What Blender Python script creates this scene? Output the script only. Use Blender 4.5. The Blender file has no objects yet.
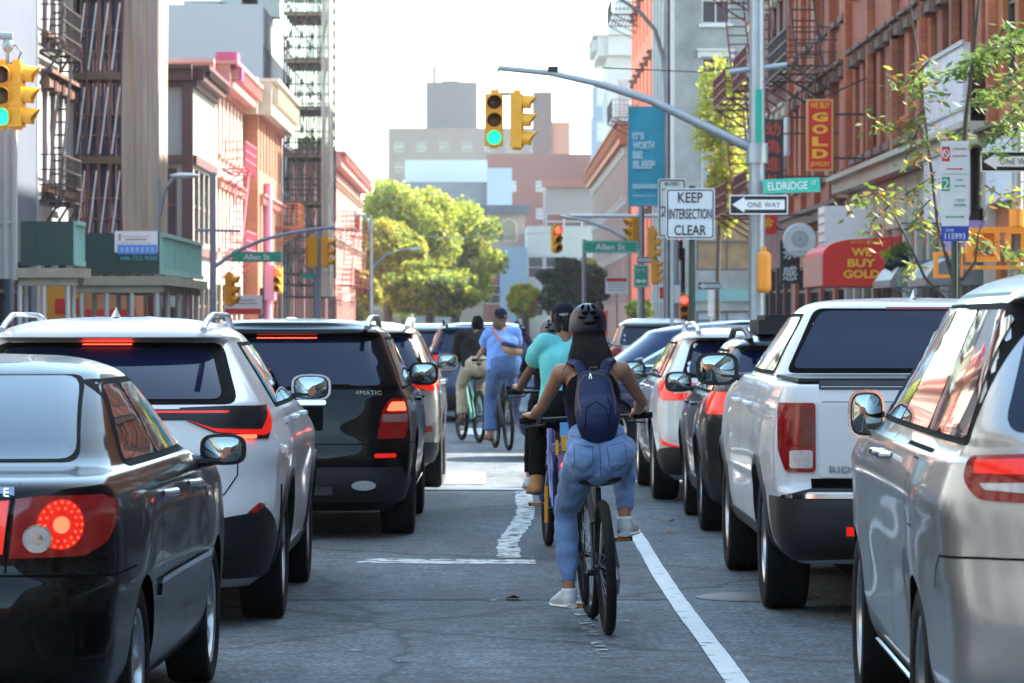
import bpy, bmesh, math, random
import numpy as np
from mathutils import Vector, Matrix, noise
from mathutils.geometry import delaunay_2d_cdt
R = math.radians
random.seed(7)
scene = bpy.context.scene
# ---------------------------------------------------------------- camera, world, sun, exposure
F, HC, CX, CY = 3700.0, 1.6, 490.0, 321.0          # focal length in pixels, camera height, vanishing point
cd = bpy.data.cameras.new("camera"); cam = bpy.data.objects.new("camera", cd)
scene.collection.objects.link(cam); scene.camera = cam
cd.sensor_width = 22.3; cd.lens = F/1024*22.3
cam.location = (0, 0, HC); cam.rotation_euler = (R(90), 0, 0)
cd.shift_x = (512-CX)/1024; cd.shift_y = -(341.5-CY)/1024
cd.clip_start = 0.5; cd.clip_end = 5000
cd.dof.use_dof = True; cd.dof.focus_distance = 19.0; cd.dof.aperture_fstop = 5.6
SUN_EL, SUN_AZ = 44.0, 62.0                        # azimuth from +Y towards +X
w = bpy.data.worlds.new("World"); scene.world = w; w.use_nodes = True
nt = w.node_tree; bg = nt.nodes["Background"]
sky = nt.nodes.new("ShaderNodeTexSky"); sky.sky_type = 'NISHITA'; sky.sun_disc = False
sky.sun_elevation = R(SUN_EL); sky.sun_rotation = R(SUN_AZ)
sky.air_density = 1.0; sky.dust_density = 1.0; sky.ozone_density = 1.0
tn = nt.nodes.new("ShaderNodeVectorMath"); tn.operation = 'MULTIPLY'; tn.inputs[1].default_value = (.95, 1.02, .88); nt.links.new(sky.outputs[0], tn.inputs[0]); nt.links.new(tn.outputs[0], bg.inputs[0]); bg.inputs[1].default_value = 0.15
sd = bpy.data.lights.new("sun", 'SUN'); sd.energy = 3.4; sd.angle = R(0.53); sd.color = (1, .95, .86)
sun = bpy.data.objects.new("sun", sd); scene.collection.objects.link(sun)
sv = Vector((math.cos(R(SUN_EL))*math.sin(R(SUN_AZ)), math.cos(R(SUN_EL))*math.cos(R(SUN_AZ)), math.sin(R(SUN_EL))))
sun.rotation_euler = sv.to_track_quat('Z', 'Y').to_euler()
scene.view_settings.view_transform = 'Standard'; scene.view_settings.look = 'None'
scene.view_settings.exposure = 2.78; scene.view_settings.gamma = 1.0
scene.render.engine = 'CYCLES'
HAZE = .00016; scene.cycles.volume_bounces = 1
scene.cycles.max_bounces = 6; scene.cycles.diffuse_bounces = 3; scene.cycles.glossy_bounces = 3
scene.cycles.transparent_max_bounces = 6; scene.cycles.use_denoising = True
scene.cycles.caustics_reflective = False; scene.cycles.caustics_refractive = False

# ---------------------------------------------------------------- materials
M = {}
def mat(name, col, rough=.6, metal=0., coat=0., var=.12, vs=3., bump=0., bs=40., spec=.5, emis=None, es=1., stretch=None, trans=0., sheen=0.):
    if name in M: return M[name]
    m = bpy.data.materials.new(name); m.use_nodes = True; t = m.node_tree; n = t.nodes; b = n["Principled BSDF"]
    b.inputs["Roughness"].default_value = rough; b.inputs["Metallic"].default_value = metal
    b.inputs["Coat Weight"].default_value = coat; b.inputs["Coat Roughness"].default_value = .03
    b.inputs["Specular IOR Level"].default_value = spec
    if trans: b.inputs["Transmission Weight"].default_value = trans
    if sheen: b.inputs["Sheen Weight"].default_value = sheen
    tc = n.new("ShaderNodeTexCoord"); mp = n.new("ShaderNodeMapping"); t.links.new(tc.outputs["Object"], mp.inputs[0])
    if stretch: mp.inputs["Scale"].default_value = stretch
    nz = n.new("ShaderNodeTexNoise"); nz.inputs["Scale"].default_value = vs; nz.inputs["Detail"].default_value = 5
    t.links.new(mp.outputs[0], nz.inputs["Vector"])
    mx = n.new("ShaderNodeMix"); mx.data_type = 'RGBA'
    mx.inputs["A"].default_value = (*[c*(1-var) for c in col], 1); mx.inputs["B"].default_value = (*[min(1, c*(1+var)) for c in col], 1)
    t.links.new(nz.outputs[0], mx.inputs["Factor"]); t.links.new(mx.outputs["Result"], b.inputs["Base Color"])
    if bump:
        nb = n.new("ShaderNodeTexNoise"); nb.inputs["Scale"].default_value = bs; nb.inputs["Detail"].default_value = 3
        bp = n.new("ShaderNodeBump"); bp.inputs["Strength"].default_value = bump; bp.inputs["Distance"].default_value = .02
        t.links.new(mp.outputs[0], nb.inputs["Vector"]); t.links.new(nb.outputs[0], bp.inputs["Height"]); t.links.new(bp.outputs[0], b.inputs["Normal"])
    if emis: b.inputs["Emission Color"].default_value = (*emis, 1); b.inputs["Emission Strength"].default_value = es
    M[name] = m; return m
def brick(name, c1, c2, mortar, sc=1.0):
    if name in M: return M[name]
    m = mat(name, c1, .85, var=.1); t = m.node_tree; n = t.nodes; b = n["Principled BSDF"]
    tc = n.new("ShaderNodeTexCoord"); sx = n.new("ShaderNodeSeparateXYZ"); cb = n.new("ShaderNodeCombineXYZ"); ad = n.new("ShaderNodeMath")
    t.links.new(tc.outputs["Object"], sx.inputs[0]); t.links.new(sx.outputs[0], ad.inputs[0]); t.links.new(sx.outputs[1], ad.inputs[1])
    t.links.new(ad.outputs[0], cb.inputs[0]); t.links.new(sx.outputs[2], cb.inputs[1])
    br = n.new("ShaderNodeTexBrick"); br.inputs["Color1"].default_value = (*c1, 1); br.inputs["Color2"].default_value = (*c2, 1); br.inputs["Mortar"].default_value = (*mortar, 1)
    br.inputs["Scale"].default_value = 1; br.inputs["Brick Width"].default_value = .22*sc; br.inputs["Row Height"].default_value = .075*sc; br.inputs["Mortar Size"].default_value = .008*sc
    t.links.new(cb.outputs[0], br.inputs["Vector"])
    nz = n.new("ShaderNodeTexNoise"); nz.inputs["Scale"].default_value = .5; nz.inputs["Detail"].default_value = 8; t.links.new(tc.outputs["Object"], nz.inputs["Vector"])
    rp = n.new("ShaderNodeMapRange"); rp.inputs[1].default_value = .3; rp.inputs[2].default_value = .7; rp.inputs[3].default_value = .62; rp.inputs[4].default_value = 1.25
    t.links.new(nz.outputs[0], rp.inputs[0])
    vm = n.new("ShaderNodeVectorMath"); vm.operation = 'SCALE'; t.links.new(br.outputs[0], vm.inputs[0]); t.links.new(rp.outputs[0], vm.inputs["Scale"])
    t.links.new(vm.outputs[0], b.inputs["Base Color"]); return m
def paint(name, col, metal=0., rough=.35, coat=1., spec=.5):
    m = mat(name, col, rough, metal, coat, var=.03, vs=2.0, spec=spec)
    return m
def glow(name, col, s): return mat(name, col, .3, emis=col, es=s, var=.15, vs=30)

BLK = mat("black_plastic", (.006, .006, .007), .5, var=.3, vs=8)
RUB = mat("tyre_rubber", (.008, .008, .008), .85, spec=.25, var=.4, vs=6, bump=.3, bs=60)
DARK = mat("dark_void", (.003, .003, .003), .95, spec=.1)
CHR = mat("chrome", (.75, .76, .78), .12, 1.)
ALU = mat("wheel_alloy", (.45, .46, .48), .28, 1.)
GLS = mat("tinted_car_glass", (.006, .009, .034), .03, spec=.42, coat=0, var=.2)
GLS2 = mat("side_car_glass", (.012, .014, .016), .02, spec=.9, coat=1.0, var=.2)
MIR = mat("mirror_glass", (.26, .30, .30), .03, 1.)
GASK = mat("window_gasket", (.004, .004, .004), .85, spec=.15)
REDL = mat("red_lens", (.20, .006, .005), .12, coat=.2, emis=(.6, .01, .008), es=.01, var=.5, vs=25)
REDH = glow("lit_brake_lens", (1, .055, .025), .95)
REDM = mat("lit_tail_lens", (.34, .008, .006), .15, coat=.2, emis=(1, .02, .01), es=.09, var=.4, vs=30)
CLR = mat("clear_lens", (.55, .5, .48), .15, coat=1., var=.4, vs=30)
STEEL = mat("galvanised_steel", (.30, .32, .34), .45, .6, var=.25, vs=4)
IRON = mat("painted_iron", (.055, .035, .03), .6, var=.3)
WPANE = mat("window_pane", (.03, .04, .05), .06, spec=.8, var=.5, vs=1.2)
WPANEL = mat("pale_window_pane", (.25, .3, .33), .1, spec=.8, var=.5, vs=1.)
WFRM = mat("pale_window_frame", (.45, .44, .42), .6)
DFRM = mat("dark_window_frame", (.05, .045, .045), .6)
WHT = mat("white_enamel", (.75, .75, .74), .4, var=.06)
BLT = mat("black_letter_paint", (.015, .015, .015), .5)
GRN = mat("street_sign_green", (.0, .30, .19), .4, var=.1)
YEL = mat("signal_yellow", (.72, .32, .01), .45, var=.15, vs=5)

# ---------------------------------------------------------------- mesh helpers
def link(name, me, mats, parent=None, smooth=True, ang=35):
    if not isinstance(mats, (list, tuple)): mats = [mats]
    for m in mats: me.materials.append(m)
    if smooth and len(me.polygons):
        me.polygons.foreach_set("use_smooth", [True]*len(me.polygons))
        if ang: me.set_sharp_from_angle(angle=R(ang))
    o = bpy.data.objects.new(name, me); scene.collection.objects.link(o)
    if parent is not None: o.parent = parent
    return o
def empty(name, loc=(0, 0, 0), rz=0., rx=0.):
    o = bpy.data.objects.new(name, None); scene.collection.objects.link(o); o.location = loc; o.rotation_euler = (rx, 0, rz)
    o.empty_display_size = .2; return o
def tag(o, label=None, cat=None, group=None, kind=None):
    if label: o["label"] = label
    if cat: o["category"] = cat
    if group: o["group"] = group
    if kind: o["kind"] = kind
    return o
def copy_tree(o, parent=None):
    c = o.copy(); scene.collection.objects.link(c)
    if parent is not None: c.parent = parent
    for ch in list(o.children): copy_tree(ch, c)
    return c
class MB:
    def __init__(s): s.v = []; s.f = []; s.m = []
    def add(s, vs, fs, mi=0, T=None):
        n = len(s.v)
        if T is not None: vs = [T @ Vector(v) for v in vs]
        s.v += [tuple(v) for v in vs]; s.f += [tuple(i+n for i in f) for f in fs]; s.m += [mi]*len(fs); return s
    def box(s, c, d, mi=0, rot=None):
        x, y, z = d[0]/2, d[1]/2, d[2]/2
        vs = [(a*x, b*y, e*z) for a in (-1, 1) for b in (-1, 1) for e in (-1, 1)]
        T = Matrix.Translation(c) @ (rot.to_matrix().to_4x4() if rot is not None else Matrix())
        return s.add(vs, [(0, 1, 3, 2), (4, 6, 7, 5), (0, 4, 5, 1), (2, 3, 7, 6), (0, 2, 6, 4), (1, 5, 7, 3)], mi, T)
    def bar(s, a, b, w, h=None, mi=0):
        a, b = Vector(a), Vector(b); d = b-a; L = d.length
        if L < 1e-6: return s
        return s.box(((a+b)/2), (w, h or w, L), mi, d.to_track_quat('Z', 'Y'))
    def tube(s, pts, r, n=10, mi=0, cap=True, flat=1.0, up=None):
        pts = [Vector(p) for p in pts]; k = len(pts)
        rs = r if isinstance(r, (list, tuple)) else [r]*k
        base = len(s.v); prev = None
        for i, p in enumerate(pts):
            d = (pts[min(i+1, k-1)]-pts[max(i-1, 0)]).normalized()
            if prev is None:
                u = d.orthogonal().normalized() if up is None else (Vector(up)-d*Vector(up).dot(d)).normalized()
            else: u = (prev-d*prev.dot(d)).normalized()
            prev = u; v = d.cross(u)
            ri = rs[i]; ra, rb = (ri if isinstance(ri, (list, tuple)) else (ri, ri*flat))
            for j in range(n):
                a = 2*math.pi*j/n; s.v.append(tuple(p+u*math.cos(a)*ra+v*math.sin(a)*rb))
        for i in range(k-1):
            for j in range(n):
                a = base+i*n+j; b = base+i*n+(j+1) % n; s.f.append((a, b, b+n, a+n)); s.m.append(mi)
        if cap:
            s.f.append(tuple(base+j for j in range(n))[::-1]); s.f.append(tuple(base+(k-1)*n+j for j in range(n))); s.m += [mi, mi]
        return s
    def ell(s, c, r, n=16, m=10, mi=0, rot=None):
        base = []; c = Vector(c)
        for i in range(m+1):
            th = math.pi*i/m
            for j in range(n):
                a = 2*math.pi*j/n; v = Vector((r[0]*math.sin(th)*math.cos(a), r[1]*math.sin(th)*math.sin(a), r[2]*math.cos(th)))
                if rot is not None: v = rot @ v
                base.append(c+v)
        fs = [(i*n+j, (i+1)*n+j, (i+1)*n+(j+1) % n, i*n+(j+1) % n) for i in range(m) for j in range(n)]
        return s.add(base, fs, mi)
    def lathe(s, prof, n=32, mi=0, T=None, close=False):   # profile (r, h) turned about local X axis
        vs = []; k = len(prof)
        for (r, h) in prof:
            for j in range(n):
                a = 2*math.pi*j/n; vs.append((h, r*math.cos(a), r*math.sin(a)))
        fs = [(i*n+j, i*n+(j+1) % n, (i+1)*n+(j+1) % n, (i+1)*n+j) for i in range(k-1) for j in range(n)]
        if close: fs += [((k-1)*n+j, (k-1)*n+(j+1) % n, (j+1) % n, j) for j in range(n)]
        return s.add(vs, fs, mi, T)
    def prism(s, poly, o, u, v, n, mi=0):                   # polygon in (u,v) plane extruded by vector n
        o, u, v, n = Vector(o), Vector(u), Vector(v), Vector(n); k = len(poly)
        a = [o+u*p[0]+v*p[1] for p in poly]; b = [p+n for p in a]
        return s.add(a+b, [tuple(range(k))[::-1], tuple(range(k, 2*k))]+[(i, (i+1) % k, k+(i+1) % k, k+i) for i in range(k)], mi)
    def mesh(s, name):
        me = bpy.data.meshes.new(name); me.from_pydata(s.v, [], s.f); me.polygons.foreach_set("material_index", s.m); me.update(); return me
    def build(s, name, mats, parent=None, smooth=True, ang=35, fix=False):
        me = s.mesh(name)
        if fix:
            bm = bmesh.new(); bm.from_mesh(me); bmesh.ops.recalc_face_normals(bm, faces=bm.faces); bm.to_mesh(me); bm.free()
        return link(name, me, mats, parent, smooth, ang)
def P(x, y, D): return Vector(((x-CX)*D/F, D, HC-(y-CY)*D/F))     # a point surveyed from the photograph at distance D
def PX(x, D): return (x-CX)*D/F
def PZ(y, D): return HC-(y-CY)*D/F
def text(s, h, m, parent, loc, name="lettering", wid=None, rot=(R(90), 0, 0), ext=.002, bold=0., spacing=1.):
    cu = bpy.data.curves.new(name, 'FONT'); cu.body = s; cu.size = 1; cu.extrude = ext/h; cu.align_x = 'CENTER'; cu.align_y = 'CENTER'; cu.resolution_u = 3
    cu.offset = bold; cu.space_character = spacing
    o = bpy.data.objects.new(name, cu); scene.collection.objects.link(o)
    me = bpy.data.meshes.new_from_object(o.evaluated_get(bpy.context.evaluated_depsgraph_get()))
    bpy.data.objects.remove(o); bpy.data.curves.remove(cu)
    n = len(me.vertices); a = np.zeros(n*3); me.vertices.foreach_get("co", a); a = a.reshape(-1, 3)
    if n:
        mn, mxx = a.min(0), a.max(0); a[:, 0] -= (mn[0]+mxx[0])/2; a[:, 1] -= (mn[1]+mxx[1])/2
        hh = mxx[1]-mn[1]; sc = h/hh*1.0; a[:, 1] *= sc; a[:, 0] *= (wid/(mxx[0]-mn[0]) if wid else sc); a[:, 2] *= h
        me.vertices.foreach_set("co", a.reshape(-1))
    me.materials.clear(); o = link(name, me, m, parent, smooth=False); o.location = loc; o.rotation_euler = rot; return o
def pchip(xs, ys, x):
    xs = np.asarray(xs, float); ys = np.asarray(ys, float); h = np.diff(xs); d = np.diff(ys)/h; m = np.zeros_like(ys)
    for i in range(1, len(xs)-1):
        if d[i-1]*d[i] > 0: w1 = 2*h[i]+h[i-1]; w2 = h[i]+2*h[i-1]; m[i] = (w1+w2)/(w1/d[i-1]+w2/d[i])
    m[0], m[-1] = d[0], d[-1]
    i = np.clip(np.searchsorted(xs, x, side='right')-1, 0, len(xs)-2); t = (x-xs[i])/h[i]
    return ys[i]*(1+2*t)*(1-t)**2+m[i]*h[i]*t*(1-t)**2+ys[i+1]*t*t*(3-2*t)+m[i+1]*h[i]*t*t*(t-1)
def rounded(pts, r, n=4):
    out = []; k = len(pts)
    for i in range(k):
        a, b, c = (Vector(pts[(i+j) % k]) for j in (-1, 0, 1)); da, dc = a-b, c-b
        q = min(r, da.length*.45, dc.length*.45); p0 = b+da.normalized()*q; p1 = b+dc.normalized()*q
        for t in range(n+1):
            t /= n; out.append(tuple(p0*(1-t)**2+b*2*t*(1-t)+p1*t*t))
    return out
def inside(p, poly):
    x, y = p; c = False; k = len(poly)
    for i in range(k):
        x1, y1 = poly[i]; x2, y2 = poly[i-1]
        if (y1 > y) != (y2 > y) and x < (x2-x1)*(y-y1)/(y2-y1)+x1: c = not c
    return c
# ---------------------------------------------------------------- car builder: body lofted from plan slices, panels laid on its surface
class Car:
    def __init__(s, name, label, cat, keys, L, paintm, crown=.10, taper=.05, arches=(), ra=.40, group=None, extra=None, mats=None, flare=.012):
        s.L, s.keys, s.crown, s.taper, s.arches, s.ra, s.extra, s.flare = L, np.array(keys, float), crown, taper, arches, ra, extra, flare
        s.root = empty(name); tag(s.root, label, cat, group); s.paint = paintm
        k = len(keys); s.ts = np.linspace(0, k-1, (k-1)*6+1)
        s.cols = [pchip(range(k), s.keys[:, j], s.ts) for j in range(6)]
        s.zmono = np.maximum.accumulate(s.cols[0]+np.arange(len(s.ts))*1e-7)
        s.cache = {}
    def outline(s, t):                                   # right half plan outline at slice parameter t
        key = round(t, 4)
        if key in s.cache: return s.cache[key]
        z, yr, yf, w, rr, rf = [np.interp(t, s.ts, c) for c in s.cols]
        rx = min(rr*1.05, w*.9); ry = min(rr, (yf-yr)*.3); fx = min(rf*1.1, w*.9); fy = min(rf, (yf-yr)*.35)
        pts = [(x, yr) for x in np.linspace(0, w-rx, 12)]
        pts += [(w-rx+rx*math.sin(a), yr+ry-ry*math.cos(a)) for a in np.linspace(0, math.pi/2, 15)[1:]]
        pts += [(w, y) for y in np.linspace(yr+ry, yf-fy, 52)[1:]]
        pts += [(w-fx+fx*math.cos(a), yf-fy+fy*math.sin(a)) for a in np.linspace(0, math.pi/2, 12)[1:]]
        pts += [(x, yf) for x in np.linspace(w-fx, 0, 8)[1:]]
        a = np.array(pts); x, y = a[:, 0].copy(), a[:, 1].copy(); x0 = x.copy()
        y = y+s.crown*(x0/w)**2*np.clip(1-(y-yr)/1.0, 0, 1)**2
        x = x*(1-s.taper*np.clip((yr+1.3-y)/1.3, 0, 1)**2)*(1-.06*np.clip((y-(yf-1.4))/1.4, 0, 1)**2)
        bz = math.exp(-((z-s.ra*1.55)/.30)**2)
        for ya in s.arches: x = x+s.flare*bz*np.exp(-((y-ya)/.50)**2)*(x0/w)**4
        if s.extra: x = x+s.extra(x0/w, y, z)
        a = np.stack([x, y, np.full_like(x, z)], 1)
        cum = np.concatenate([[0], np.cumsum(np.hypot(np.diff(x), np.diff(y)))])
        s.cache[key] = (a, cum); return s.cache[key]
    def t_of_z(s, z): return float(np.interp(z, s.zmono, s.ts))
    def pos(s, sv, z):
        a, c = s.outline(s.t_of_z(z)); q = abs(sv); x = np.interp(q, c, a[:, 0]); y = np.interp(q, c, a[:, 1])
        return Vector((math.copysign(x, sv) if sv else 0., y, z))
    def nrm(s, sv, z):
        e = .03; ds = s.pos(sv+e, z)-s.pos(sv-e, z); dz = s.pos(sv, z+.015)-s.pos(sv, z-.015)
        n = ds.cross(dz)
        return n.normalized() if n.length > 1e-9 else Vector((0, -1, 0))
    def s_y(s, y, z, side=1):                             # arc length of the point on the flank with this y
        a, c = s.outline(s.t_of_z(z)); i = slice(13, 90); return side*float(np.interp(y, np.maximum.accumulate(a[i, 1]), c[i]))
    def s_x(s, x, z):
        a, c = s.outline(s.t_of_z(z)); i = slice(0, 26); return math.copysign(float(np.interp(abs(x), a[i, 0], c[i])), x)
    def body(s, mi=None, mats=None, well_in=.45):
        vs, fs, ms = [], [], []; n = None; zs = []
        for t in s.ts:
            a, _ = s.outline(t); full = np.concatenate([a, (a[1:-1]*[-1, 1, 1])[::-1]]); n = len(full); vs.append(full); zs.append(a[0, 2])
        k = len(vs); vs = np.concatenate(vs)
        for i in range(k-1):
            m = mi((zs[i]+zs[i+1])/2) if mi else 0
            for j in range(n): fs.append((i*n+j, i*n+(j+1) % n, (i+1)*n+(j+1) % n, (i+1)*n+j)); ms.append(m)
        fs.append(tuple(range(n))[::-1]); fs.append(tuple((k-1)*n+j for j in range(n))); ms += [mi(zs[0]) if mi else 0, 0]
        mats = mats or [s.paint]; mats = list(mats)+[DARK]
        me = bpy.data.meshes.new("body"); me.from_pydata([tuple(v) for v in vs], [], fs); me.polygons.foreach_set("material_index", ms)
        o = link("body", me, mats, None, True, 40)
        if s.arches:
            c = MB(); wm = s.keys[:, 3].max()
            for ya in s.arches:
                for sd_ in (-1, 1):
                    x1 = wm+.3; x0 = well_in
                    c.lathe([(.001, x0), (s.ra, x0), (s.ra, x1), (.001, x1)], 40, 0, Matrix.Translation((0, ya, s.wz)) @ Matrix.Diagonal((sd_, 1, 1, 1)))
            bm = bmesh.new(); cm = c.mesh("cut"); bm.from_mesh(cm); bmesh.ops.remove_doubles(bm, verts=bm.verts, dist=.002); bmesh.ops.recalc_face_normals(bm, faces=bm.faces); bm.to_mesh(cm); bm.free()
            co = bpy.data.objects.new("cut", cm); scene.collection.objects.link(co)
            md = o.modifiers.new("b", 'BOOLEAN'); md.operation = 'DIFFERENCE'; md.object = co; md.solver = 'EXACT'; md.material_mode = 'INDEX'
            me2 = bpy.data.meshes.new_from_object(o.evaluated_get(bpy.context.evaluated_depsgraph_get()))
            o.modifiers.clear(); o.data = me2; bpy.data.objects.remove(co)
            di = len(mats)-1
            for p in me2.polygons:
                cz = p.center
                for ya in s.arches:
                    rr_ = math.hypot(cz.y-ya, cz.z-s.wz)
                    nn = p.normal; toc = Vector((0, ya-cz.y, s.wz-cz.z))
                    if rr_ < s.ra+.01 and (abs(nn.x) > .5 and abs(cz.x) < well_in+.02 or (abs(nn.x) < .35 and toc.length > .05 and nn.dot(toc.normalized()) > .6 and rr_ > s.ra*.93)): p.material_index = di
        o.parent = s.root; s.bodyo = o; return o
    def panel(s, name, pts, m, mode='s', side=1, off=.004, parent=None, res=.05, label=None, thick=.012, seg=None):
        pts = [tuple(p) for p in pts]
        if mode == 'x': pts = [(s.s_x(x, z), z) for x, z in s.dens(pts, res)]
        elif mode == 'y': pts = [(s.s_y(y, z, side), z) for y, z in s.dens(pts, res)]
        else: pts = s.dens(pts, res)
        xs = [p[0] for p in pts]; zs = [p[1] for p in pts]
        V = [Vector(p) for p in pts]; nb = len(V)
        for gx in np.arange(min(xs)+res/2, max(xs), res):
            for gz in np.arange(min(zs)+res/2, max(zs), res):
                if inside((gx, gz), pts) and min((gx-p[0])**2+(gz-p[1])**2 for p in pts) > (res*.35)**2: V.append(Vector((gx, gz)))
        r = delaunay_2d_cdt(V, [], [list(range(nb))], 1, 1e-5)
        v2, fs = r[0], r[2]; pos, nr = [], []
        for p in v2:
            q = s.pos(p.x, p.y); nn = s.nrm(p.x, p.y); pos.append(q+nn*off); nr.append(nn)
        k = len(pos); vs = pos+[p-n_*thick for p, n_ in zip(pos, nr)]
        F_ = []
        ec = {}
        for f in fs:
            f = list(f); a, b, c = (v2[f[0]], v2[f[1]], v2[f[2]])
            if (b-a).cross(c-a) < 0: f = f[::-1]
            F_.append(tuple(f))
            for i in range(len(f)): ec[(f[i], f[(i+1) % len(f)])] = 1
        for (a, b) in list(ec):
            if (b, a) not in ec: F_.append((b, a, a+k, b+k))
        me = bpy.data.meshes.new(name); me.from_pydata([tuple(v) for v in vs], [], F_); me.update()
        o = link(name, me, m, parent or s.root, True, 50)
        if label: o["label"] = label
        return o
    def dens(s, pts, res):
        out = []
        for i in range(len(pts)):
            a, b = pts[i], pts[(i+1) % len(pts)]; d = math.hypot(b[0]-a[0], b[1]-a[1])
            if d < 1e-5: continue
            k = max(1, int(d/res))
            out += [(a[0]+(b[0]-a[0])*j/k, a[1]+(b[1]-a[1])*j/k) for j in range(k)]
        return out
    def line(s, name, pts, m, w=.006, mode='s', side=1, off=.0015, parent=None, label=None):     # narrow strip along a polyline
        if mode == 'x': pts = [(s.s_x(x, z), z) for x, z in s.dl(pts)]
        elif mode == 'y': pts = [(s.s_y(y, z, side), z) for y, z in s.dl(pts)]
        else: pts = s.dl(pts)
        vs = []
        for i, p in enumerate(pts):
            a = Vector(pts[max(i-1, 0)]); b = Vector(pts[min(i+1, len(pts)-1)]); d = (b-a).normalized(); n2 = Vector((-d.y, d.x))*w/2
            for q in (Vector(p)+n2, Vector(p)-n2): vs.append(s.pos(q.x, q.y)+s.nrm(q.x, q.y)*off)
        me = bpy.data.meshes.new(name); me.from_pydata([tuple(v) for v in vs], [], [(2*i, 2*i+1, 2*i+3, 2*i+2) for i in range(len(pts)-1)])
        o = link(name, me, m, parent or s.root, True, None)
        return o
    def dl(s, pts, res=.04):
        out = []
        for a, b in zip(pts, pts[1:]):
            k = max(1, int(math.hypot(b[0]-a[0], b[1]-a[1])/res)); out += [(a[0]+(b[0]-a[0])*j/k, a[1]+(b[1]-a[1])*j/k) for j in range(k)]
        return out+[tuple(pts[-1])]
    def wheels(s, r, wid, track, spokes=5, rimm=None, rimr=.68, style=0):
        rimm = rimm or ALU; ri = r*rimr
        t = MB(); h = wid/2
        t.lathe([(ri, -h*.82), (ri+.02, -h*.95), (r*.88, -h), (r*.965, -h*.93), (r*.99, -h*.78), (r, -h*.6), (r*.993, -h*.33), (r*.993, -h*.30), (r, -h*.28), (r, h*.0), (r*.993, h*.02), (r*.993, h*.05), (r, h*.07), (r, h*.6), (r*.99, h*.78), (r*.965, h*.93), (r*.88, h), (ri+.02, h*.95), (ri, h*.82)], 44, 0)
        tm = t.mesh("wheel"); q = MB()
        q.lathe([(ri, -h*.8), (ri-.015, -h*.75), (ri-.02, h*.3), (ri-.012, h*.78), (ri+.004, h*.86), (ri+.004, h*.80)], 44, 0)
        q.lathe([(ri-.02, -.02), (.001, -.02)], 32, 1)
        q.lathe([(.001, h*.70), (.055, h*.68), (.065, h*.55), (.07, h*.2)], 20, 0)
        for k in range(spokes):
            a = 2*math.pi*k/spokes
            for da in ((-.11, .11) if style else (0,)):
                wd = .035 if style else r*.16
                c0 = Vector((h*.5, math.cos(a+da*.4)*.05, math.sin(a+da*.4)*.05)); c1 = Vector((h*.66, math.cos(a+da)*(ri-.008), math.sin(a+da)*(ri-.008)))
                d = (c1-c0).normalized(); tn = Vector((0, -math.sin(a), math.cos(a)))
                vs = []
                for c, ww in ((c0, wd*.75), (c0.lerp(c1, .5)+Vector((h*.06, 0, 0)), wd*.62), (c1, wd*.8)):
                    vs += [c+tn*ww/2, c-tn*ww/2, c-tn*ww*.62-Vector((.035, 0, 0)), c+tn*ww*.62-Vector((.035, 0, 0))]
                fs = [(i*4+j, i*4+(j+1) % 4, i*4+4+(j+1) % 4, i*4+4+j) for i in range(2) for j in range(4)]
                q.add(vs, fs, 0)
        rm = q.mesh("rim"); first = None
        for ya in s.arches:
            for sd_ in (1, -1):
                if first is None:
                    wo = link("wheel", tm, RUB, s.root, True, 30); ro = link("rim", rm, [rimm, DARK], wo, True, 30); first = (wo, ro)
                else:
                    wo = first[0].copy(); scene.collection.objects.link(wo); ro = first[1].copy(); scene.collection.objects.link(ro); ro.parent = wo; wo.parent = s.root
                wo.location = (sd_*(track-wid/2), ya, r); wo.rotation_euler = (0, 0, 0 if sd_ > 0 else math.pi)
        u = MB(); wm = s.keys[:, 3].max(); u.box((0, s.L/2, .34), (wm*1.1, s.L*.9, .25)); u.box((0, .95, .25), (.5, .35, .12)); u.tube([(-wm*.7, s.arches[0], r), (wm*.7, s.arches[0], r)], .045, 8)  # black box added to block light beneath the car, with exhaust box and axle
        u.build("underbody_light_block", DARK, s.root)
    def arch_trim(s, m, wd=.05, thick=.02, a0=-14, a1=194):
        for ya in s.arches:
            for sd_ in (1, -1):
                vs = []; n = 30
                for i in range(n+1):
                    a = R(a0+(a1-a0)*i/n)
                    for rr_, o_ in ((s.ra-.004, -.06), (s.ra-.004, thick), (s.ra+wd*.8, thick), (s.ra+wd, 0)):
                        y = ya+rr_*math.cos(a); z = max(s.zmono[0]+.02, s.wz+rr_*math.sin(a)); p = s.pos(s.s_y(y, z, sd_), z)
                        vs.append((p.x+sd_*o_, y, z))
                fs = [(i*4+j, i*4+j+1, i*4+5+j, i*4+4+j) for i in range(n) for j in range(3)]
                me = bpy.data.meshes.new("arch_trim"); me.from_pydata(vs, [], fs); link("arch_trim", me, m, s.root, True, 40)
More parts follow.
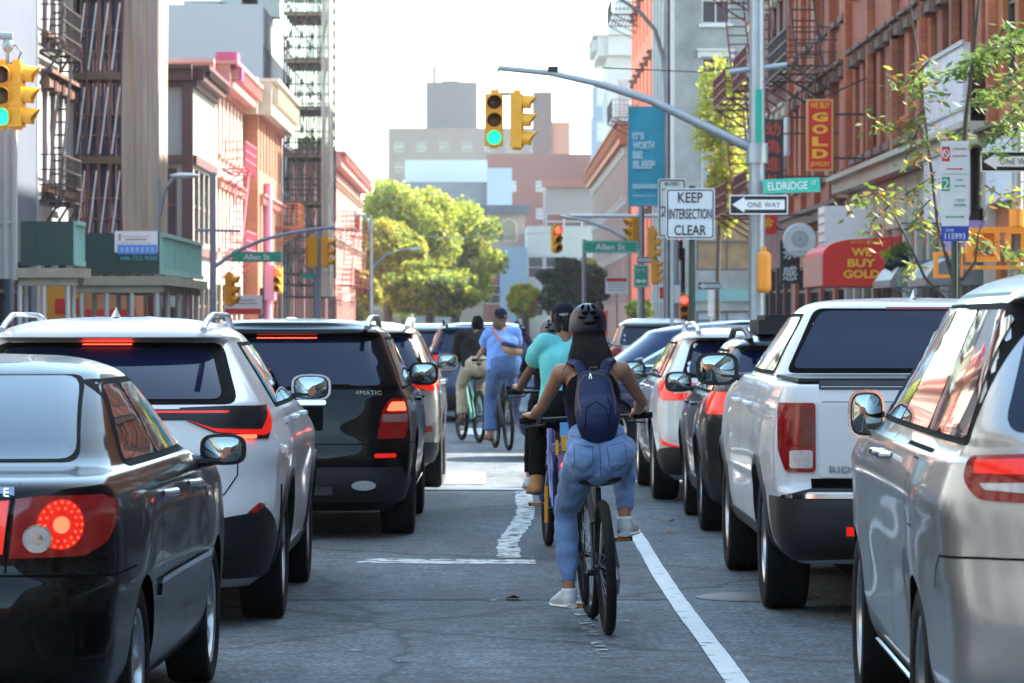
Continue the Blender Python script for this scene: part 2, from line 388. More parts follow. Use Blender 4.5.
    def mirror(s, y, z, m, reach=.16, sz=(.22, .10, .17), both=True, chromebar=False):
        for sd_ in ((1, -1) if both else (both,)):
            p = s.pos(s.s_y(y, z, sd_), z); c = Vector((p.x+sd_*(reach), y, z+.03)); a = MB(); n, k = 20, 10
            vs = []
            for i in range(k+1):                       # shell: deep at the front, flat to the rear
                th = math.pi/2*i/k; e = math.sin(th)**.55; dy = sz[1]*math.cos(th)
                for j in range(n):
                    al = 2*math.pi*j/n; ca, sa = math.cos(al), math.sin(al); q = 2/3.2
                    vs.append((c.x+sz[0]/2*e*math.copysign(abs(ca)**q, ca), c.y+dy-.03, c.z+sz[2]/2*e*math.copysign(abs(sa)**q, sa)))
            a.add(vs, [(i*n+j, i*n+(j+1) % n, (i+1)*n+(j+1) % n, (i+1)*n+j) for i in range(k) for j in range(n)]+[tuple(k*n+j for j in range(n))])
            o = a.build("mirror", m, s.root, True, 50)
            st = MB(); st.tube([(p.x-sd_*.03, y-.0, z-.02), (p.x+sd_*.06, y, z-.02), (c.x, y, z-.01)], [(.03, .05), (.025, .04), (.02, .035)], 10, up=(0, 0, 1)); st.build("mirror_arm", BLK, o)
            g = MB(); vs = []
            for dy, sc in ((-.034, .80), (-.026, .97)):
                for j in range(n):
                    al = 2*math.pi*j/n; ca, sa = math.cos(al), math.sin(al); q = 2/3.2
                    vs.append((c.x+sz[0]/2*sc*math.copysign(abs(ca)**q, ca), c.y+dy, c.z+sz[2]/2*sc*math.copysign(abs(sa)**q, sa)))
            g.add(vs, [tuple(range(n)), *[(j, n+j, n+(j+1) % n, (j+1) % n) for j in range(n)]], 0); g.m[-n:] = [1]*n
            g.build("mirror_glass", [MIR, BLK], o, True, 30)
    def handle(s, y, z, m, l=.20):
        for sd_ in (1, -1):
            a = MB(); p0 = s.pos(s.s_y(y, z, sd_), z); p1 = s.pos(s.s_y(y+l, z, sd_), z); d = Vector((sd_*.035, 0, 0))
            a.tube([p0, p0+d+Vector((0, .02, 0)), (p0+p1)/2+d*1.2, p1+d-Vector((0, .02, 0)), p1], [(.010, .012), (.012, .016), (.012, .016), (.012, .016), (.01, .012)], 8, up=(1, 0, 0)); a.build("door_handle", m, s.root)
    def side_windows(s, zb, zt, yb0, yt0, yt1, yb1, cuts, trim=GASK, glass=None, midz=None):
        glass = glass or GLS2
        for sd_ in (1, -1):
            out = [(yb0, zb), (yb1, zb), (yt1, zt), (yt0, zt)]
            e = .03; o = s.panel("window_trim", rounded([(yb0-e, zb-e*.7), (yb1+e*2.4, zb-e*.7), (yt1+e, zt+e*.8), (yt0-e, zt+e*.8)], .06), trim, 'y', sd_, .002, thick=.004, res=.06)
            seg = [0]+list(cuts)+[1]
            for a, b in zip(seg, seg[1:]):
                def L_(f, top): return (yt0+(yt1-yt0)*f, zt) if top else (yb0+(yb1-yb0)*f, zb)
                g = .02
                def lerpy(f, z): q = (z-zb)/(zt-zb); return (yb0+(yb1-yb0)*f)*(1-q)+(yt0+(yt1-yt0)*f)*q
                def vert(c): return c if isinstance(c, tuple) else (None, None)
                ya = a if isinstance(a, tuple) else (lerpy(a, zb), lerpy(a, zt)); yb_ = b if isinstance(b, tuple) else (lerpy(b, zb), lerpy(b, zt))
                poly = [(ya[0]+g, zb), (yb_[0]-g, zb), (yb_[1]-g, zt), (ya[1]+g, zt)]
                s.panel("window", rounded(poly, .04), glass, 'y', sd_, .006, parent=o, thick=.006, res=.06)
    def rails(s, y0, y1, z0, m, x=None, h=.05, r=.014):
        for sd_ in (1, -1):
            a = MB(); pts = []
            for i in range(17):
                f = i/16; y = y0+(y1-y0)*f; xx = x*(1-.04*abs(2*f-1)); zz = z0+h*min(1, 5*min(f, 1-f))
                pts.append((sd_*xx, y, zz))
            pts = [(sd_*x*.96, y0-.16, z0-.035)]+pts+[(sd_*x*.96, y1+.16, z0-.035)]
            a.tube(pts, [(r, r*1.3)]*len(pts), 8, up=(0, 0, 1)); a.build("roof_rail", m, s.root)
    def fin(s, y, z, m):
        a = MB(); vs = []
        for f, h, wd in ((0, 0, .03), (.06, .055, .018), (.10, .035, .02), (.16, .012, .02), (.19, 0, .012)):
            vs += [(-wd, y+f, z-.01), (0, y+f, z+h), (wd, y+f, z-.01)]
        a.add(vs, [(i*3+j, i*3+j+1, i*3+4+j, i*3+3+j) for i in range(4) for j in range(2)]); a.build("antenna_fin", m, s.root)
    def place(s, X, D, yaw=0., sc=1.):
        s.root.location = (X, D, 0); s.root.rotation_euler = (0, 0, R(yaw)); s.root.scale = (sc, sc, sc); return s.root

def suv_keys(L, W, H, rake=.45, hood=1.1, ws=.85, zb=.69, rtop=.0, wtop=.735, spoil=.16, bump=0.):
    h = W/2; zt = .915; c = L-hood; k = []
    k.append((.125*H, .24, L-.25, .84*h, .2, .35)); k.append((.18*H, .09, L-.1, .94*h, .26, .4)); k.append((.27*H, .01, L-.02, .978*h, .30, .42))
    k.append((.36*H, .0, L, .99*h, .32, .45)); k.append((.46*H, .035, L-.02, h, .32, .5)); k.append((.55*H, .055, L-.06, .998*h, .31, .5))
    k.append((.605*H, .075, L-.16, .985*h, .29, .5)); k.append((.64*H, .09, L-.45, .972*h, .27, .5)); k.append(((zb-.018)*H, .105, L-.8*hood, .955*h, .25, .45)); k.append((zb*H, .12, c, .935*h, .22, .4))
    for f in (.12, .35, .6, .85, 1.0):
        z = zb+(zt-zb)*f; k.append((z*H, .12+(rake-.12)*f**1.25, c-ws*f**.92, (.935-(.935-wtop)*f**1.05)*h, .16, .35))
    k.append((.932*H, rake-spoil+.01, c-ws-.12, (wtop-.02)*h, .13, .3)); k.append((.948*H, rake-spoil+.02, c-ws-.25, (wtop-.05)*h, .14, .3))
    k.append((.965*H, rake-spoil+.10, c-ws-.42, (wtop-.10)*h, .2, .3)); k.append((.98*H, rake+.05, c-ws-.65, (wtop-.18)*h, .25, .3)); k.append((.993*H, rake+.35, c-ws-.9, (wtop-.33)*h, .2, .2)); k.append((H, rake+.9, c-ws-1.3, .16*h, .08, .08))
    return k
# ---------------------------------------------------------------- ground, road, kerbs, markings
def asphalt():
    m = mat("asphalt", (.06, .062, .066), .82); t = m.node_tree; n = t.nodes; b = n["Principled BSDF"]
    tc = n.new("ShaderNodeTexCoord")
    def nz(sc, det, st=(1, 1, 1), dist=0):
        mp = n.new("ShaderNodeMapping"); mp.inputs["Scale"].default_value = st; t.links.new(tc.outputs["Object"], mp.inputs[0])
        q = n.new("ShaderNodeTexNoise"); q.inputs["Scale"].default_value = sc; q.inputs["Detail"].default_value = det; q.inputs["Distortion"].default_value = dist; t.links.new(mp.outputs[0], q.inputs["Vector"]); return q.outputs[0]
    def ramp(s, a, b_, lo, hi):
        r = n.new("ShaderNodeMapRange"); r.inputs[1].default_value = a; r.inputs[2].default_value = b_; r.inputs[3].default_value = lo; r.inputs[4].default_value = hi; t.links.new(s, r.inputs[0]); return r.outputs[0]
    def mul(a, b_):
        q = n.new("ShaderNodeMath"); q.operation = 'MULTIPLY'; t.links.new(a, q.inputs[0]); t.links.new(b_, q.inputs[1]); return q.outputs[0]
    big = ramp(nz(.45, 6, (1, .6, 1)), .35, .65, .62, 1.35); grit = ramp(nz(30, 4), .40, .62, .55, 1.6); fine = ramp(nz(6, 6), .35, .65, .70, 1.3)
    wear = ramp(nz(.9, 4, (2.2, .12, 1)), .4, .62, .85, 1.2)
    vo = n.new("ShaderNodeTexVoronoi"); vo.feature = 'DISTANCE_TO_EDGE'; vo.inputs["Scale"].default_value = .28
    mp = n.new("ShaderNodeMapping"); mp.inputs["Scale"].default_value = (1, .55, 1); t.links.new(tc.outputs["Object"], mp.inputs[0])
    dn = n.new("ShaderNodeTexNoise"); dn.inputs["Scale"].default_value = 1.5; dn.inputs["Detail"].default_value = 6; t.links.new(tc.outputs["Object"], dn.inputs["Vector"])
    av = n.new("ShaderNodeVectorMath"); av.operation = 'MULTIPLY_ADD'; av.inputs[1].default_value = (.5, .5, 0); t.links.new(dn.outputs["Color"], av.inputs[0]); t.links.new(mp.outputs[0], av.inputs[2]); t.links.new(av.outputs[0], vo.inputs["Vector"])
    crack = ramp(vo.outputs[0], 0, .012, .35, 1.0)
    f = mul(mul(mul(big, grit), mul(fine, wear)), crack)
    vm = n.new("ShaderNodeVectorMath"); vm.operation = 'SCALE'; vm.inputs[0].default_value = (.080, .092, .104); t.links.new(f, vm.inputs["Scale"]); t.links.new(vm.outputs[0], b.inputs["Base Color"])
    bp = n.new("ShaderNodeBump"); bp.inputs["Strength"].default_value = .6; bp.inputs["Distance"].default_value = .01; t.links.new(grit, bp.inputs["Height"]); t.links.new(bp.outputs[0], b.inputs["Normal"])
    return m
ASP = asphalt()
ASP2 = ASP.copy(); ASP2.name = "newer_asphalt"
for n_ in ASP2.node_tree.nodes:
    if n_.type == 'VECT_MATH' and n_.operation == 'SCALE': n_.inputs[0].default_value = (.060, .069, .079)
CONC = mat("sidewalk_concrete", (.27, .26, .25), .85, var=.25, vs=1.5, bump=.2, bs=20)
def worn(name, col, cover=.5):
    m = mat(name, col, .75, var=.15, vs=4); t = m.node_tree; n = t.nodes; b = n["Principled BSDF"]
    tc = n.new("ShaderNodeTexCoord"); q = n.new("ShaderNodeTexNoise"); q.inputs["Scale"].default_value = 9; q.inputs["Detail"].default_value = 9; t.links.new(tc.outputs["Object"], q.inputs["Vector"])
    r = n.new("ShaderNodeMapRange"); r.inputs[1].default_value = cover-.06; r.inputs[2].default_value = cover+.06; t.links.new(q.outputs[0], r.inputs[0]); t.links.new(r.outputs[0], b.inputs["Alpha"]); return m
MARKB = worn("broken_road_paint", (.50, .50, .48), .44); MARK = worn("worn_white_road_paint", (.58, .58, .57), .33); MARKF = worn("faded_road_paint", (.30, .30, .30), .56)
g = MB(); g.box((0, 1000, -.6), (3000, 3200, 1.0)); tag(g.build("ground", mat("bare_ground", (.12, .115, .11), .9), None, False), kind="structure")
XR, XL = 3.8, -5.6
g = MB()
def sheet(mb, x0, y0, x1, y1, z, mi=0): mb.add([(x0, y0, z), (x1, y0, z), (x1, y1, z), (x0, y1, z)], [(0, 1, 2, 3)], mi)
sheet(g, XL, -70, XR, 420, 0); sheet(g, XR, 40, 80, 54, 0); sheet(g, -80, 40, XL, 54, 0); sheet(g, XR, 119, 80, 154, 0); sheet(g, -80, 101, XL, 111, 0)
tag(g.build("road", ASP, None, False), kind="structure")
g = MB(); sheet(g, -3.3, 21.2, 1.02, 34.2, .003); tag(g.build("asphalt_patch", ASP2, None, False), kind="structure")
for (x0, y0, x1, y1) in ((XR, -70, 45, 40), (XR, 54, 45, 119), (XR, 154, 45, 420), (-45, -70, XL, 40), (-45, 54, XL, 101), (-45, 111, XL, 420)):
    g = MB(); g.box(((x0+x1)/2, (y0+y1)/2, -.03), (x1-x0, y1-y0, .32)); tag(g.build("sidewalk", CONC, None, False), kind="structure")
    xk = x0 if x0 == XR else x1; s_ = 1 if x0 == XR else -1
    g = MB(); g.box((xk+s_*-.06, (y0+y1)/2, .0), (.14, y1-y0-.3, .25)); tag(g.build("kerb", mat("granite_kerb", (.32, .32, .32), .8, var=.3), None, False), kind="structure")
def strip(mb, pts, w, z=.006, jit=.0):
    vs = []
    for i, p in enumerate(pts):
        a = Vector(pts[max(0, i-1)]); b = Vector(pts[min(len(pts)-1, i+1)]); d = (b-a).normalized(); n2 = Vector((-d.y, d.x))
        vs += [(p[0]+n2.x*(w/2+random.uniform(-jit, jit)), p[1]+n2.y*(w/2+random.uniform(-jit, jit)), z), (p[0]-n2.x*(w/2+random.uniform(-jit, jit)), p[1]-n2.y*(w/2), z)]
    mb.add(vs, [(2*i, 2*i+1, 2*i+3, 2*i+2) for i in range(len(pts)-1)])
def mark(name, f, m=None):
    g = MB(); f(g); tag(g.build(name, m or MARK, None, False), kind="structure")
mark("lane_line", lambda g: strip(g, [(1.08+.012*math.sin(y*.5), y) for y in np.arange(8, 28.6, .4)], .105, .008, .003))
mark("bent_line", lambda g: (strip(g, [(x_, y_) for x_, y_ in zip(pchip([24.9, 26.5, 28.5, 31, 34.8], [.13, .13, .22, .30, .31], np.arange(24.9, 34.8, .2)), np.arange(24.9, 34.8, .2))], .15, .009, .012), strip(g, [(-.85, 24.6), (-.3, 24.5), (.30, 24.5)], .42, .007, .03)), MARKB)
mark("old_seam_line", lambda g: strip(g, [(.55, 17.5), (.50, 20), (.46, 23.8)], .07, .007, .015), MARKF)
mark("crosswalk", lambda g: [sheet(g, x, 36.2, x+.40, 38.9, .010) for x in np.arange(XL+.4, XR-.4, .95)], MARKB)
mark("far_crosswalk", lambda g: [sheet(g, x, 52.0, x+.40, 55, .006) for x in np.arange(XL+.4, XR-.4, .95)])
mark("stop_line", lambda g: sheet(g, XL+.2, 34.9, .9, 35.3, .010))
mark("speckles", lambda g: [strip(g, [(x, y), (x+random.uniform(.05, .16), y+.03)], .05, .007, .01) for x, y in [(random.uniform(-1.0, 1.0), random.uniform(15, 33)) for _ in range(26)]], MARKF)
g = MB(); g.lathe([(.001, .012), (.33, .012), (.36, .004)], 28, 0, Matrix.Translation((1.55, 21.4, 0)) @ Matrix.Rotation(R(-90), 4, 'Y')); tag(g.build("manhole_cover", IRON, None), "round iron manhole cover set in the road beside the white pickup's wheels", "manhole cover")
LFM = mat("dry_leaf", (.16, .10, .05), .8, var=.4)
for i, (px, py) in enumerate(((665, 523), (668, 533), (585, 480), (700, 478), (512, 600))):
    D = F*HC/(py-CY); p = P(px, py, D); a = MB(); vs = [(-.05, 0, .012), (-.02, .04, .03), (.05, .02, .015), (.06, -.02, .035), (0, -.04, .012)]
    a.add([(x*1.3, y*1.3, z) for x, y, z in vs], [(0, 4, 3, 2, 1)]); o = a.build("dry_leaf", LFM, None, False); o.location = (p.x, p.y, 0); o.rotation_euler = (0, 0, i*1.3)
    tag(o, ["curled brown leaf on the road right of the near bicycle, larger of a pair", "small brown leaf on the road just nearer than the larger curled one", "brown leaf on sunlit asphalt beside the lead bicycle", "brown leaf by the wheels of the pearl white SUV", "brown leaf on the open asphalt left of the near bicycle"][i], "leaf", "fallen leaves on the road")

# ---------------------------------------------------------------- buildings
WC = {}
def window(parent, loc, rz, w, h, style, fm, pm, sill=None, lintel=None, name="window"):
    key = (round(w, 2), round(h, 2), style, fm.name, pm.name, sill.name if sill else 0, lintel.name if lintel else 0)
    if key in WC:
        o = copy_tree(WC[key]); o.parent = parent; o.location = loc; o.rotation_euler = (0, 0, rz); return o
    a = MB(); t = .07 if w > .8 else .05; y = .12
    a.box((-w/2+t/2, y, h/2), (t, .06, h)); a.box((w/2-t/2, y, h/2), (t, .06, h)); a.box((0, y, h-t/2), (w-2*t, .06, t)); a.box((0, y, t/2), (w-2*t, .06, t))
    if style in ('sash', 'grid'): a.box((0, y, h*.5), (w-2*t, .07, .06))
    if style in ('grid', 'store'):
        k = 2 if style == 'grid' else max(1, int(w/1.3))
        for i in range(1, k): a.box((-w/2+w*i/k, y+.002, h/2), (.05, .05, h-2*t))
        if style == 'store': a.box((0, y+.004, h*.74), (w-2*t, .05, .08))
    o = a.build(name, fm, parent, False); o.location = loc; o.rotation_euler = (0, 0, rz)
    b = MB(); b.box((0, y+.04, h/2), (w-t, .01, h-t)); b.build("pane", pm, o, False)
    if sill: b = MB(); b.box((0, -.06, -.07), (w+.24, .16, .14)); b.build("sill", sill, o, False)
    if lintel:
        b = MB()
        if style == 'arch' or True: b.box((0, -.05, h+.14), (w+.30, .16, .26)); b.box((0, -.10, h+.30), (w+.40, .26, .08)); b.box((-w/2-.1, -.08, h+.05), (.12, .18, .2)); b.box((w/2+.1, -.08, h+.05), (.12, .18, .2))
        b.build("lintel", lintel, o, False)
    WC[key] = o; return o
def wall_holes(mb, o, u, n, length, height, holes, depth=.22, mi=0):     # o base corner, u along, n outward; holes = (u0, z0, u1, z1)
    us = sorted({0, length, *[h[0] for h in holes], *[h[2] for h in holes]}); zs = sorted({0, height, *[h[1] for h in holes], *[h[3] for h in holes]})
    o, u, n = Vector(o), Vector(u), Vector(n); Z = Vector((0, 0, 1)); flip = u.cross(Z).dot(n) < 0
    def q(p):
        mb.add(p[::-1] if flip else p, [(0, 1, 2, 3)], mi)
    for a, b in zip(us, us[1:]):
        for c, d in zip(zs, zs[1:]):
            m = ((a+b)/2, (c+d)/2)
            if any(h[0] < m[0] < h[2] and h[1] < m[1] < h[3] for h in holes): continue
            q([o+u*a+Z*c, o+u*b+Z*c, o+u*b+Z*d, o+u*a+Z*d])
    for h in holes:
        a, c, b, d = h; i = -n*depth
        A, B, C_, D_ = o+u*a+Z*c, o+u*b+Z*c, o+u*b+Z*d, o+u*a+Z*d
        for p, r in ((A, B), (B, C_), (C_, D_), (D_, A)): mb.add([p, r, r+i, p+i], [(0, 1, 2, 3)], mi)
def building(name, label, side, y0, y1, H, wm, X=None, depth=14, street=(), near=(), cornice=None, cat="building", group=None, extra=None, H2=None):
    """street/near: lists of dicts z,h,w,n,style,fm,pm,sill,lintel,m (edge margin)"""
    X = X if X is not None else (8.3 if side > 0 else -9.0); root = empty(name, (X, y0, .13)); tag(root, label, cat, group)
    L = y1-y0; a = MB(); u = (0, 1, 0); n = (-side, 0, 0); hs, put = [], []
    def lay(lst, length):
        hs, put = [], []
        for r in lst:
            m = r.get('m', .5); k = r['n']; pitch = (length-2*m)/k
            for i in range(k):
                if i in r.get('skip', ()): continue
                c = m+pitch*(i+.5); hs.append((c-r['w']/2, r['z'], c+r['w']/2, r['z']+r['h'])); put.append((c, r))
        return hs, put
    hs, put = lay(street, L); wall_holes(a, (0, 0, 0), u, n, L, H, hs)
    for c, r in put: window(root, (0, c, r['z']), R(-90) if side > 0 else R(90), r['w'], r['h'], r.get('style', 'sash'), r.get('fm', DFRM), r.get('pm', WPANE), r.get('sill'), r.get('lintel'), r.get('name', 'window'))
    hs, put = lay(near, depth)
    wall_holes(a, (0, 0, 0), (side, 0, 0), (0, -1, 0), depth, H, hs)
    for c, r in put: window(root, (side*c, 0, r['z']), 0, r['w'], r['h'], r.get('style', 'sash'), r.get('fm', DFRM), r.get('pm', WPANE), r.get('sill'), r.get('lintel'), r.get('name', 'window'))
    s = side*depth
    a.add([(0, 0, H), (s, 0, H), (s, L, H), (0, L, H)], [(0, 1, 2, 3)]); a.add([(s, 0, 0), (s, 0, H), (s, L, H), (s, L, 0)], [(0, 1, 2, 3)]); a.add([(0, L, 0), (0, L, H), (s, L, H), (s, L, 0)], [(0, 1, 2, 3)])
    a.box((side*depth/2, L/2, H/2), (depth-.9, L-.9, H-.2), 0)      # core behind the panes
    a.build("wall", wm, root, False)
    if cornice:
        cm, ch, cp = cornice; c = MB()
        c.box((-side*cp/2+side*.01, L/2, H-ch/2), (cp, L, ch)); c.box((-side*cp*.75, L/2, H+.05), (cp*1.5, L+.1, .12)); c.box((side*depth/2, -cp/2, H-ch/2), (depth, cp, ch)); c.box((side*depth/2, -cp*.7, H+.055), (depth, cp*1.4, .12))
        for y in np.arange(.4, L-.2, .8): c.box((-side*cp*.9, y, H-ch*.45), (cp*1.2, .14, ch*.5))
        c.build("cornice", cm, root, False)
    return root
def ledge(root, side, L, z, h, p, m, name="string_course", depth=None):
    c = MB(); c.box((-side*p/2, L/2, z), (p, L, h)); c.box((-side*p*.65, L/2, z+h*.42), (p*1.3, L+.02, h*.3))
    if depth: c.box((side*depth/2, -p/2, z), (depth, p, h))
    c.build(name, m, root, False)
def fire_escape(root, side, y0, y1, zs, m, out=1.0, ladder=True):
    a = MB()
    for i, z in enumerate(zs):
        for x in np.arange(.05, out+.01, .19): a.bar((-side*x, y0, z), (-side*x, y1, z), .05, .03)
        for y in (y0, y1, (y0+y1)/2): a.bar((0, y, z-.03), (-side*out, y, z-.03), .05); a.bar((0, y, z-.7), (-side*out*.9, y, z-.05), .05)
        for zz in (.30, .60, .90):
            a.bar((-side*out, y0, z+zz), (-side*out, y1, z+zz), .035); a.bar((0, y0, z+zz), (-side*out, y0, z+zz), .03); a.bar((0, y1, z+zz), (-side*out, y1, z+zz), .03)
        for y in np.arange(y0, y1+.01, .22): a.bar((-side*out, y, z), (-side*out, y, z+.9), .02)
        for x in np.arange(.1, out, .22): a.bar((-side*x, y0, z), (-side*x, y0, z+.9), .02)
        if ladder and i+1 < len(zs):
            z2 = zs[i+1]
            for dx in (.25, .75): a.bar((-side*out*dx, y0+.5, z), (-side*out*dx, y1-.6, z2), .05)
            for k in range(1, 11): f = k/11; a.bar((-side*out*.25, y0+.5+(y1-y0-1.1)*f, z+(z2-z)*f), (-side*out*.75, y0+.5+(y1-y0-1.1)*f, z+(z2-z)*f), .04)
    a.build("fire_escape", m, root, False)
RB = brick("red_brick", (.50, .105, .028), (.40, .075, .024), (.22, .12, .09)); RB2 = brick("salmon_brick", (.52, .145, .05), (.42, .10, .038), (.28, .16, .12)); RB3 = brick("dark_red_brick", (.17, .045, .038), (.12, .035, .03), (.12, .08, .07))
OB = mat("orange_terracotta", (.42, .12, .035), .8, var=.35, vs=1.2); CRM = mat("cream_stone", (.48, .42, .32), .8, var=.2, vs=1.5); GRY = brick("grey_brick", (.26, .25, .235), (.22, .215, .205), (.25, .25, .24)); GRB = mat("blue_grey_stucco", (.10, .115, .15), .85, var=.12, vs=.8)
BRS = mat("brownstone_trim", (.16, .085, .06), .8, var=.3); PNK = mat("pink_render", (.50, .23, .19), .8, var=.25, vs=1.2); ORB = brick("orange_brick", (.42, .14, .07), (.36, .11, .06), (.3, .18, .12)); WST = mat("white_render", (.40, .40, .38), .8, var=.15, vs=1.)
FEM = mat("fire_escape_iron", (.05, .035, .035), .6, var=.3); FER = mat("red_fire_escape_paint", (.16, .03, .025), .6, var=.3)
# buildings beside and behind the camera, which shade the street and show in the paintwork
for i, (sd_, y0, y1, H, wm) in enumerate(((1, -66, -40, 15, RB3), (1, -40, -16, 15, GRY), (1, -16, 8, 16, CRM), (1, 8, 40, 17, RB3), (-1, -66, -36, 12, RB), (-1, -36, -8, 9, CRM), (-1, -8, 14, 9, GRY), (-1, 14, 40, 9, WST), (-1, 54, 66, 14, RB3))):
    building("apartment_building", ["dark red brick block on the right pavement well behind the viewer", "grey brick block on the right pavement behind the viewer", "cream stone block on the right pavement beside the viewer", "dark red brick block on the right pavement before the cross street", "red brick block on the left pavement well behind the viewer", "cream stone block on the left pavement behind the viewer", "low grey brick block on the left pavement beside the viewer", "low white rendered block on the left pavement before the cross street", "dark red brick block on the left past the cross street, outside the frame"][i],
             sd_, y0, y1, H, wm, street=[dict(z=z, h=1.9, w=1.1, n=int((y1-y0)/3), fm=WFRM) for z in (4.8, 8.2, 11.4)]+[dict(z=.6, h=2.6, w=3.2, n=int((y1-y0)/5), style='store')], cornice=(BRS, .8, .5))
b = empty("apartment_building", (-14, -95, .13), 0); tag(b, "unseen dark brick block added far behind the viewer to close off the horizon", "building"); a = MB(); a.box((14, 0, 9), (34, 12, 18)); a.build("wall", RB3, b, False)  # unseen block added to keep horizon sky out of the car paint reflections
for i in range(9):
    for z in (3, 6.4, 9.8, 13.2): window(b, (0+3.3*i, 6.1, z), R(180), 1.3, 1.9, 'sash', WFRM, WPANE)
# right side, beyond the cross street
b = building("orange_building", "orange terracotta building with pale shop band, cut off by the right edge", 1, 56, 60.6, 23, OB, street=[dict(z=5.3, h=2.6, w=1.4, n=2, lintel=BRS), dict(z=9.0, h=2.4, w=1.4, n=2, lintel=BRS), dict(z=.4, h=2.3, w=3.6, n=1, style='store', fm=ALU)])
ledge(b, 1, 4.6, 3.85, .95, .18, mat("pale_shop_band", (.62, .68, .74), .5), "shop_sign_band"); ledge(b, 1, 4.6, 4.5, .16, .3, BRS)
b = building("red_brick_building", "long red brick building with hooded windows and cream ground floor, behind the bare-branched tree", 1, 60.6, 85, 22, RB, street=[dict(z=5.15, h=2.1, w=1.0, n=13, lintel=BRS, sill=BRS, fm=DFRM), dict(z=8.9, h=2.0, w=1.0, n=13, lintel=BRS, sill=BRS)], cornice=(BRS, .8, .5))
pl = MB()
for y in np.arange(.1, 24.3, 4.86): pl.box((-.08, y, 4.6+6.2), (.14, .28, 12.3))
pl.build("brick_pier", RB2, b, False)
ledge(b, 1, 24.4, 4.55, .35, .45, CRM, "cream_cornice"); sf = MB()
for y in np.arange(.3, 24.4, 2.0): sf.box((-.06, y, 2.15), (.18, .45, 4.2))
sf.box((-.05, 12.2, 3.85), (.12, 24.2, 1.0)); sf.build("cream_pilaster", CRM, b, False)
st = MB(); st.box((-.02, 12.2, 1.6), (.04, 24.2, 2.6)); st.build("shop_front", WPANE, b, False)
b2 = building("salmon_brick_building", "salmon brick building carrying an iron fire escape above the gold sign", 1, 85, 101.5, 21, RB2, street=[dict(z=5.0, h=2.2, w=.9, n=8, lintel=BRS, sill=BRS), dict(z=8.6, h=2.2, w=.9, n=8, lintel=BRS, sill=BRS), dict(z=12, h=2., w=.9, n=8, lintel=BRS), dict(z=.4, h=2.5, w=3.3, n=4, style='store')], cornice=(BRS, .8, .5))
fire_escape(b2, 1, 3.5, 9.5, (7.6, 11.0), FEM, 1.2); ledge(b2, 1, 16.5, 4.1, .35, .3, BRS)
pl = MB()
for y in np.arange(.1, 16.4, 4.06): pl.box((-.08, y, 10.3), (.14, .34, 11.8))
pl.build("brick_pier", RB, b2, False)
b3 = building("dark_brick_building", "dark red brick corner building with two red fire escapes, right of the tall signal pole", 1, 101.5, 118.5, 23, RB3, street=[dict(z=5.0, h=2.2, w=1.1, n=7, fm=WFRM, sill=CRM, lintel=CRM), dict(z=8.4, h=2.2, w=1.1, n=7, fm=WFRM, sill=CRM, lintel=CRM), dict(z=11.8, h=2.2, w=1.1, n=7, fm=WFRM, lintel=CRM), dict(z=.4, h=2.6, w=2.4, n=6, style='store')], cornice=(BRS, .9, .6))
fire_escape(b3, 1, 1.0, 6.5, (4.75, 8.2, 11.6), FER, 1.2); fire_escape(b3, 1, 10.0, 16.2, (4.75, 8.2, 11.6), FER, 1.2)
# beyond the second cross street, right
b = building("grey_corner_building", "grey brick corner building with tall windows, behind the yellow-green tree", 1, 156, 176, 26, GRY, X=7.8, near=[dict(z=z, h=2.0, w=1.2, n=5, style='grid', fm=WFRM, pm=(WPANEL if z < 8 else WPANE), m=.4, sill=WFRM, lintel=WFRM) for z in (7.0, 10.6, 14.0, 17.4, 20.8)]+[dict(z=3.6, h=2.4, w=2.6, n=4, style='grid', pm=mat("brown_reflection_pane", (.22, .14, .07), .3, var=.8, vs=1.5), m=.6), dict(z=.3, h=1.6, w=2.6, n=4, style='store', m=.6, pm=WPANEL)],  # brown panes: the reflection in the big glass is put into their colour
             street=[dict(z=z, h=2.2, w=1.3, n=6, fm=DFRM) for z in (3.6, 7.0, 10.6, 14.0, 17.4, 20.8)])
ledge(b, 1, 20, 2.55, .5, .12, mat("teal_band", (.12, .25, .24), .6), "shop_fascia", depth=14)
pr = MB()
for y in np.arange(.4, 20, 3.27): pr.box((-.10, y, 13), (.2, .7, 25.6))
pr.build("pale_pier", mat("pale_limestone", (.45, .44, .42), .8), b, False)
b = building("vermilion_building", "narrow vermilion painted building with black fire escape brackets, left of the grey corner building", 1, 176.2, 204, 27, mat("vermilion_paint", (.80, .12, .035), .7, var=.15), X=7.8, street=[dict(z=z, h=2.2, w=1.2, n=6, lintel=BRS) for z in (4.5, 8.2, 12, 15.6, 19.2)])
fire_escape(b, 1, 18, 26, (12.2, 17.6, 21), FEM, 1.4, False)
b = building("rust_cornice_building", "low pinkish stone building with rust coloured cornice, far along the right side", 1, 205, 275, 12.4, mat("pinkish_stone", (.26, .17, .145), .8, var=.2), X=7.6, depth=6, street=[dict(z=z, h=2.6, w=1.8, n=16, lintel=WFRM) for z in (2.5, 5.4, 8.2)], cornice=(mat("rust_cornice", (.35, .13, .06), .7), 1.1, .45))
b = building("white_tower_house", "tall white building with a stepped crown, rising behind the rust coloured cornice", 1, 292, 305, 24, WST, X=9.3, depth=4.0, near=[dict(z=z, h=3.0, w=.9, n=2, m=.4, fm=WFRM, pm=WPANEL) for z in (4, 8.5, 13, 17.5)], street=[dict(z=z, h=2.6, w=1.2, n=4) for z in (4, 8.5, 13, 17.5)], cornice=(WST, 1.6, .8))
tp = MB(); tp.box((1.8, 5, 25.0), (3.0, 8, 2.0)); tp.box((1.6, 4, 26.4), (1.8, 4, 1.4)); tp.build("crown", WST, b, False)
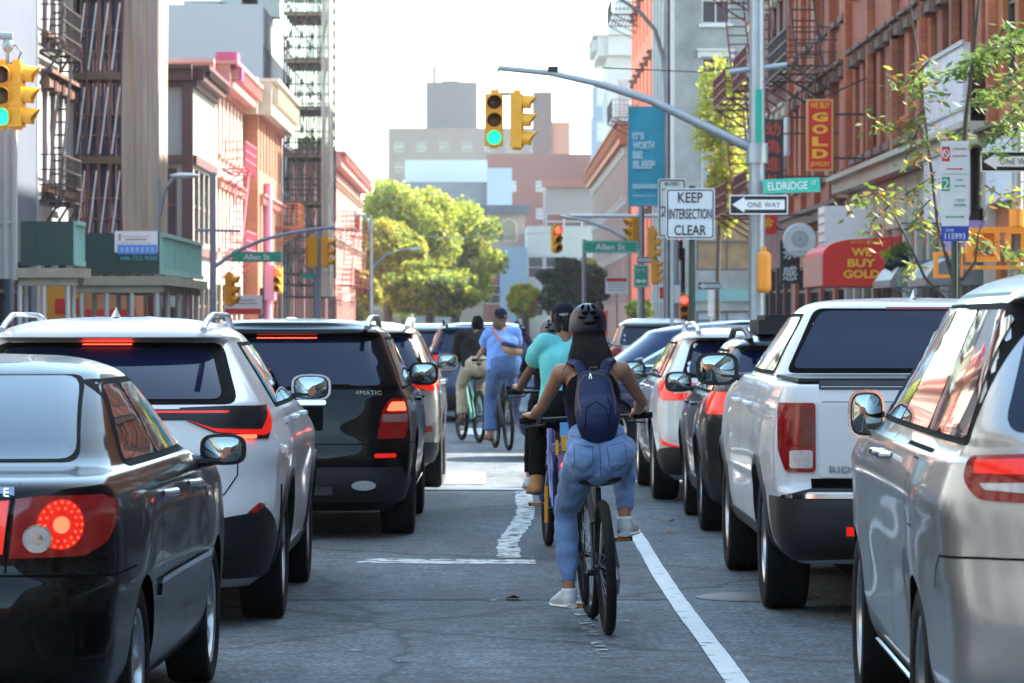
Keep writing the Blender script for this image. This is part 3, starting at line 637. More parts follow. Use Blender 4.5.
# left side, beyond the cross street
SCR = mat("ribbed_white_panel", (.50, .50, .47), .6, var=.1)
b = building("blue_grey_building", "plain blue grey stucco building behind the yellow signal at the left edge", -1, 66, 73.4, 15, GRB, street=[dict(z=.4, h=2.2, w=2.6, n=2, style='store')])
a = MB(); a.box((0, 0, 1.35), (1.7, .08, 2.7)); 
for x in np.arange(-.82, .83, .137): a.box((x, -.06, 1.35), (.06, .06, 2.7))
a.box((-.86, -.03, 1.35), (.06, .16, 2.74)); a.box((.86, -.03, 1.35), (.06, .16, 2.74)); a.box((0, -.07, 1.0), (1.7, .03, .05))
o = a.build("ribbed_panel", SCR, None, False); o.location = (-9.28, 66-.35, 2.35); tag(o, "white ribbed metal screen hanging on the building at the far left edge", "screen")
for xx in (-.8, .8):
    a = MB(); a.bar((xx, .04, 2.3), (xx, .36, 2.3), .06); a.bar((xx, .04, .5), (xx, .36, .5), .06); a.build("bracket", STEEL, o, False)
b = building("white_fire_escape_building", "narrow white building with dark red windows and fire escapes, left of the scaffold", -1, 73.6, 80, 15, WST, street=[dict(z=z, h=2.0, w=.85, n=4, fm=FER, sill=BRS, lintel=BRS) for z in (4.2, 7.3, 10.5)]+[dict(z=.4, h=2.4, w=2.4, n=2, style='store')])
fire_escape(b, -1, .3, 3.7, (3.9, 6.9, 9.9), FEM, .45)
b = building("scaffolded_building", "brick building hidden behind scaffold and debris netting, left of the street", -1, 80.2, 100, 16, RB3, street=[dict(z=z, h=2.0, w=1.0, n=9, fm=WFRM) for z in (4.4, 7.6, 10.8)]+[dict(z=.3, h=2.4, w=2.6, n=5, style='store', pm=mat("orange_shop_window", (.5, .18, .03), .4, var=.5, vs=1.))])
def net(name, col, a0=.45, vs=(1, 1, 1), sc=3.):
    m = mat(name, col, .7, var=.45, vs=sc, stretch=vs); t = m.node_tree; n = t.nodes; b_ = n["Principled BSDF"]
    tc = n.new("ShaderNodeTexCoord"); mp = n.new("ShaderNodeMapping"); mp.inputs["Scale"].default_value = (3, 3, .5); t.links.new(tc.outputs["Object"], mp.inputs[0])
    q = n.new("ShaderNodeTexNoise"); q.inputs["Scale"].default_value = 1.2; q.inputs["Detail"].default_value = 6; t.links.new(mp.outputs[0], q.inputs["Vector"])
    r = n.new("ShaderNodeMapRange"); r.inputs[1].default_value = .35; r.inputs[2].default_value = .65; r.inputs[3].default_value = a0-.3; r.inputs[4].default_value = min(1, a0+.35); t.links.new(q.outputs[0], r.inputs[0]); t.links.new(r.outputs[0], b_.inputs["Alpha"]); return m
def scaffold(name, label, x0, x1, y0, y1, z0, z1, bays, lifts, fm, braces=None, netm=None, nety=None, tarp=None, tarpy=None, tr=1.):
    root = empty(name, (x1, y0, 0)); tag(root, label, "scaffold"); a = MB(); L = y1-y0; w = x1-x0
    for i in range(bays+1):
        for x in (0, -w): a.tube([(x, L*i/bays, z0), (x, L*i/bays, z1)], .035*tr, 6)
    for j in range(lifts+1):
        z = z0+(z1-z0)*j/lifts
        for dz in (0, 1.0):
            if z+dz <= z1: a.tube([(0, 0, z+dz), (0, L, z+dz)], .03*tr, 5); a.tube([(0, 0, z+dz), (-w, 0, z+dz)], .03, 5)
        for i in range(bays+1): a.tube([(0, L*i/bays, z), (-w, L*i/bays, z)], .03, 5)
    a.build("scaffold_frame", fm, root, False)
    a = MB()
    for j in range(1, lifts+1): z = z0+(z1-z0)*j/lifts; a.box((-w/2, L/2, z-.08), (w*.9, L, .05))
    a.build("walkway", mat("scaffold_plank", (.16, .11, .07), .8, var=.4), root, False)
    if braces:
        a = MB()
        for i in range(bays):
            for j in range(lifts):
                z = z0+(z1-z0)*j/lifts; h = (z1-z0)/lifts; a.tube([(.03, L*i/bays+.1, z+.3), (.03, L*(i+1)/bays-.1, z+h*.9)], .022*tr, 6)
        a.tube([(0.03, .1, z0+.2), (-w, -.03, z0+2.2)], .04, 6)
        a.build("brace", braces, root, False)
    def cloth(nm, ya, yb, m, dx, amp):
        vs, fs = [], []; ny, nz_ = int((yb-ya)/.18)+2, int((z1-z0)/.5)+2
        for i in range(ny):
            for j in range(nz_):
                y = ya+(yb-ya)*i/(ny-1); z = z0+(z1-z0)*j/(nz_-1); d = amp*(noise.noise(Vector((y*1.8, z*.22, dx*9)))+.5*math.sin(y*7+noise.noise(Vector((y, z*.2, 3)))*3)); vs.append((dx+d, y, z))
        fs = [(i*nz_+j, (i+1)*nz_+j, (i+1)*nz_+j+1, i*nz_+j+1) for i in range(ny-1) for j in range(nz_-1)]
        c = MB(); c.add(vs, fs); c.build(nm, m, root, True, 80)
    if netm: cloth("debris_netting", nety[0], nety[1], netm, -.12, .04)
    if tarp: cloth("hanging_sheeting", tarpy[0], tarpy[1], tarp, .16, .20)
    return root
def end_scaffold(name, label, x0, x1, y0, y1, z0, z1, nx, ny, lifts, tube, bracem, r, cloths, planks=None, ledger=True):
    root = empty(name, (x0, y0, 0)); tag(root, label, "scaffold"); w, L, a = x1-x0, y1-y0, MB(); zs = [z0+(z1-z0)*j/lifts for j in range(lifts+1)]
    for i in range(nx+1):
        for k in range(ny+1): a.tube([(w*i/nx, L*k/ny, .13), (w*i/nx, L*k/ny, z1)], r, 6)
    for z in zs:
        for dz in (0, .95, .5):
            if z+dz > z1: continue
            for k in (0, ny): a.tube([(-.05, L*k/ny, z+dz), (w+.05, L*k/ny, z+dz)], r*.85, 5)
            for i in (0, nx): a.tube([(w*i/nx, 0, z+dz), (w*i/nx, L, z+dz)], r*.85, 5)
    a.build("scaffold_frame", tube, root, False)
    a = MB(); h = (z1-z0)/lifts
    for j, z in enumerate(zs[:-1]):
        for i in range(nx): a.tube([(w*(i+.15)/nx, -.05, z+.1), (w*(i+.85)/nx, -.05, z+h*.85)], r*.7, 5)
        a.tube([(w+.03, 0, z), (w+.03, L, z+h)], r*.7, 5); a.tube([(w, L+.02, z), (0, L+.02, z+h)], r*.7, 5)
    a.build("brace", bracem, root, False); a = MB()
    for z in zs[1:-1]: a = MB(); a.box((w/2, L/2, z-.05), (w*.95, L*.95, .05)); a.box((w/2, .02, z-.03), (w, .08, .16)); a.build("walkway", planks or mat("scaffold_plank", (.16, .11, .07), .8, var=.4), root, False)
    for nm, m, pts, amp in cloths:                    # cloth hung along a plan polyline
        vs, q = [], []
        for p, e in zip(pts, pts[1:]):
            k = max(2, int(math.hypot(e[0]-p[0], e[1]-p[1])/.05)); q += [(p[0]+(e[0]-p[0])*i/k, p[1]+(e[1]-p[1])*i/k) for i in range(k)]
        q.append(pts[-1]); nz_ = int((z1-z0)/.4)
        for i, (x, y) in enumerate(q):
            for j in range(nz_+1):
                z = z0+(z1-z0)*j/nz_; d = amp*(noise.noise(Vector((x*5, y*5, z*.25)))+.45*math.sin(i*.9+2*noise.noise(Vector((x*2, y*2, z*.3))))); vs.append((x+d*.7, y+d, z))
        n1 = nz_+1; c = MB(); c.add(vs, [(i*n1+j, (i+1)*n1+j, (i+1)*n1+j+1, i*n1+j+1) for i in range(len(q)-1) for j in range(nz_)]); c.build(nm, m, root, True, 80)
    return root
end_scaffold("netted_scaffold", "scaffold with dark blue netting, pale diagonal braces and brown hanging sheeting, above the green sheds", -8.97, -7.2, 80, 81.7, 3.3, 16, 7, 2, 7, mat("rusty_scaffold_tube", (.22, .10, .07), .6, .3, var=.6, vs=2), mat("pale_brace", (.8, .8, .78), .5), .028,
    [("debris_netting", net("blue_netting", (.06, .09, .20), .50, (1, 1, .4), 5.), [(.05, .28), (1.05, .28)], .04), ("inner_netting", net("dark_inner_netting", (.04, .035, .04), .8, (1, 1, .4), 5.), [(.05, 1.3), (1.7, 1.3)], .04), ("hanging_sheeting", net("brown_sheeting", (.42, .33, .27), 1.1, (6, 6, .12), 3.), [(1.04, -.12), (1.40, -.16), (1.82, -.12), (1.86, .8), (1.84, 1.7)], .06)])
BRN = mat("brown_window_band", (.10, .04, .035), .7); 
b = building("brown_and_cream_building", "low brown and cream corner building with big dark windows, right of the scaffold", -1, 112, 121, 9.1, mat("beige_panel", (.30, .28, .25), .8, var=.1), depth=16, near=[dict(z=z, h=2.2, w=2.3, n=6, m=.35, fm=BRN, style='sash') for z in (3.9,)]+[dict(z=.3, h=1.6, w=2.2, n=6, m=.35, fm=BRN)], street=[dict(z=3.9, h=2.2, w=1.7, n=4, fm=BRN), dict(z=.3, h=2.2, w=1.9, n=4, fm=BRN, style='store')], cornice=(BRN, .35, .35))
bb = MB()
for z in (3.6, 6.35, 8.7): bb.box((-8, -.06, z), (16, .12, .28)); bb.box((.06, 4.5, z), (.12, 9, .28))
for x in (-.15, -2.85, -5.4, -8): bb.box((x, -.07, 4.9), (.34, .14, 8.0))
bb.build("brown_band", BRN, b, False)
b = building("cream_pink_building", "cream and pink row building with magenta cornice block, left of the orange brick building", -1, 121.2, 134.6, 9.9, mat("cream_pink_render", (.56, .42, .32), .8, var=.2), street=[dict(z=z, h=2.0, w=.9, n=7, fm=PNK, lintel=PNK, sill=PNK) for z in (3.9, 7.0)]+[dict(z=.3, h=2.4, w=2.2, n=5, style='store')], cornice=(PNK, .7, .5))
MAG = mat("magenta_paint", (.42, .06, .14), .6); a = MB(); a.box((.35, .9, 10.05), (.7, 1.4, .5)); a.box((.6, .9, 9.6), (.5, 1.1, .45)); a.build("cornice_block", MAG, b, False)
fire_escape(b, -1, 3.0, 8.5, (3.6, 6.6), mat("pink_iron", (.5, .12, .18), .6), .8)
b = building("orange_brick_building", "orange brick building with ornate cornice and an orange balcony, left of the glazed tower", -1, 134.8, 150.5, 10.2, ORB, X=-8.45, depth=10, street=[dict(z=z, h=1.9, w=.8, n=8, fm=WFRM, lintel=PNK) for z in (3.9, 7.0)]+[dict(z=.3, h=2.4, w=2.4, n=5, style='store')], cornice=(CRM, 1.2, .5))
fire_escape(b, -1, 11, 15, (5.2,), mat("orange_iron", (.5, .15, .05), .6), .9, False)
dp = MB(); dp.tube([(.16, 3.2, 0), (.16, 3.2, 6.6)], .16, 8); dp.box((.25, 3.2, 2.9), (.4, .7, 1.3)); dp.build("pink_downpipe", mat("pink_pipe_paint", (.62, .25, .38), .5), b)
b = building("tall_grey_building", "tall blank grey building with a single window, rising behind the orange and cream buildings", -1, 151, 172, 14.4, mat("pale_grey_stucco", (.24, .26, .29), .85, var=.06, vs=.4), X=-9.3, depth=12, near=[dict(z=11.6, h=1.5, w=1.0, n=5, m=.2, skip=(0, 1, 2, 4))], street=[dict(z=z, h=2.0, w=1.2, n=14) for z in (4, 7.4, 10.8)])
for i, (px, h) in enumerate(((240, 1.2), (262, .9), (205, .6))):
    a = MB(); a.box((0, 0, h/2), (1.6, 1.6, h)); a.box((0, 0, h+.05), (1.8, 1.8, .1)); o = a.build("rooftop_bulkhead", WST, b, False); o.location = (PX(px, 158)+9.3, 7, 14.4)
end_scaffold("open_scaffold_tower", "tall open scaffold tower with thin netting against the sky, right of the orange brick building", -8.45, -6.62, 152, 158, 2.6, 24, 4, 3, 11, mat("dark_scaffold_tube", (.04, .032, .03), .6, .4, var=.3), mat("dark_brace", (.07, .04, .03), .6), .038,
    [("debris_netting", net("pale_netting", (.12, .16, .19), .30, (1, 1, .4), 2.5), [(.1, .6), (1.5, .6)], .05), ("grey_sheeting", net("grey_sheeting", (.28, .24, .20), 1.1, (3, 3, .12), 3.), [(1.52, -.08), (1.86, -.08), (1.87, 3)], .03)])
b = building("pink_far_building", "pink row building with rooftop shrubs, where the left facades meet the trees", -1, 200.5, 246, 10.6, PNK, X=-8.55, depth=8, street=[dict(z=z, h=1.9, w=1.0, n=14, fm=WFRM, lintel=CRM) for z in (3.8, 7.0)]+[dict(z=.3, h=2.4, w=2.4, n=12, style='store')], cornice=(PNK, .7, .5))
fire_escape(b, -1, 6, 14, (3.5, 6.7), FER, 1.0); fire_escape(b, -1, 26, 34, (3.5, 6.7), FER, 1.0)
# ---------------------------------------------------------------- far buildings that close the view
def far(name, label, px0, px1, ptop, D, wm, dp=20, rows=(), pm=WPANE, cw=1.6, ch=1.5, extra=None, cols=None, z0=0, roof=None):
    x0, x1, H = PX(px0, D), PX(px1, D), PZ(ptop, D); root = empty(name, (x0, D, z0)); tag(root, label, "building"); a = MB(); W_ = x1-x0; hs = []
    cols = cols or max(1, int(W_/3.6)); pt = W_/cols
    for r in rows:
        for i in range(cols): hs.append((pt*(i+.5)-cw/2, r, pt*(i+.5)+cw/2, r+ch))
    wall_holes(a, (0, 0, 0), (1, 0, 0), (0, -1, 0), W_, H-z0, hs, .3)
    a.add([(0, 0, H-z0), (W_, 0, H-z0), (W_, dp, H-z0), (0, dp, H-z0)], [(0, 1, 2, 3)]); a.add([(0, 0, 0), (0, dp, 0), (0, dp, H-z0), (0, 0, H-z0)], [(0, 1, 2, 3)]); a.add([(W_, 0, 0), (W_, 0, H-z0), (W_, dp, H-z0), (W_, dp, 0)], [(0, 1, 2, 3)]); a.add([(0, dp, 0), (W_, dp, 0), (W_, dp, H-z0), (0, dp, H-z0)], [(0, 1, 2, 3)])
    a.box((W_/2, dp/2, (H-z0)/2), (W_-.9, dp-.9, H-z0-.3)); a.build("wall", wm, root, False)
    for h in hs[:90]: window(root, ((h[0]+h[2])/2, 0, h[1]), 0, cw, ch, 'sash', WFRM, pm)
    if roof: c = MB(); c.box((W_/2, -.3, H-z0+.2), (W_+.8, .8, .8)); c.build("cornice", roof, root, False)
    return root
BG1 = mat("far_beige_brick", (.17, .13, .105), .9, var=.1, vs=.05); BG2 = mat("far_red_brick", (.20, .075, .06), .9, var=.12, vs=.05); BG3 = mat("far_brown_brick", (.11, .065, .058), .9, var=.1, vs=.05); BG4 = mat("far_grey_wall", (.11, .125, .14), .85, var=.1, vs=.1); BG5 = mat("far_white_wall", (.38, .41, .45), .7, var=.1, vs=.1); BG6 = mat("far_blue_wall", (.15, .20, .27), .7, var=.1, vs=.2)
b = far("slab_block", "wide beige brick apartment slab far down the street, under the taller block", 388, 546, 128, 600, BG1, rows=[6+3.3*i for i in range(3, 8)], cw=1.5, ch=1.5)
b = far("tower_block", "grey brown tower block with rooftop mast, tallest on the left skyline", 426, 477, 82, 606, mat("far_taupe_brick", (.10, .085, .085), .9, var=.1, vs=.05), rows=[10, 14], cols=4)
ms = MB(); ms.tube([(1.3, 2, 40), (1.3, 2, 43.5)], .3, 6); ms.box((4, 6, 40.8), (3, 3, 1)); ms.build("mast", BG3, b, False)
b = far("chimney_tower", "slim brown tower rising behind the hanging traffic signals", 533, 552, 92, 500, BG3, dp=8)
b = far("orange_block", "small orange brick block leaning on the slim brown tower", 552, 570, 122, 500.5, mat("far_orange_brick", (.38, .15, .09), .9), dp=12)
b = far("long_red_block", "long red brick apartment block across the middle distance, under the hanging signals", 486, 606, 154, 430, BG2, rows=[8, 10.6, 13.4, 16.6], cw=2.4, ch=1.3, pm=WPANEL)
b = far("white_rooftop_block", "white box shaped building above the trees, left of the long red block", 405, 487, 160, 400, BG5, dp=10)
b = far("grey_glass_block", "low grey building with a glass strip, behind the arched building", 400, 512, 182, 385, BG4, rows=[9.5], cw=2.8, ch=2.4, cols=4)
b = far("pale_blue_annexe", "pale blue wall stepping down beside the low grey building", 487, 512, 168, 384, mat("far_pale_blue_wall", (.24, .31, .38), .8), dp=8)
b = far("arched_building", "beige building with three arched openings under a dark roof edge", 456, 525, 212, 330, mat("far_stone", (.24, .18, .15), .85, var=.1, vs=.2), roof=mat("dark_slate_edge", (.05, .06, .08), .7))
for i, px in enumerate((470, 494, 509)):
    a = MB(); w_ = .62; pts = [(-w_, 0), (w_, 0), (w_, 1.2)]+[(w_*math.cos(t), 1.2+w_*math.sin(t)) for t in np.linspace(0, math.pi, 9)][1:]; a.prism(pts, (PX(px, 330)-PX(456, 330), -.12, PZ(240, 330)), (1, 0, 0), (0, 0, 1), (0, .1, 0)); a.build("arched_opening", WPANE, b, False)
    a = MB(); pts2 = [(x*1.22, y*1.1-.1) for x, y in pts]; a.prism(pts2, (PX(px, 330)-PX(456, 330), -.06, PZ(240, 330)), (1, 0, 0), (0, 0, 1), (0, .05, 0)); a.build("arch_surround", CRM, b, False)
b = far("blue_wall_building", "pale blue blank walled building right of the arched building", 500, 527, 247, 300, BG6, dp=8)
b = far("brown_low_building", "small dark red building left of the blue wall, above the trees", 486, 500, 248, 302, BG2, dp=8, rows=[3], cols=1)
b = far("balcony_building", "pale building with black balconies, behind the overhead green street sign", 527, 596, 226, 310, mat("far_cream_wall", (.30, .31, .30), .85), rows=[2, 5.2], cw=1.3, ch=1.8, cols=4)
b = far("red_corner_block", "red and grey block left of the rust coloured cornice", 546, 600, 185, 340, mat("far_grey_brown", (.17, .155, .15), .85), rows=[6, 10], cols=3, roof=BG2)
b = far("pale_blue_tower", "pale blue glass building on the skyline left of the tall white building", 592, 612, 116, 420, BG6, dp=8, rows=[26, 22, 18], cw=1.2, ch=2.2, cols=1, pm=WPANEL)
b = far("end_block", "brown block closing the street behind the park trees", 330, 470, 262, 420, BG3, rows=[3], cols=5)

# ---------------------------------------------------------------- trees
def leafmat(name, c, var=.35):
    m = mat(name, c, .6, var=var, vs=1.5); b_ = m.node_tree.nodes["Principled BSDF"]; t = m.node_tree
    tr = t.nodes.new("ShaderNodeBsdfTranslucent"); mx = t.nodes.new("ShaderNodeMixShader"); mx.inputs[0].default_value = .5
    t.links.new(b_.inputs["Base Color"].links[0].from_socket, tr.inputs[0]); t.links.new(b_.outputs[0], mx.inputs[1]); t.links.new(tr.outputs[0], mx.inputs[2]); tr.inputs[0].default_value = (*[min(1, q*1.7) for q in c], 1); t.links.new(mx.outputs[0], t.nodes["Material Output"].inputs[0]); return m
LYG = leafmat("yellow_green_leaf", (.36, .40, .05)); LYE = leafmat("yellow_leaf", (.36, .32, .045)); LGR = leafmat("green_leaf", (.12, .18, .035)); LDK = leafmat("dark_leaf", (.018, .035, .015)); LOR = leafmat("orange_leaf", (.22, .10, .03))
BARK = mat("bark", (.05, .04, .032), .9, var=.4, vs=6, bump=.4)
def leaves(parent, blobs, n, size, mats, wts, seed=1, name="crown", shell=.25, asp=.6):
    rg = np.random.default_rng(seed); B = np.array(blobs, float); vol = B[:, 3]*B[:, 4]*B[:, 5]; vol = vol**.75
    idx = rg.choice(len(B), n, p=vol/vol.sum()); d = rg.normal(size=(n, 3)); d /= np.linalg.norm(d, axis=1)[:, None]; r = shell+(1-shell)*rg.random(n)**.5; r *= .85+.3*rg.random(n)
    c = B[idx, :3]+d*r[:, None]*B[idx, 3:6]
    a = rg.normal(size=(n, 3)); a /= np.linalg.norm(a, axis=1)[:, None]; b = np.cross(a, rg.normal(size=(n, 3))); b /= np.linalg.norm(b, axis=1)[:, None]
    s = size*(.6+.8*rg.random(n))[:, None]; v = np.stack([c-a*s/2, c+b*s*asp/2, c+a*s/2, c-b*s*asp/2], 1).reshape(-1, 3)
    f = np.arange(n*4).reshape(-1, 4)
    cl = rg.random(len(B)); mi = (np.searchsorted(np.cumsum(wts), (rg.random(n)*.45+cl[idx]*.55)*.999)).astype(np.int32)
    me = bpy.data.meshes.new(name); me.vertices.add(n*4); me.vertices.foreach_set("co", v.reshape(-1)); me.loops.add(n*4); me.loops.foreach_set("vertex_index", f.reshape(-1).astype(np.int32)); me.polygons.add(n)
    me.polygons.foreach_set("loop_start", (np.arange(n)*4).astype(np.int32)); me.polygons.foreach_set("loop_total", np.full(n, 4, np.int32)); me.polygons.foreach_set("material_index", mi); me.update()
    return link(name, me, mats, parent, False)
def crown_blobs(c, r, k, seed, br=.33):
    rg = random.Random(seed); out = []
    for i in range(k):
        while True:
            d = Vector((rg.uniform(-1, 1), rg.uniform(-1, 1), rg.uniform(-1, 1)))
            if .35 < d.length < .92: break
        q = rg.uniform(.65, 1.2)*br; out.append((c[0]+d.x*r[0], c[1]+d.y*r[1], c[2]+d.z*r[2], r[0]*q, r[1]*q, r[2]*q*.8))
    return out
def tree(name, label, loc, c, r, k, n, size, mats, wts, seed, trunk=.22, group=None, br=.33):
    root = empty(name, loc); tag(root, label, "tree", group); bl = crown_blobs(c, r, k, seed, br); leaves(root, bl, n, size, mats, wts, seed)
    t = MB(); top = Vector((c[0]*.6, c[1]*.6, c[2]-r[2]*.4)); t.tube([(0, 0, -.1), (0, 0, top.z*.5), top, (c[0], c[1], c[2]+r[2]*.4)], [trunk*1.2, trunk, trunk*.8, trunk*.3], 8)
    for q in bl[::2]: t.tube([(top.x*.8, top.y*.8, top.z*.75), ((top.x+q[0])/2, (top.y+q[1])/2, (top.z+q[2])/2+.2), q[:3]], [trunk*.5, trunk*.3, trunk*.1], 6)
    t.build("trunk", BARK, root); return root
gp = "park trees at the end of the street"
def ptree(px, ptop, D, hw, label, seed, mats, wts, n=9000, size=.42, pbot=310, br=.30):
    X, zt, zb_ = PX(px, D), PZ(ptop, D), max(1.6, PZ(pbot, D)); h = (zt-zb_)/2; w_ = hw*D/F
    tree("park_tree", label, (X, D, 0), (0, 0, zb_+h), (w_, w_*.8, h), 75, int(n*2.0), size*.72, mats, wts, seed, .3, gp, br)
ptree(405, 178, 262, 52, "tallest light green park tree, left of centre under the sky", 1, [LYG, LYE, LGR], [.60, .15, .25], 15000)
ptree(388, 222, 250, 40, "yellow tinged park tree in front of the tallest one", 2, [LYE, LYG, LGR], [.5, .3, .2], 12000)
ptree(455, 200, 268, 46, "light green park tree right of the tallest, reaching the arched building", 3, [LYG, LYE, LGR], [.6, .1, .3], 12000)
ptree(430, 262, 240, 46, "low broad park tree, its crown just above the parked car roofs", 4, [LYG, LGR, LYE], [.5, .3, .2], 12000, pbot=318)
ptree(360, 268, 236, 20, "small yellow green park tree beside the pink facade", 5, [LYE, LYG], [.5, .5], 5000, pbot=318)
ptree(524, 282, 200, 16, "small yellow green tree left of the dark evergreen", 6, [LYE, LYG, LGR], [.4, .4, .2], 4000, .3, 318)
ptree(574, 258, 190, 36, "dark evergreen below the overhead green street sign", 7, [LDK, LGR], [.8, .2], 9000, .35, 320)
ptree(592, 262, 240, 18, "yellow green tree peeping over the dark evergreen", 8, [LYG, LYE], [.6, .4], 3000, .4, 300)
ptree(640, 300, 150, 14, "small bright green street tree behind the silver far SUV", 9, [LYG, LGR], [.6, .4], 2500, .25, 320)
tree("street_tree", "tall yellow green street tree standing before the grey corner building", (8.25, 134, .13), (.15, 0, 7.7), (.95, .95, 3.1), 30, 6500, .20, [LYE, LYG, LGR], [.5, .4, .1], 11, .08, br=.40)
r_ = empty("rooftop_shrubs", (-9.6, 205, 10.6)); tag(r_, "dark green shrubs growing on the roof of the pink building", "shrub"); leaves(r_, [(-.4, 2, .5, .8, 1.5, .8), (0, 6, .4, .7, 1.5, .6), (.2, 10, .3, .6, 1.5, .5)], 1500, .35, [LGR, LDK], [.5, .5], 3, "foliage")
# near right tree with thin branches
root = empty("young_street_tree", (5.32, 42, .13)); tag(root, "slender street tree with drooping green and orange leaves, behind the parking sign", "tree")
t = MB(); tw = []
def branch(pts, r0):
    pts = [Vector(p) for p in pts]; t.tube(pts, [r0*(1-.75*i/(len(pts)-1)) for i in range(len(pts))], 6); return pts
def TP(px, py, dy=0.): q = P(px, py, 42+dy); return (q.x-5.32, q.y-42, q.z-.13)
branch([(0, 0, -.1), (0, 0, 1.3), TP(957, 262), TP(962, 200), TP(966, 120), TP(975, 40), TP(985, -60)], .055)
branch([TP(957, 290), TP(948, 262), TP(938, 225, .2), TP(930, 160, .3), TP(918, 60, .3), TP(905, -30, .3)], .03)
branch([TP(946, 300), TP(925, 278, -.2), TP(905, 235, -.3), TP(888, 205, -.3), TP(870, 190, -.3)], .02)
branch([TP(962, 280), TP(975, 262, -.1), TP(978, 235, -.2), TP(990, 200)], .02)
SEG = [((1024, 28), (985, 60), (945, 72), (915, 80)), ((1024, 62), (1000, 85), (965, 105)), ((1030, 95), (1005, 120), (985, 145)), ((1010, 20), (990, 50), (955, 68)), ((930, 60), (905, 85), (885, 75)), ((925, 110), (900, 130), (868, 118)), ((920, 125), (905, 160), (930, 150)), ((905, 200), (880, 190), (845, 205)), ((905, 195), (920, 185), (935, 175)), ((890, 205), (872, 222), (868, 235)), ((930, 200), (915, 215), (935, 235)), ((985, 185), (1000, 195), (1024, 190)), ((960, 230), (985, 245), (1005, 240)), ((1010, 250), (1024, 262), (1030, 270)), ((970, 130), (950, 140), (935, 128)), ((1024, 120), (1010, 140), (1000, 150)), ((918, 260), (905, 268), (900, 272)), ((1024, 45), (1000, 42), (975, 58)), ((1030, 75), (1008, 92), (985, 97)), ((950, 95), (930, 92), (912, 100))]
rg = random.Random(5); LV = MB()
for si, sg in enumerate(SEG):
    dy = rg.uniform(-.9, .9); pts = branch([TP(x, y, dy) for x, y in sg], .012); dense = 1 if sg[0][0] > 985 else .6
    for a, b_ in zip(pts, pts[1:]):
        k = int((b_-a).length/.019*dense)+1
        for i in range(k):
            for s_ in (-1, 1, 1):
                p = a.lerp(b_, rg.random())+Vector((rg.gauss(0, .06), rg.gauss(0, .10), rg.gauss(-.03, .06))); L_ = rg.uniform(.08, .15); d = Vector((s_*rg.uniform(.2, 1), rg.uniform(-.6, .6), rg.uniform(-.9, .3))).normalized()*L_; n2 = d.cross(Vector((rg.uniform(-1, 1), rg.uniform(-1, 1), 1))).normalized()*L_*.2
                mi = 0 if dense == 1 or rg.random() < .55 else (1 if rg.random() < .5 else 2)
                LV.add([p, p+d*.45+n2, p+d, p+d*.45-n2], [(0, 1, 2, 3)], mi)
t.build("trunk", BARK, root); LV.build("leaves", [LGR, LOR, LYG], root, False)

hz = MB(); hz.box((0, 330, 60), (700, 900, 123)); ho = hz.build("haze", [], None, False); tag(ho, "pale summer air over the street", None, None, "stuff")
hm = bpy.data.materials.new("haze_air"); hm.use_nodes = True; hn = hm.node_tree.nodes; hn.remove(hn["Principled BSDF"]); pv = hn.new("ShaderNodeVolumePrincipled"); pv.inputs["Color"].default_value = (.96, .97, 1, 1); pv.inputs["Density"].default_value = HAZE
hm.node_tree.links.new(pv.outputs[0], hn["Material Output"].inputs["Volume"]); ho.data.materials.append(hm)
# ---------------------------------------------------------------- the cars
PW = paint("white_car_paint", (.74, .75, .76), coat=.6); PWP = paint("pearl_white_car_paint", (.66, .67, .67)); PB = paint("black_car_paint", (.003, .0025, .003), rough=.3, coat=.4, spec=.05)
PBR = paint("deep_brown_black_paint", (.004, .003, .0035), rough=.3, coat=.4, spec=.05)
PS = paint("silver_car_paint", (.37, .385, .40), .75, .34, .6); PG = paint("grey_beige_car_paint", (.32, .30, .27), .6, .32)
PDG = paint("dark_grey_car_paint", (.02, .02, .024), .2, .3, .6, .2); PN = paint("navy_car_paint", (.008, .02, .07), .2, .3, .6, .2); PSV = paint("pale_silver_paint", (.36, .36, .36), .7, .35)
CLAD = mat("grey_cladding", (.014, .014, .016), .6, var=.2)
SEAM = DARK; REDR = mat("bright_red_lens", (.30, .008, .006), .12, coat=.3, var=.6, vs=40); REDF = glow("lamp_facet_red", (1, .06, .02), .45)
def disc(cx, cz, r, n=20): return [(cx+r*math.cos(2*math.pi*i/n), cz+r*math.sin(2*math.pi*i/n)) for i in range(n)]
def rect(x0, z0, x1, z1): return [(x0, z0), (x1, z0), (x1, z1), (x0, z1)]
def seams(c, ys, z0, z1, top=0.):
    for sd_ in (1, -1):
        for y in ys: c.line("door_seam", [(y, z0), (y+.02, (z0+z1)/2), (y, z1)], SEAM, .007, 'y', sd_)
LW_KEEP = True

# 1 black sedan, near left
k = [(.19, .22, 4.3, .74, .2, .3), (.26, .06, 4.45, .80, .26, .35), (.40, .0, 4.53, .835, .30, .4), (.56, .0, 4.53, .845, .31, .4), (.66, .015, 4.52, .85, .31, .4), (.71, .04, 4.5, .85, .30, .4), (.85, .055, 4.42, .85, .29, .4),
     (.95, .065, 4.2, .845, .27, .4), (1.0, .085, 3.9, .832, .24, .4), (1.025, .12, 3.6, .815, .2, .4), (1.045, .22, 3.5, .80, .2, .4), (1.06, .52, 3.42, .775, .16, .4), (1.09, .70, 3.35, .755, .15, .4),
     (1.18, .90, 3.15, .715, .15, .35), (1.28, 1.14, 2.95, .67, .15, .3), (1.37, 1.40, 2.72, .62, .16, .3), (1.405, 1.52, 2.6, .59, .17, .3), (1.435, 1.70, 2.45, .53, .2, .3), (1.458, 1.95, 2.3, .40, .2, .2), (1.468, 2.05, 2.2, .12, .05, .05)]
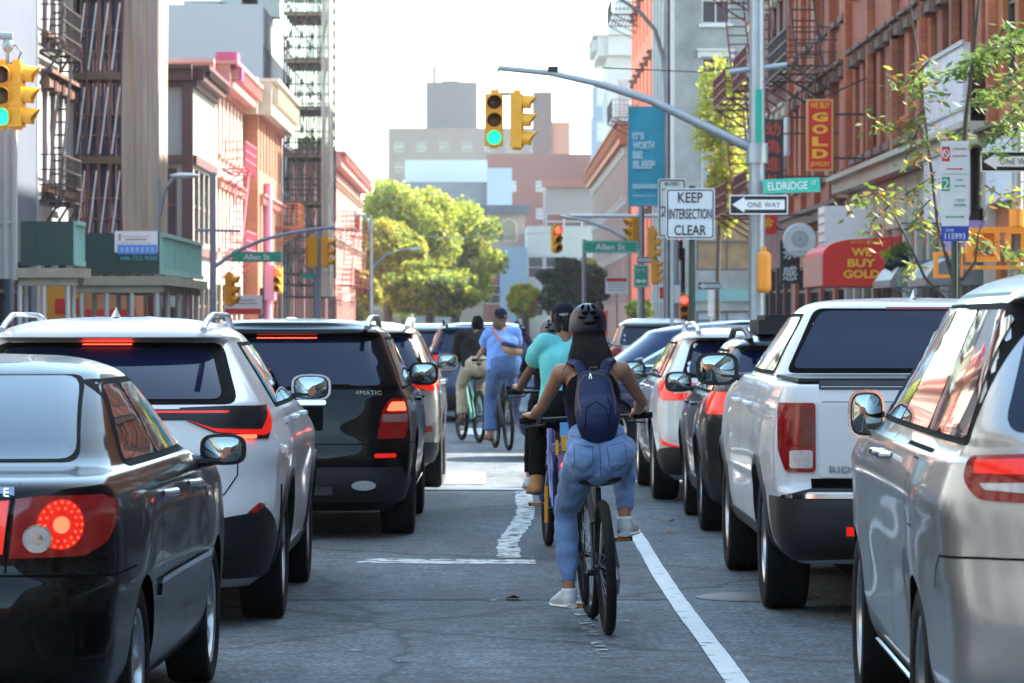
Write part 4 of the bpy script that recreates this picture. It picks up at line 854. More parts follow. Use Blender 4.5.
c = Car("black_sedan", "black sedan with a round lit brake lamp, nearest car at the left edge", "car", k, 4.53, PB, crown=.09, taper=.045, arches=(.97, 3.57), ra=.345)
c.wz = .31; c.body()
c.panel("rear_window_trim", rounded([(-.635, 1.083), (.635, 1.083), (.545, 1.392), (-.545, 1.392)], .05), GASK, 'x', off=.002, thick=.004, res=.04)
c.panel("rear_window", rounded([(-.62, 1.09), (.62, 1.09), (.53, 1.385), (-.53, 1.385)], .06), mat("sedan_rear_glass", (.02, .045, .075), .04, spec=.7), 'x', off=.005, thick=.004, res=.04)
c.side_windows(1.075, 1.35, 1.10, 1.52, 2.42, 3.02, [.47])
for sd_ in (1, -1):
    q = lambda p: [(sd_*a, b) for a, b in p][::sd_]
    lo = c.panel("tail_lamp", q([(.485, .77), (.76, .775), (.87, .82), (.955, .92), (.93, .965), (.84, .985), (.60, .985), (.505, .975)]), REDL, off=.008, label="lit round tail lamp")
    c.panel("lamp_ring", q(disc(.665, .885, .088)), REDM, off=.011, parent=lo, res=.03, thick=.004)
    c.panel("lit_bulb", q(disc(.665, .885, .030)), REDH, off=.014, parent=lo, res=.03, thick=.004)
    for rr_, nn_ in ((.058, 14), (.078, 20)):
        for i in range(nn_):
            a = 2*math.pi*i/nn_; 
            if rr_ == .058 or i % 2 == 0: pass
            c.panel("lamp_facet", q(disc(.665+rr_*math.cos(a), .885+rr_*math.sin(a), .0048, 6)), REDF, off=.0145, parent=lo, res=.05, thick=.002)
    c.panel("reversing_lamp", q(disc(.58, .838, .050)), CHR, off=.0155, parent=lo, res=.03, thick=.004)
    c.panel("reversing_lens", q(disc(.58, .838, .042)), CLR, off=.018, parent=lo, res=.03, thick=.004)
    c.panel("reversing_lens", q(disc(.58, .838, .018)), CHR, off=.020, parent=lo, res=.03, thick=.004)
    lo2 = c.panel("inner_tail_lamp", q([(.30, .80), (.462, .785), (.482, .97), (.33, .965)]), REDM, off=.007)
    c.line("bumper_seam", [(sd_*.0+sd_*.01, .71), (sd_*.5, .71), (sd_*.9, .70), (sd_*1.35, .705)], SEAM, .008)
    c.line("trunk_seam", [(sd_*.473, .72), (sd_*.475, .85), (sd_*.495, .98), (sd_*.51, 1.03)], SEAM, .008)
    c.line("door_moulding", [(1.42, .60), (3.2, .60)], CHR, .022, 'y', sd_, off=.012)
    c.panel("moulding_strip", rect(1.42, .545, 3.2, .59), PB, 'y', sd_, off=.012)
    c.line("sill_trim", [(1.40, .235), (3.15, .235)], CHR, .012, 'y', sd_, off=.008)
c.line("bumper_crease", [(-.75, .58), (.75, .58)], SEAM, .004)
seams(c, (1.52, 2.42, 3.3), .26, 1.02)
c.mirror(3.05, 1.02, BLK, reach=.13, sz=(.20, .12, .135))
c.handle(1.60, .93, CHR, .17); c.handle(2.48, .93, CHR, .17)
t_ = text("LE", .030, CHR, c.root, c.pos(.46, 1.0)+Vector((0, -.004, 0)), "model_badge", rot=(R(82), 0, R(3)))
b_ = MB(); b_.box((0, 0, 0), (.075, .003, .04)); o = b_.build("badge_plate", mat("blue_enamel_plate", (.35, .5, .8), .3), c.root); o.location = c.pos(.46, 1.0)+Vector((0, -.001, 0)); o.rotation_euler = (R(-8), 0, R(3))
c.wheels(.31, .195, .835, 9, rimr=.70)
c.place(-2.165, 12.85, -1.7); SEDAN = c

# 2 white crossover
kz = suv_keys(4.66, 1.865, 1.625, rake=.60, hood=1.05, ws=.95, zb=.70, wtop=.70, spoil=.16)
def nxx(u, y, z): return .02*np.exp(-((z-.93)/.10)**2)*u**4-.016*np.exp(-((z-.70)/.10)**2)*u**4*np.exp(-((y-2.3)/.9)**2)
c = Car("white_crossover", "white crossover with slim angular lit tail lamp, behind the black sedan at left", "car", kz, 4.66, PW, crown=.13, taper=.06, arches=(.95, 3.64), ra=.40, extra=nxx, flare=.03)
c.wz = .37; c.body(); c.arch_trim(BLK, .05, .015)
H = 1.625
c.panel("rear_window_trim", rounded([(-.72, 1.165), (.72, 1.165), (.60, 1.487), (-.60, 1.487)], .07), GASK, 'x', off=.002, thick=.004, res=.04)
c.panel("rear_window", rounded([(-.64, 1.19), (.64, 1.19), (.545, 1.455), (-.545, 1.455)], .06), GLS, 'x', off=.006, thick=.004, res=.04)
c.panel("high_brake_lamp", rect(-.13, 1.467, .13, 1.482), REDH, 'x', off=.012, thick=.004)
c.panel("light_bar", rounded([(-.70, 1.085), (.70, 1.085), (.70, 1.14), (-.70, 1.14)], .02), BLK, 's', off=.006)
c.line("light_bar_lamp", [(-.68, 1.125), (.68, 1.125)], REDM, .012, off=.009)
for sd_ in (1, -1):
    q = lambda p: [(sd_*a, b) for a, b in p][::sd_]
    lo = c.panel("tail_lamp", q([(.42, 1.10), (.60, 1.02), (.85, .985), (.93, .985), (1.08, 1.155), (.70, 1.155), (.42, 1.145)]), BLK, off=.010)
    c.panel("lit_lamp_blade", q([(.46, 1.085), (.60, 1.04), (.88, 1.03), (.98, 1.14), (1.04, 1.145), (.95, 1.015), (.90, 1.0), (.62, 1.02)][::-1]), REDM, off=.014, parent=lo, thick=.003, res=.03)
    c.panel("lit_brake_bar", q(rounded(rect(.70, .985, .84, 1.005), .008)), REDH, off=.017, parent=lo, thick=.003, res=.03)
    c.panel("bumper_cladding", q([(0, .26), (1.50, .26), (1.50, .42), (1.32, .43), (1.15, .48), (.98, .60), (.90, .65), (.80, .60), (0, .50)]), BLK, off=.006, res=.06)
    c.panel("bumper_reflector", q([(.80, .605), (.88, .655), (.92, .645), (.86, .60)]), REDL, off=.010, res=.03)
    c.panel("bumper_vent", q(rounded([(1.18, .74), (1.22, .74), (1.30, .50), (1.25, .50)], .02)), DARK, off=.003, thick=.004, res=.04)
    c.line("tailgate_seam", [(sd_*.72, 1.155), (sd_*.735, .98), (sd_*.735, .80), (sd_*.66, .70), (sd_*.3, .69), (0, .69)], SEAM, .008)
    c.panel("sill_cladding", [(1.4, .26), (3.2, .26), (3.2, .36), (1.4, .36)], BLK, 'y', sd_, off=.008)
seams(c, (1.55, 2.45, 3.3), .38, 1.12)
c.line("fuel_flap", [(sd_, z) for sd_, z in ((1.15, .90), (1.32, .90), (1.32, 1.04), (1.15, 1.04), (1.15, .90))], SEAM, .005, 'y', 1)
c.side_windows(1.155, 1.46, .98, 1.20, 2.75, 3.62, [.33, .63])
c.mirror(3.30, 1.17, PW, reach=.17, sz=(.24, .16, .16)); c.handle(1.75, 1.06, PW); c.handle(2.62, 1.06, PW)
c.rails(.50, 2.3, 1.59, PW, x=.55, h=.045); c.fin(1.0, 1.622, PW)
c.wheels(.37, .235, .925, 5, rimr=.70, style=1)
c.place(-2.03, 19.05, 0)

# 3 black SUV
kz = suv_keys(4.70, 1.86, 1.62, rake=.34, hood=1.15, ws=.8, zb=.675, wtop=.775, spoil=.07)
c = Car("black_suv", "black SUV with chrome tailgate handle and lit red tail lamp, ahead of the white crossover", "car", kz, 4.70, PBR, crown=.09, taper=.045, arches=(.92, 3.82), ra=.42, flare=.03)
c.wz = .39; c.body()
c.panel("rear_window_trim", rounded([(-.76, 1.10), (.76, 1.10), (.66, 1.485), (-.66, 1.485)], .07), GASK, 'x', off=.002, thick=.004)
c.panel("rear_window", rounded([(-.715, 1.125), (.715, 1.125), (.63, 1.46), (-.63, 1.46)], .07), GLS, 'x', off=.006, thick=.004)
c.panel("high_brake_lamp", rect(-.22, 1.470, .22, 1.484), REDH, 'x', off=.010, thick=.004)
c.panel("tailgate_handle", rounded(rect(-.30, .98, .30, 1.015), .015), CHR, 'x', off=.03, thick=.03)
c.panel("plate_recess", rounded(rect(-.28, .80, .28, .97), .02), DARK, 'x', off=.003, thick=.003)
w_ = MB(); w_.tube([c.pos(0, 1.12)+Vector((0, -.02, 0)), c.pos(c.s_x(.2, 1.14), 1.14)+Vector((0, -.03, 0)), c.pos(c.s_x(.48, 1.135), 1.135)+Vector((0, -.02, 0))], .009, 6); w_.build("rear_wiper", BLK, c.root)
text("4MATIC", .030, CHR, c.root, c.pos(c.s_x(.61, 1.075), 1.075)+Vector((0, -.006, 0)), "model_badge", rot=(R(88), 0, R(8)), wid=.19)
for sd_ in (1, -1):
    q = lambda p: [(sd_*a, b) for a, b in p][::sd_]
    lo = c.panel("tail_lamp", q(rounded([(.68, .735), (.94, .74), (1.0, .90), (.96, 1.03), (.78, 1.03), (.72, .95)], .03)), REDL, off=.008)
    c.panel("lit_lamp", q(rounded([(.75, .94), (.95, .94), (.93, 1.005), (.79, 1.005)], .02)), REDH, off=.012, parent=lo, thick=.003, res=.03)
    c.panel("reversing_lens", q(rounded(rect(.72, .86, .96, .915), .01)), mat("smoked_lens", (.3, .16, .15), .2, coat=1), off=.012, parent=lo, thick=.003, res=.03)
    c.panel("bumper_reflector", q(rounded(rect(.66, .60, .84, .63), .01)), REDM, off=.012)
    c.line("bumper_seam", [(0, .70), (sd_*.66, .70), (sd_*1.3, .705)], SEAM, .008)
    c.line("tailgate_seam", [(sd_*.70, 1.10), (sd_*.68, .95), (sd_*.64, .71)], SEAM, .007)
    c.panel("bumper_cladding", q([(0, .28), (1.25, .28), (1.30, .44), (.98, .45), (.9, .53), (0, .53)]), CLAD, off=.010)
    t = MB(); t.tube([(sd_*.58, .06, .40), (sd_*.58, -.02, .40)], [(.09, .035), (.09, .035)], 16, up=(1, 0, 0)); t.build("exhaust_tip", STEEL, c.root)
    c.line("side_step", [(1.5, .36), (3.3, .36)], CHR, .03, 'y', sd_, off=.03)
sk = MB(); sk.box((0, .06, .36), (.7, .08, .06)); sk.build("skid_plate", CLAD, c.root)
seams(c, (1.48, 2.45, 3.35), .34, 1.06)
c.side_windows(1.115, 1.455, .42, .66, 2.6, 3.45, [.23, .52])
c.mirror(3.25, 1.14, PBR, reach=.17, sz=(.24, .16, .19)); c.handle(1.7, 1.0, PBR); c.handle(2.65, 1.0, PBR)
c.rails(.42, 2.6, 1.585, mat("matt_alloy_rail", (.4, .4, .4), .4, .8), x=.62, h=.045, r=.018)
c.wheels(.39, .255, .93, 5, rimr=.66)
c.place(-1.50, 26.95, -.3, 1.0)

# 4 pale gold SUV
kz = suv_keys(4.60, 1.80, 1.60, rake=.36, hood=1.1, ws=.85, zb=.70, wtop=.76, spoil=.10)
c = Car("beige_suv", "grey beige SUV with white roof rails and red tail lamp, ahead of the black SUV", "car", kz, 4.60, PG, crown=.10, taper=.05, arches=(.92, 3.62), ra=.39, flare=.025)
c.wz = .36; c.body()
c.panel("rear_window_trim", rounded([(-.74, 1.12), (.74, 1.12), (.64, 1.475), (-.64, 1.475)], .08), GASK, 'x', off=.002, thick=.004, res=.07)
c.panel("rear_window", rounded([(-.69, 1.145), (.69, 1.145), (.60, 1.44), (-.60, 1.44)], .08), GLS, 'x', off=.006, thick=.004, res=.07)
for sd_ in (1, -1):
    q = lambda p: [(sd_*a, b) for a, b in p][::sd_]
    lo = c.panel("tail_lamp", q([(.60, 1.00), (.85, .93), (1.02, .97), (1.22, 1.12), (.98, 1.13), (.62, 1.08)]), REDM, off=.010)
    c.panel("lit_lamp", q([(.72, .99), (.98, 1.0), (1.05, 1.09), (.78, 1.07)]), REDH, off=.014, parent=lo, thick=.003)
    c.panel("bumper_reflector", q(rounded(rect(.72, .55, .86, .61), .01)), REDL, off=.012)
    c.panel("bumper_cladding", q([(0, .26), (1.2, .26), (1.2, .38), (.95, .45), (0, .47)]), CLAD, off=.008)
    c.line("tailgate_seam", [(sd_*.70, 1.10), (sd_*.66, .80), (sd_*.60, .60), (0, .60)], SEAM, .01)
seams(c, (1.5, 2.4, 3.3), .34, 1.06); c.side_windows(1.15, 1.43, .55, .85, 2.6, 3.45, [.25, .55])
c.mirror(3.2, 1.15, PG, reach=.16, sz=(.22, .14, .17)); c.handle(1.7, 1.0, CHR); c.handle(2.6, 1.0, CHR)
c.rails(.45, 2.5, 1.575, WHT, x=.60, h=.04, r=.02); c.wheels(.36, .225, .90, 5)
c.place(-1.36, 34.8, 0)

# 5, 6 far cars beyond the pair of riders on the left
def far_suv(name, label, pm, L, W, H, X, D, yaw, lamps=True, rail=None, sc=1., group=None, rack=False):
    kz = suv_keys(L, W, H, rake=.34, hood=1.1, ws=.85, zb=.68, wtop=.77, spoil=.08)
    c = Car(name, label, "car", kz, L, pm, crown=.09, taper=.05, arches=(.92, L-1.0), ra=.39, group=group); c.wz = .35; c.body()
    c.panel("rear_window", rounded([(-.40*W, .70*H), (.40*W, .70*H), (.35*W, .905*H), (-.35*W, .905*H)], .07), GLS, 'x', off=.006, thick=.004, res=.09)
    c.side_windows(.71*H, .89*H, .55, .8, L-2.0, L-1.2, [.27, .55])
    for sd_ in (1, -1):
        q = lambda p: [(sd_*a, b) for a, b in p][::sd_]
        lo = c.panel("tail_lamp", q(rounded([(.36*W, .52*H), (.55*W, .53*H), (.56*W, .67*H), (.38*W, .67*H)], .03)), REDM if lamps else REDL, off=.010)
        c.panel("bumper_cladding", q([(0, .17*H), (1.2, .17*H), (1.2, .27*H), (0, .30*H)]), CLAD, off=.008)
    c.panel("number_plate", rect(-.15, .48*H, .15, .57*H), mat("number_plate_cream", (.6, .5, .25), .4), 'x', off=.008, thick=.004)
    c.mirror(L-1.45, .72*H, pm, reach=.16, sz=(.22, .14, .17))
    if rail: c.rails(.45, 2.5, H*.985, rail, x=.33*W, h=.05, r=.018)
    c.wheels(.35, .22, W/2, 5); c.place(X, D, yaw, sc); return c
far_suv("navy_suv", "dark navy SUV with black roof rails, just beyond the woman in the blue shirt", PN, 4.6, 1.86, 1.58, -.08, 58, 2.0, rail=BLK)
far_suv("silver_wagon", "silver car half hidden between the beige SUV and the navy SUV", PSV, 4.5, 1.80, 1.56, -1.0, 66, 0, lamps=True)
far_suv("silver_far_suv", "silver SUV seen over the hood of the crossing navy car", PSV, 4.6, 1.72, 1.66, 3.0, 66, 0, lamps=False)

# 7 silver minivan, near right
kz = suv_keys(5.28, 1.98, 1.80, rake=.46, hood=.95, ws=1.25, zb=.665, wtop=.77, spoil=.12)
def snx(u, y, z): return .018*np.exp(-((z-1.02)/.10)**2)*u**4-.012*np.exp(-((z-.62)/.14)**2)*u**4
c = Car("silver_minivan", "silver minivan with red wraparound tail lamp, nearest car at the right edge", "car", kz, 5.28, PS, crown=.10, taper=.03, arches=(1.26, 4.29), ra=.385, extra=snx, flare=.025)
c.wz = .35; c.body()
c.panel("rear_window", rounded([(-.80, 1.25), (.80, 1.25), (.68, 1.62), (-.68, 1.62)], .07), GLS, 'x', off=.006, thick=.004)
for sd_ in (1, -1):
    q = lambda p: [(sd_*a, b) for a, b in p][::sd_]
    lo = c.panel("tail_lamp", q(rounded([(.62, 1.03), (.91, 1.04), (.97, 1.10), (.95, 1.17), (.62, 1.19)], .03)), REDL, off=.012, res=.04)
    c.panel("lamp_chamber", q(rounded([(.70, 1.12), (.92, 1.12), (.92, 1.155), (.70, 1.165)], .01)), REDM, off=.016, parent=lo, thick=.003)
    c.panel("reversing_lens", q(rounded([(.70, 1.06), (.88, 1.07), (.90, 1.09), (.70, 1.095)], .01)), CLR, off=.016, parent=lo, thick=.003)
    c.line("bumper_seam", [(0, .86), (sd_*.9, .86), (sd_*1.22, .85), (sd_*1.33, .80), (sd_*1.42, .73)], SEAM, .008)
    c.line("fuel_flap", [(1.30, .90), (1.48, .90), (1.48, 1.13), (1.30, 1.13), (1.30, .90)], SEAM, .006, 'y', sd_)
    c.line("slide_rail", [(1.05, 1.165), (2.0, 1.165)], SEAM, .012, 'y', sd_)
    c.panel("sill_trim", [(1.55, .26), (3.6, .26), (3.6, .33), (1.55, .33)], PS, 'y', sd_, off=.025)
    c.line("roof_seam", [(.75, 1.69), (3.0, 1.69)], BLK, .012, 'y', sd_)
seams(c, (2.62, 3.62), .30, 1.18); c.line("door_seam", [(1.52, .42), (1.56, .8), (1.50, 1.18)], SEAM, .007, 'y', -1); c.line("door_seam", [(1.52, .42), (1.56, .8), (1.50, 1.18)], SEAM, .007, 'y', 1)
c.side_windows(1.225, 1.635, .36, .56, 3.10, 4.28, [.30, .60], glass=mat("reflective_side_glass", (.012, .014, .016), .015, spec=1., coat=1.))
c.mirror(3.80, 1.19, CHR, reach=.07, sz=(.15, .18, .20)); c.handle(2.42, 1.10, CHR, .15); c.handle(2.78, 1.10, CHR, .15)
c.wheels(.35, .225, .985, 5, rimr=.70, style=1)
c.place(2.40, 11.32, -1.8)

# 8 white pickup
k = [(.30, .28, 5.0, .84, .12, .3), (.36, .12, 5.15, .92, .14, .4), (.42, .03, 5.25, .955, .16, .4), (.55, .0, 5.33, .975, .17, .4), (.68, .0, 5.34, .98, .17, .45), (.705, .03, 5.34, .985, .15, .45), (.73, .085, 5.34, .99, .10, .45), (.90, .09, 5.33, .995, .10, .45), (1.08, .095, 5.22, .985, .10, .45),
     (1.18, .10, 4.9, .965, .09, .45), (1.24, .11, 4.45, .945, .08, .4), (1.262, .13, 4.28, .93, .07, .4), (1.268, .3, 4.25, .92, .07, .4), (1.272, 1.70, 4.22, .88, .07, .4), (1.30, 1.72, 4.15, .862, .09, .4), (1.42, 1.80, 3.93, .80, .10, .35), (1.55, 1.90, 3.68, .725, .10, .3),
     (1.65, 1.97, 3.42, .665, .11, .3), (1.685, 2.0, 3.3, .63, .13, .3), (1.71, 2.08, 3.15, .57, .18, .3), (1.728, 2.3, 3.0, .42, .2, .2), (1.738, 2.5, 2.7, .12, .05, .05)]
c = Car("white_pickup", "white pickup with tall red tail lamp and tailgate lettering, left of the silver minivan", "pickup truck", k, 5.34, PW, crown=.03, taper=.012, arches=(1.14, 4.32), ra=.43, flare=.025)
c.wz = .385; c.body(); c.arch_trim(CLAD, .055, .014)
tn = MB(); tn.box((0, .93, 1.285), (1.72, 1.5, .02)); tn.build("bed_cover", BLK, c.root)
c.panel("rear_window_trim", rounded([(-.80, 1.30), (.80, 1.30), (.61, 1.672), (-.61, 1.672)], .05), GASK, 'x', off=.003, thick=.004, res=.04)
c.panel("rear_window", rounded([(-.765, 1.325), (.765, 1.325), (.58, 1.655), (-.58, 1.655)], .05), GLS, 'x', off=.007, thick=.004, res=.04)
c.panel("high_brake_lamp", rect(-.2, 1.662, .2, 1.674), REDL, 'x', off=.010, thick=.004)
c.panel("tailgate_gap", rect(-.80, .70, .80, .765), DARK, 'x', off=.003, thick=.003)
c.panel("tailgate", rounded(rect(-.755, .77, .755, 1.245), .02), PW, 'x', off=.016, thick=.02)
c.panel("tailgate_cap", rounded(rect(-.755, 1.232, .755, 1.262), .01), BLK, 'x', off=.022, thick=.02)
c.line("tailgate_crease", [(-.74, 1.17), (.74, 1.17)], SEAM, .004, 'x', off=.017)
text("RIDGELINE", .034, STEEL, c.root, Vector((-.525, c.pos(.40, .815).y-.018, .815)), "tailgate_lettering", wid=.36, ext=.004, bold=.01)
b_ = MB(); b_.box((0, .05, 1.02), (.14, .02, .09)); b_.build("tailgate_handle", CHR, c.root)
for sd_ in (1, -1):
    q = lambda p: [(sd_*a, b) for a, b in p][::sd_]
    lo = c.panel("tail_lamp", q(rounded([(.775, .80), (.93, .80), (.975, .92), (.985, 1.165), (.775, 1.165)], .02)), REDL, off=.014, res=.04)
    c.panel("lamp_chamber", q(rounded([(.865, .93), (.955, .93), (.965, 1.14), (.865, 1.14)], .01)), REDR, off=.018, parent=lo, thick=.003)
    c.panel("amber_chamber", q(rounded([(.785, .93), (.855, .93), (.855, 1.14), (.785, 1.14)], .01)), mat("dark_amber_lens", (.16, .022, .008), .15, coat=.3), off=.018, parent=lo, thick=.003)
    c.panel("reversing_lens", q(rounded(rect(.79, .82, .91, .915), .015)), CLR, off=.018, parent=lo, thick=.003)
    c.panel("bumper_end", q([(0, .37), (.9, .33), (1.32, .45), (1.40, .66), (1.0, .67), (.80, .705), (0, .705)]), CLAD, off=.012)
    c.line("bumper_chrome", [(0, .672), (sd_*.97, .672)], CHR, .016, off=.020)
    c.panel("bumper_reflector", q(rect(.50, .47, .62, .515)), REDM, off=.018)
    c.panel("sill_cladding", [(1.6, .36), (3.88, .36), (3.88, .45), (1.6, .45)], CLAD, 'y', sd_, off=.010)
    c.line("bed_seam", [(1.73, .48), (1.73, 1.25)], SEAM, .008, 'y', sd_)
seams(c, (2.85, 3.9), .46, 1.2); c.side_windows(1.31, 1.62, 1.92, 2.12, 3.22, 4.02, [.46])
c.mirror(3.72, 1.27, BLK, reach=.20, sz=(.27, .17, .21)); c.handle(1.95, 1.12, PW); c.handle(2.98, 1.12, PW)
c.fin(2.3, 1.735, PW); ms = MB(); ms.tube([(-.4, .3, .35), (.0, .25, .33), (.25, .28, .35)], .04, 8); ms.build("exhaust_pipe", STEEL, c.root)
c.wheels(.385, .245, .985, 5, rimr=.64, style=1)
c.place(2.50, 19.5, 0)

# 9 dark small SUV
kz = suv_keys(4.5, 1.80, 1.52, rake=.40, hood=1.1, ws=.85, zb=.69, wtop=.75, spoil=.10)
c = Car("dark_grey_suv", "dark grey SUV with bright door reflections, between the white pickup and the pearl white SUV", "car", kz, 4.5, PDG, crown=.10, taper=.05, arches=(.9, 3.1), ra=.39, flare=.03)
c.wz = .36; c.body(); c.arch_trim(BLK, .06, .015)
c.panel("rear_window", rounded([(-.68, 1.07), (.68, 1.07), (.60, 1.385), (-.60, 1.385)], .07), GLS, 'x', off=.006, thick=.004, res=.07)
for sd_ in (1, -1):
    q = lambda p: [(sd_*a, b) for a, b in p][::sd_]
    c.panel("tail_lamp", q(rounded([(.62, .90), (1.0, .90), (1.16, .97), (1.14, 1.07), (.62, 1.07)], .03)), REDM, off=.010)
    c.panel("bumper_cladding", q([(0, .25), (1.2, .25), (1.2, .50), (.9, .56), (0, .56)]), BLK, off=.008)
    c.panel("sill_cladding", [(1.35, .26), (2.7, .26), (2.7, .38), (1.35, .38)], BLK, 'y', sd_, off=.010)
seams(c, (1.45, 2.2, 3.0), .4, 1.0); c.side_windows(1.075, 1.36, .62, .88, 2.4, 3.3, [.25, .55])
c.mirror(3.05, 1.07, PDG, reach=.16, sz=(.22, .14, .17)); c.handle(1.65, .95, PDG); c.handle(2.4, .95, PDG)
c.rails(.5, 2.4, 1.49, BLK, x=.57, h=.05, r=.02); c.wheels(.36, .225, .90, 5)
rb = MB(); rb.box((0, .95, 1.555), (.95, .95, .11)); rb.box((0, .95, 1.62), (.85, .8, .05)); o = rb.build("roof_box", BLK, c.root)
c.place(2.50, 27.4, 0)

# 10 pearl white SUV
kz = suv_keys(4.8, 1.88, 1.56, rake=.50, hood=1.1, ws=.9, zb=.69, wtop=.745, spoil=.15)
c = Car("pearl_white_suv", "pearl white SUV with wraparound red lamps and exhaust tip, nearest the crossing navy car", "car", kz, 4.8, PWP, crown=.13, taper=.06, arches=(.95, 3.70), ra=.40, flare=.03)
c.wz = .37; c.body()
c.panel("rear_window_trim", rounded([(-.72, 1.10), (.72, 1.10), (.60, 1.43), (-.60, 1.43)], .07), GASK, 'x', off=.002, thick=.004, res=.07)
c.panel("rear_window", rounded([(-.66, 1.125), (.66, 1.125), (.57, 1.40), (-.57, 1.40)], .07), GLS, 'x', off=.006, thick=.004, res=.07)
for sd_ in (1, -1):
    q = lambda p: [(sd_*a, b) for a, b in p][::sd_]
    lo = c.panel("tail_lamp", q([(.40, 1.0), (.55, .91), (.95, .90), (1.24, 1.06), (.98, 1.085), (.45, 1.04)]), REDM, off=.010)
    c.panel("clear_strip", q([(.62, .97), (.80, .96), (.80, 1.03), (.62, 1.02)]), CLR, off=.014, parent=lo, thick=.003)
    c.panel("bumper_cladding", q([(0, .25), (1.30, .25), (1.30, .40), (1.05, .47), (.80, .50), (0, .46)]), CLAD, off=.008)
    c.panel("bumper_reflector", q([(.62, .48), (.90, .53), (1.0, .57), (.95, .51)]), REDM, off=.012)
    t = MB(); t.tube([(sd_*.62, .10, .42), (sd_*.62, .0, .42)], [(.13, .04), (.13, .04)], 16, up=(1, 0, 0)); t.build("exhaust_tip", CHR, c.root)
    c.line("tailgate_seam", [(sd_*.70, 1.10), (sd_*.66, .80), (sd_*.60, .62), (0, .62)], SEAM, .01)
seams(c, (1.5, 2.5, 3.4), .34, 1.06); c.side_windows(1.11, 1.39, .80, 1.05, 2.75, 3.6, [.27, .58])
c.mirror(3.35, 1.10, BLK, reach=.17, sz=(.24, .16, .17)); c.handle(1.7, 1.0, CHR); c.handle(2.65, 1.0, CHR)
c.rails(.6, 2.5, 1.535, PWP, x=.57, h=.045, r=.018); c.wheels(.37, .235, .94, 5, rimr=.74, style=1)
c.place(2.40, 32.3, .5)

# 11 navy car crossing the street
kz = suv_keys(4.85, 1.86, 1.62, rake=.5, hood=1.05, ws=.55, zb=.66, wtop=.77, spoil=.08)
c = Car("navy_crossing_car", "navy car crossing the street side on, behind the pearl white SUV", "car", kz, 4.85, PN, crown=.10, taper=.05, arches=(.95, 3.80), ra=.40)
c.wz = .36; c.body(); c.side_windows(1.10, 1.43, .7, 1.0, 2.80, 3.42, [.26, .56], trim=CHR)
c.panel("rear_window", rounded([(-.66, 1.10), (.66, 1.10), (.57, 1.42), (-.57, 1.42)], .07), GLS, 'x', off=.006, thick=.004, res=.07)
for sd_ in (1, -1):
    q = lambda p: [(sd_*a, b) for a, b in p][::sd_]
    c.panel("tail_lamp", q(rounded([(.60, .90), (1.0, .90), (1.12, 1.02), (.60, 1.04)], .02)), REDL, off=.010)
    c.panel("sill_cladding", [(1.4, .26), (3.35, .26), (3.35, .38), (1.4, .38)], CLAD, 'y', sd_, off=.010)
seams(c, (1.6, 2.6, 3.5), .34, 1.02); c.mirror(3.4, 1.07, PN, reach=.16); c.handle(1.8, .95, CHR); c.handle(2.7, .95, CHR); c.rails(.6, 2.6, 1.55, CHR, x=.6, h=.04, r=.015)
c.wheels(.36, .225, .93, 5, style=1); c.place(5.11, 43.2, 90)
# ---------------------------------------------------------------- bicycles
def wheel_bike(root, y, r, tr, tm, rimm, rotor=True, name="wheel"):
    t = MB(); n, m = 48, 10
    vs = [(tr*math.sin(b), (r-tr+tr*math.cos(b))*math.cos(a), (r-tr+tr*math.cos(b))*math.sin(a)) for a in [2*math.pi*i/n for i in range(n)] for b in [2*math.pi*j/m for j in range(m)]]
    t.add(vs, [(i*m+j, ((i+1) % n)*m+j, ((i+1) % n)*m+(j+1) % m, i*m+(j+1) % m) for i in range(n) for j in range(m)])
    o = t.build(name, tm, root, True, 60, fix=True); o.location = (0, y, r)
    q = MB(); ri = r-2*tr; q.lathe([(ri-.018, -.011), (ri+.006, -.012), (ri+.006, .012), (ri-.018, .011)], 48, 0, None, True); q.build("rim", rimm, o)
    q = MB()
    for k in range(28):
        a = 2*math.pi*k/28; s_ = 1 if k % 2 else -1; a2 = a+(.5 if k % 4 < 2 else -.5)
        q.bar((s_*.03, .022*math.cos(a2), .022*math.sin(a2)), (0, (ri-.01)*math.cos(a), (ri-.01)*math.sin(a)), .0028)
    q.build("spokes", STEEL, o, False)
    q = MB(); q.lathe([(.001, -.055), (.012, -.055), (.022, -.035), (.016, -.02), (.016, .02), (.022, .035), (.012, .055), (.001, .055)], 14)
    if rotor: q.lathe([(.05, -.045), (.08, -.045), (.08, -.042), (.05, -.042)], 24, 0, None, True)
    q.build("hub", BLK, o); return o
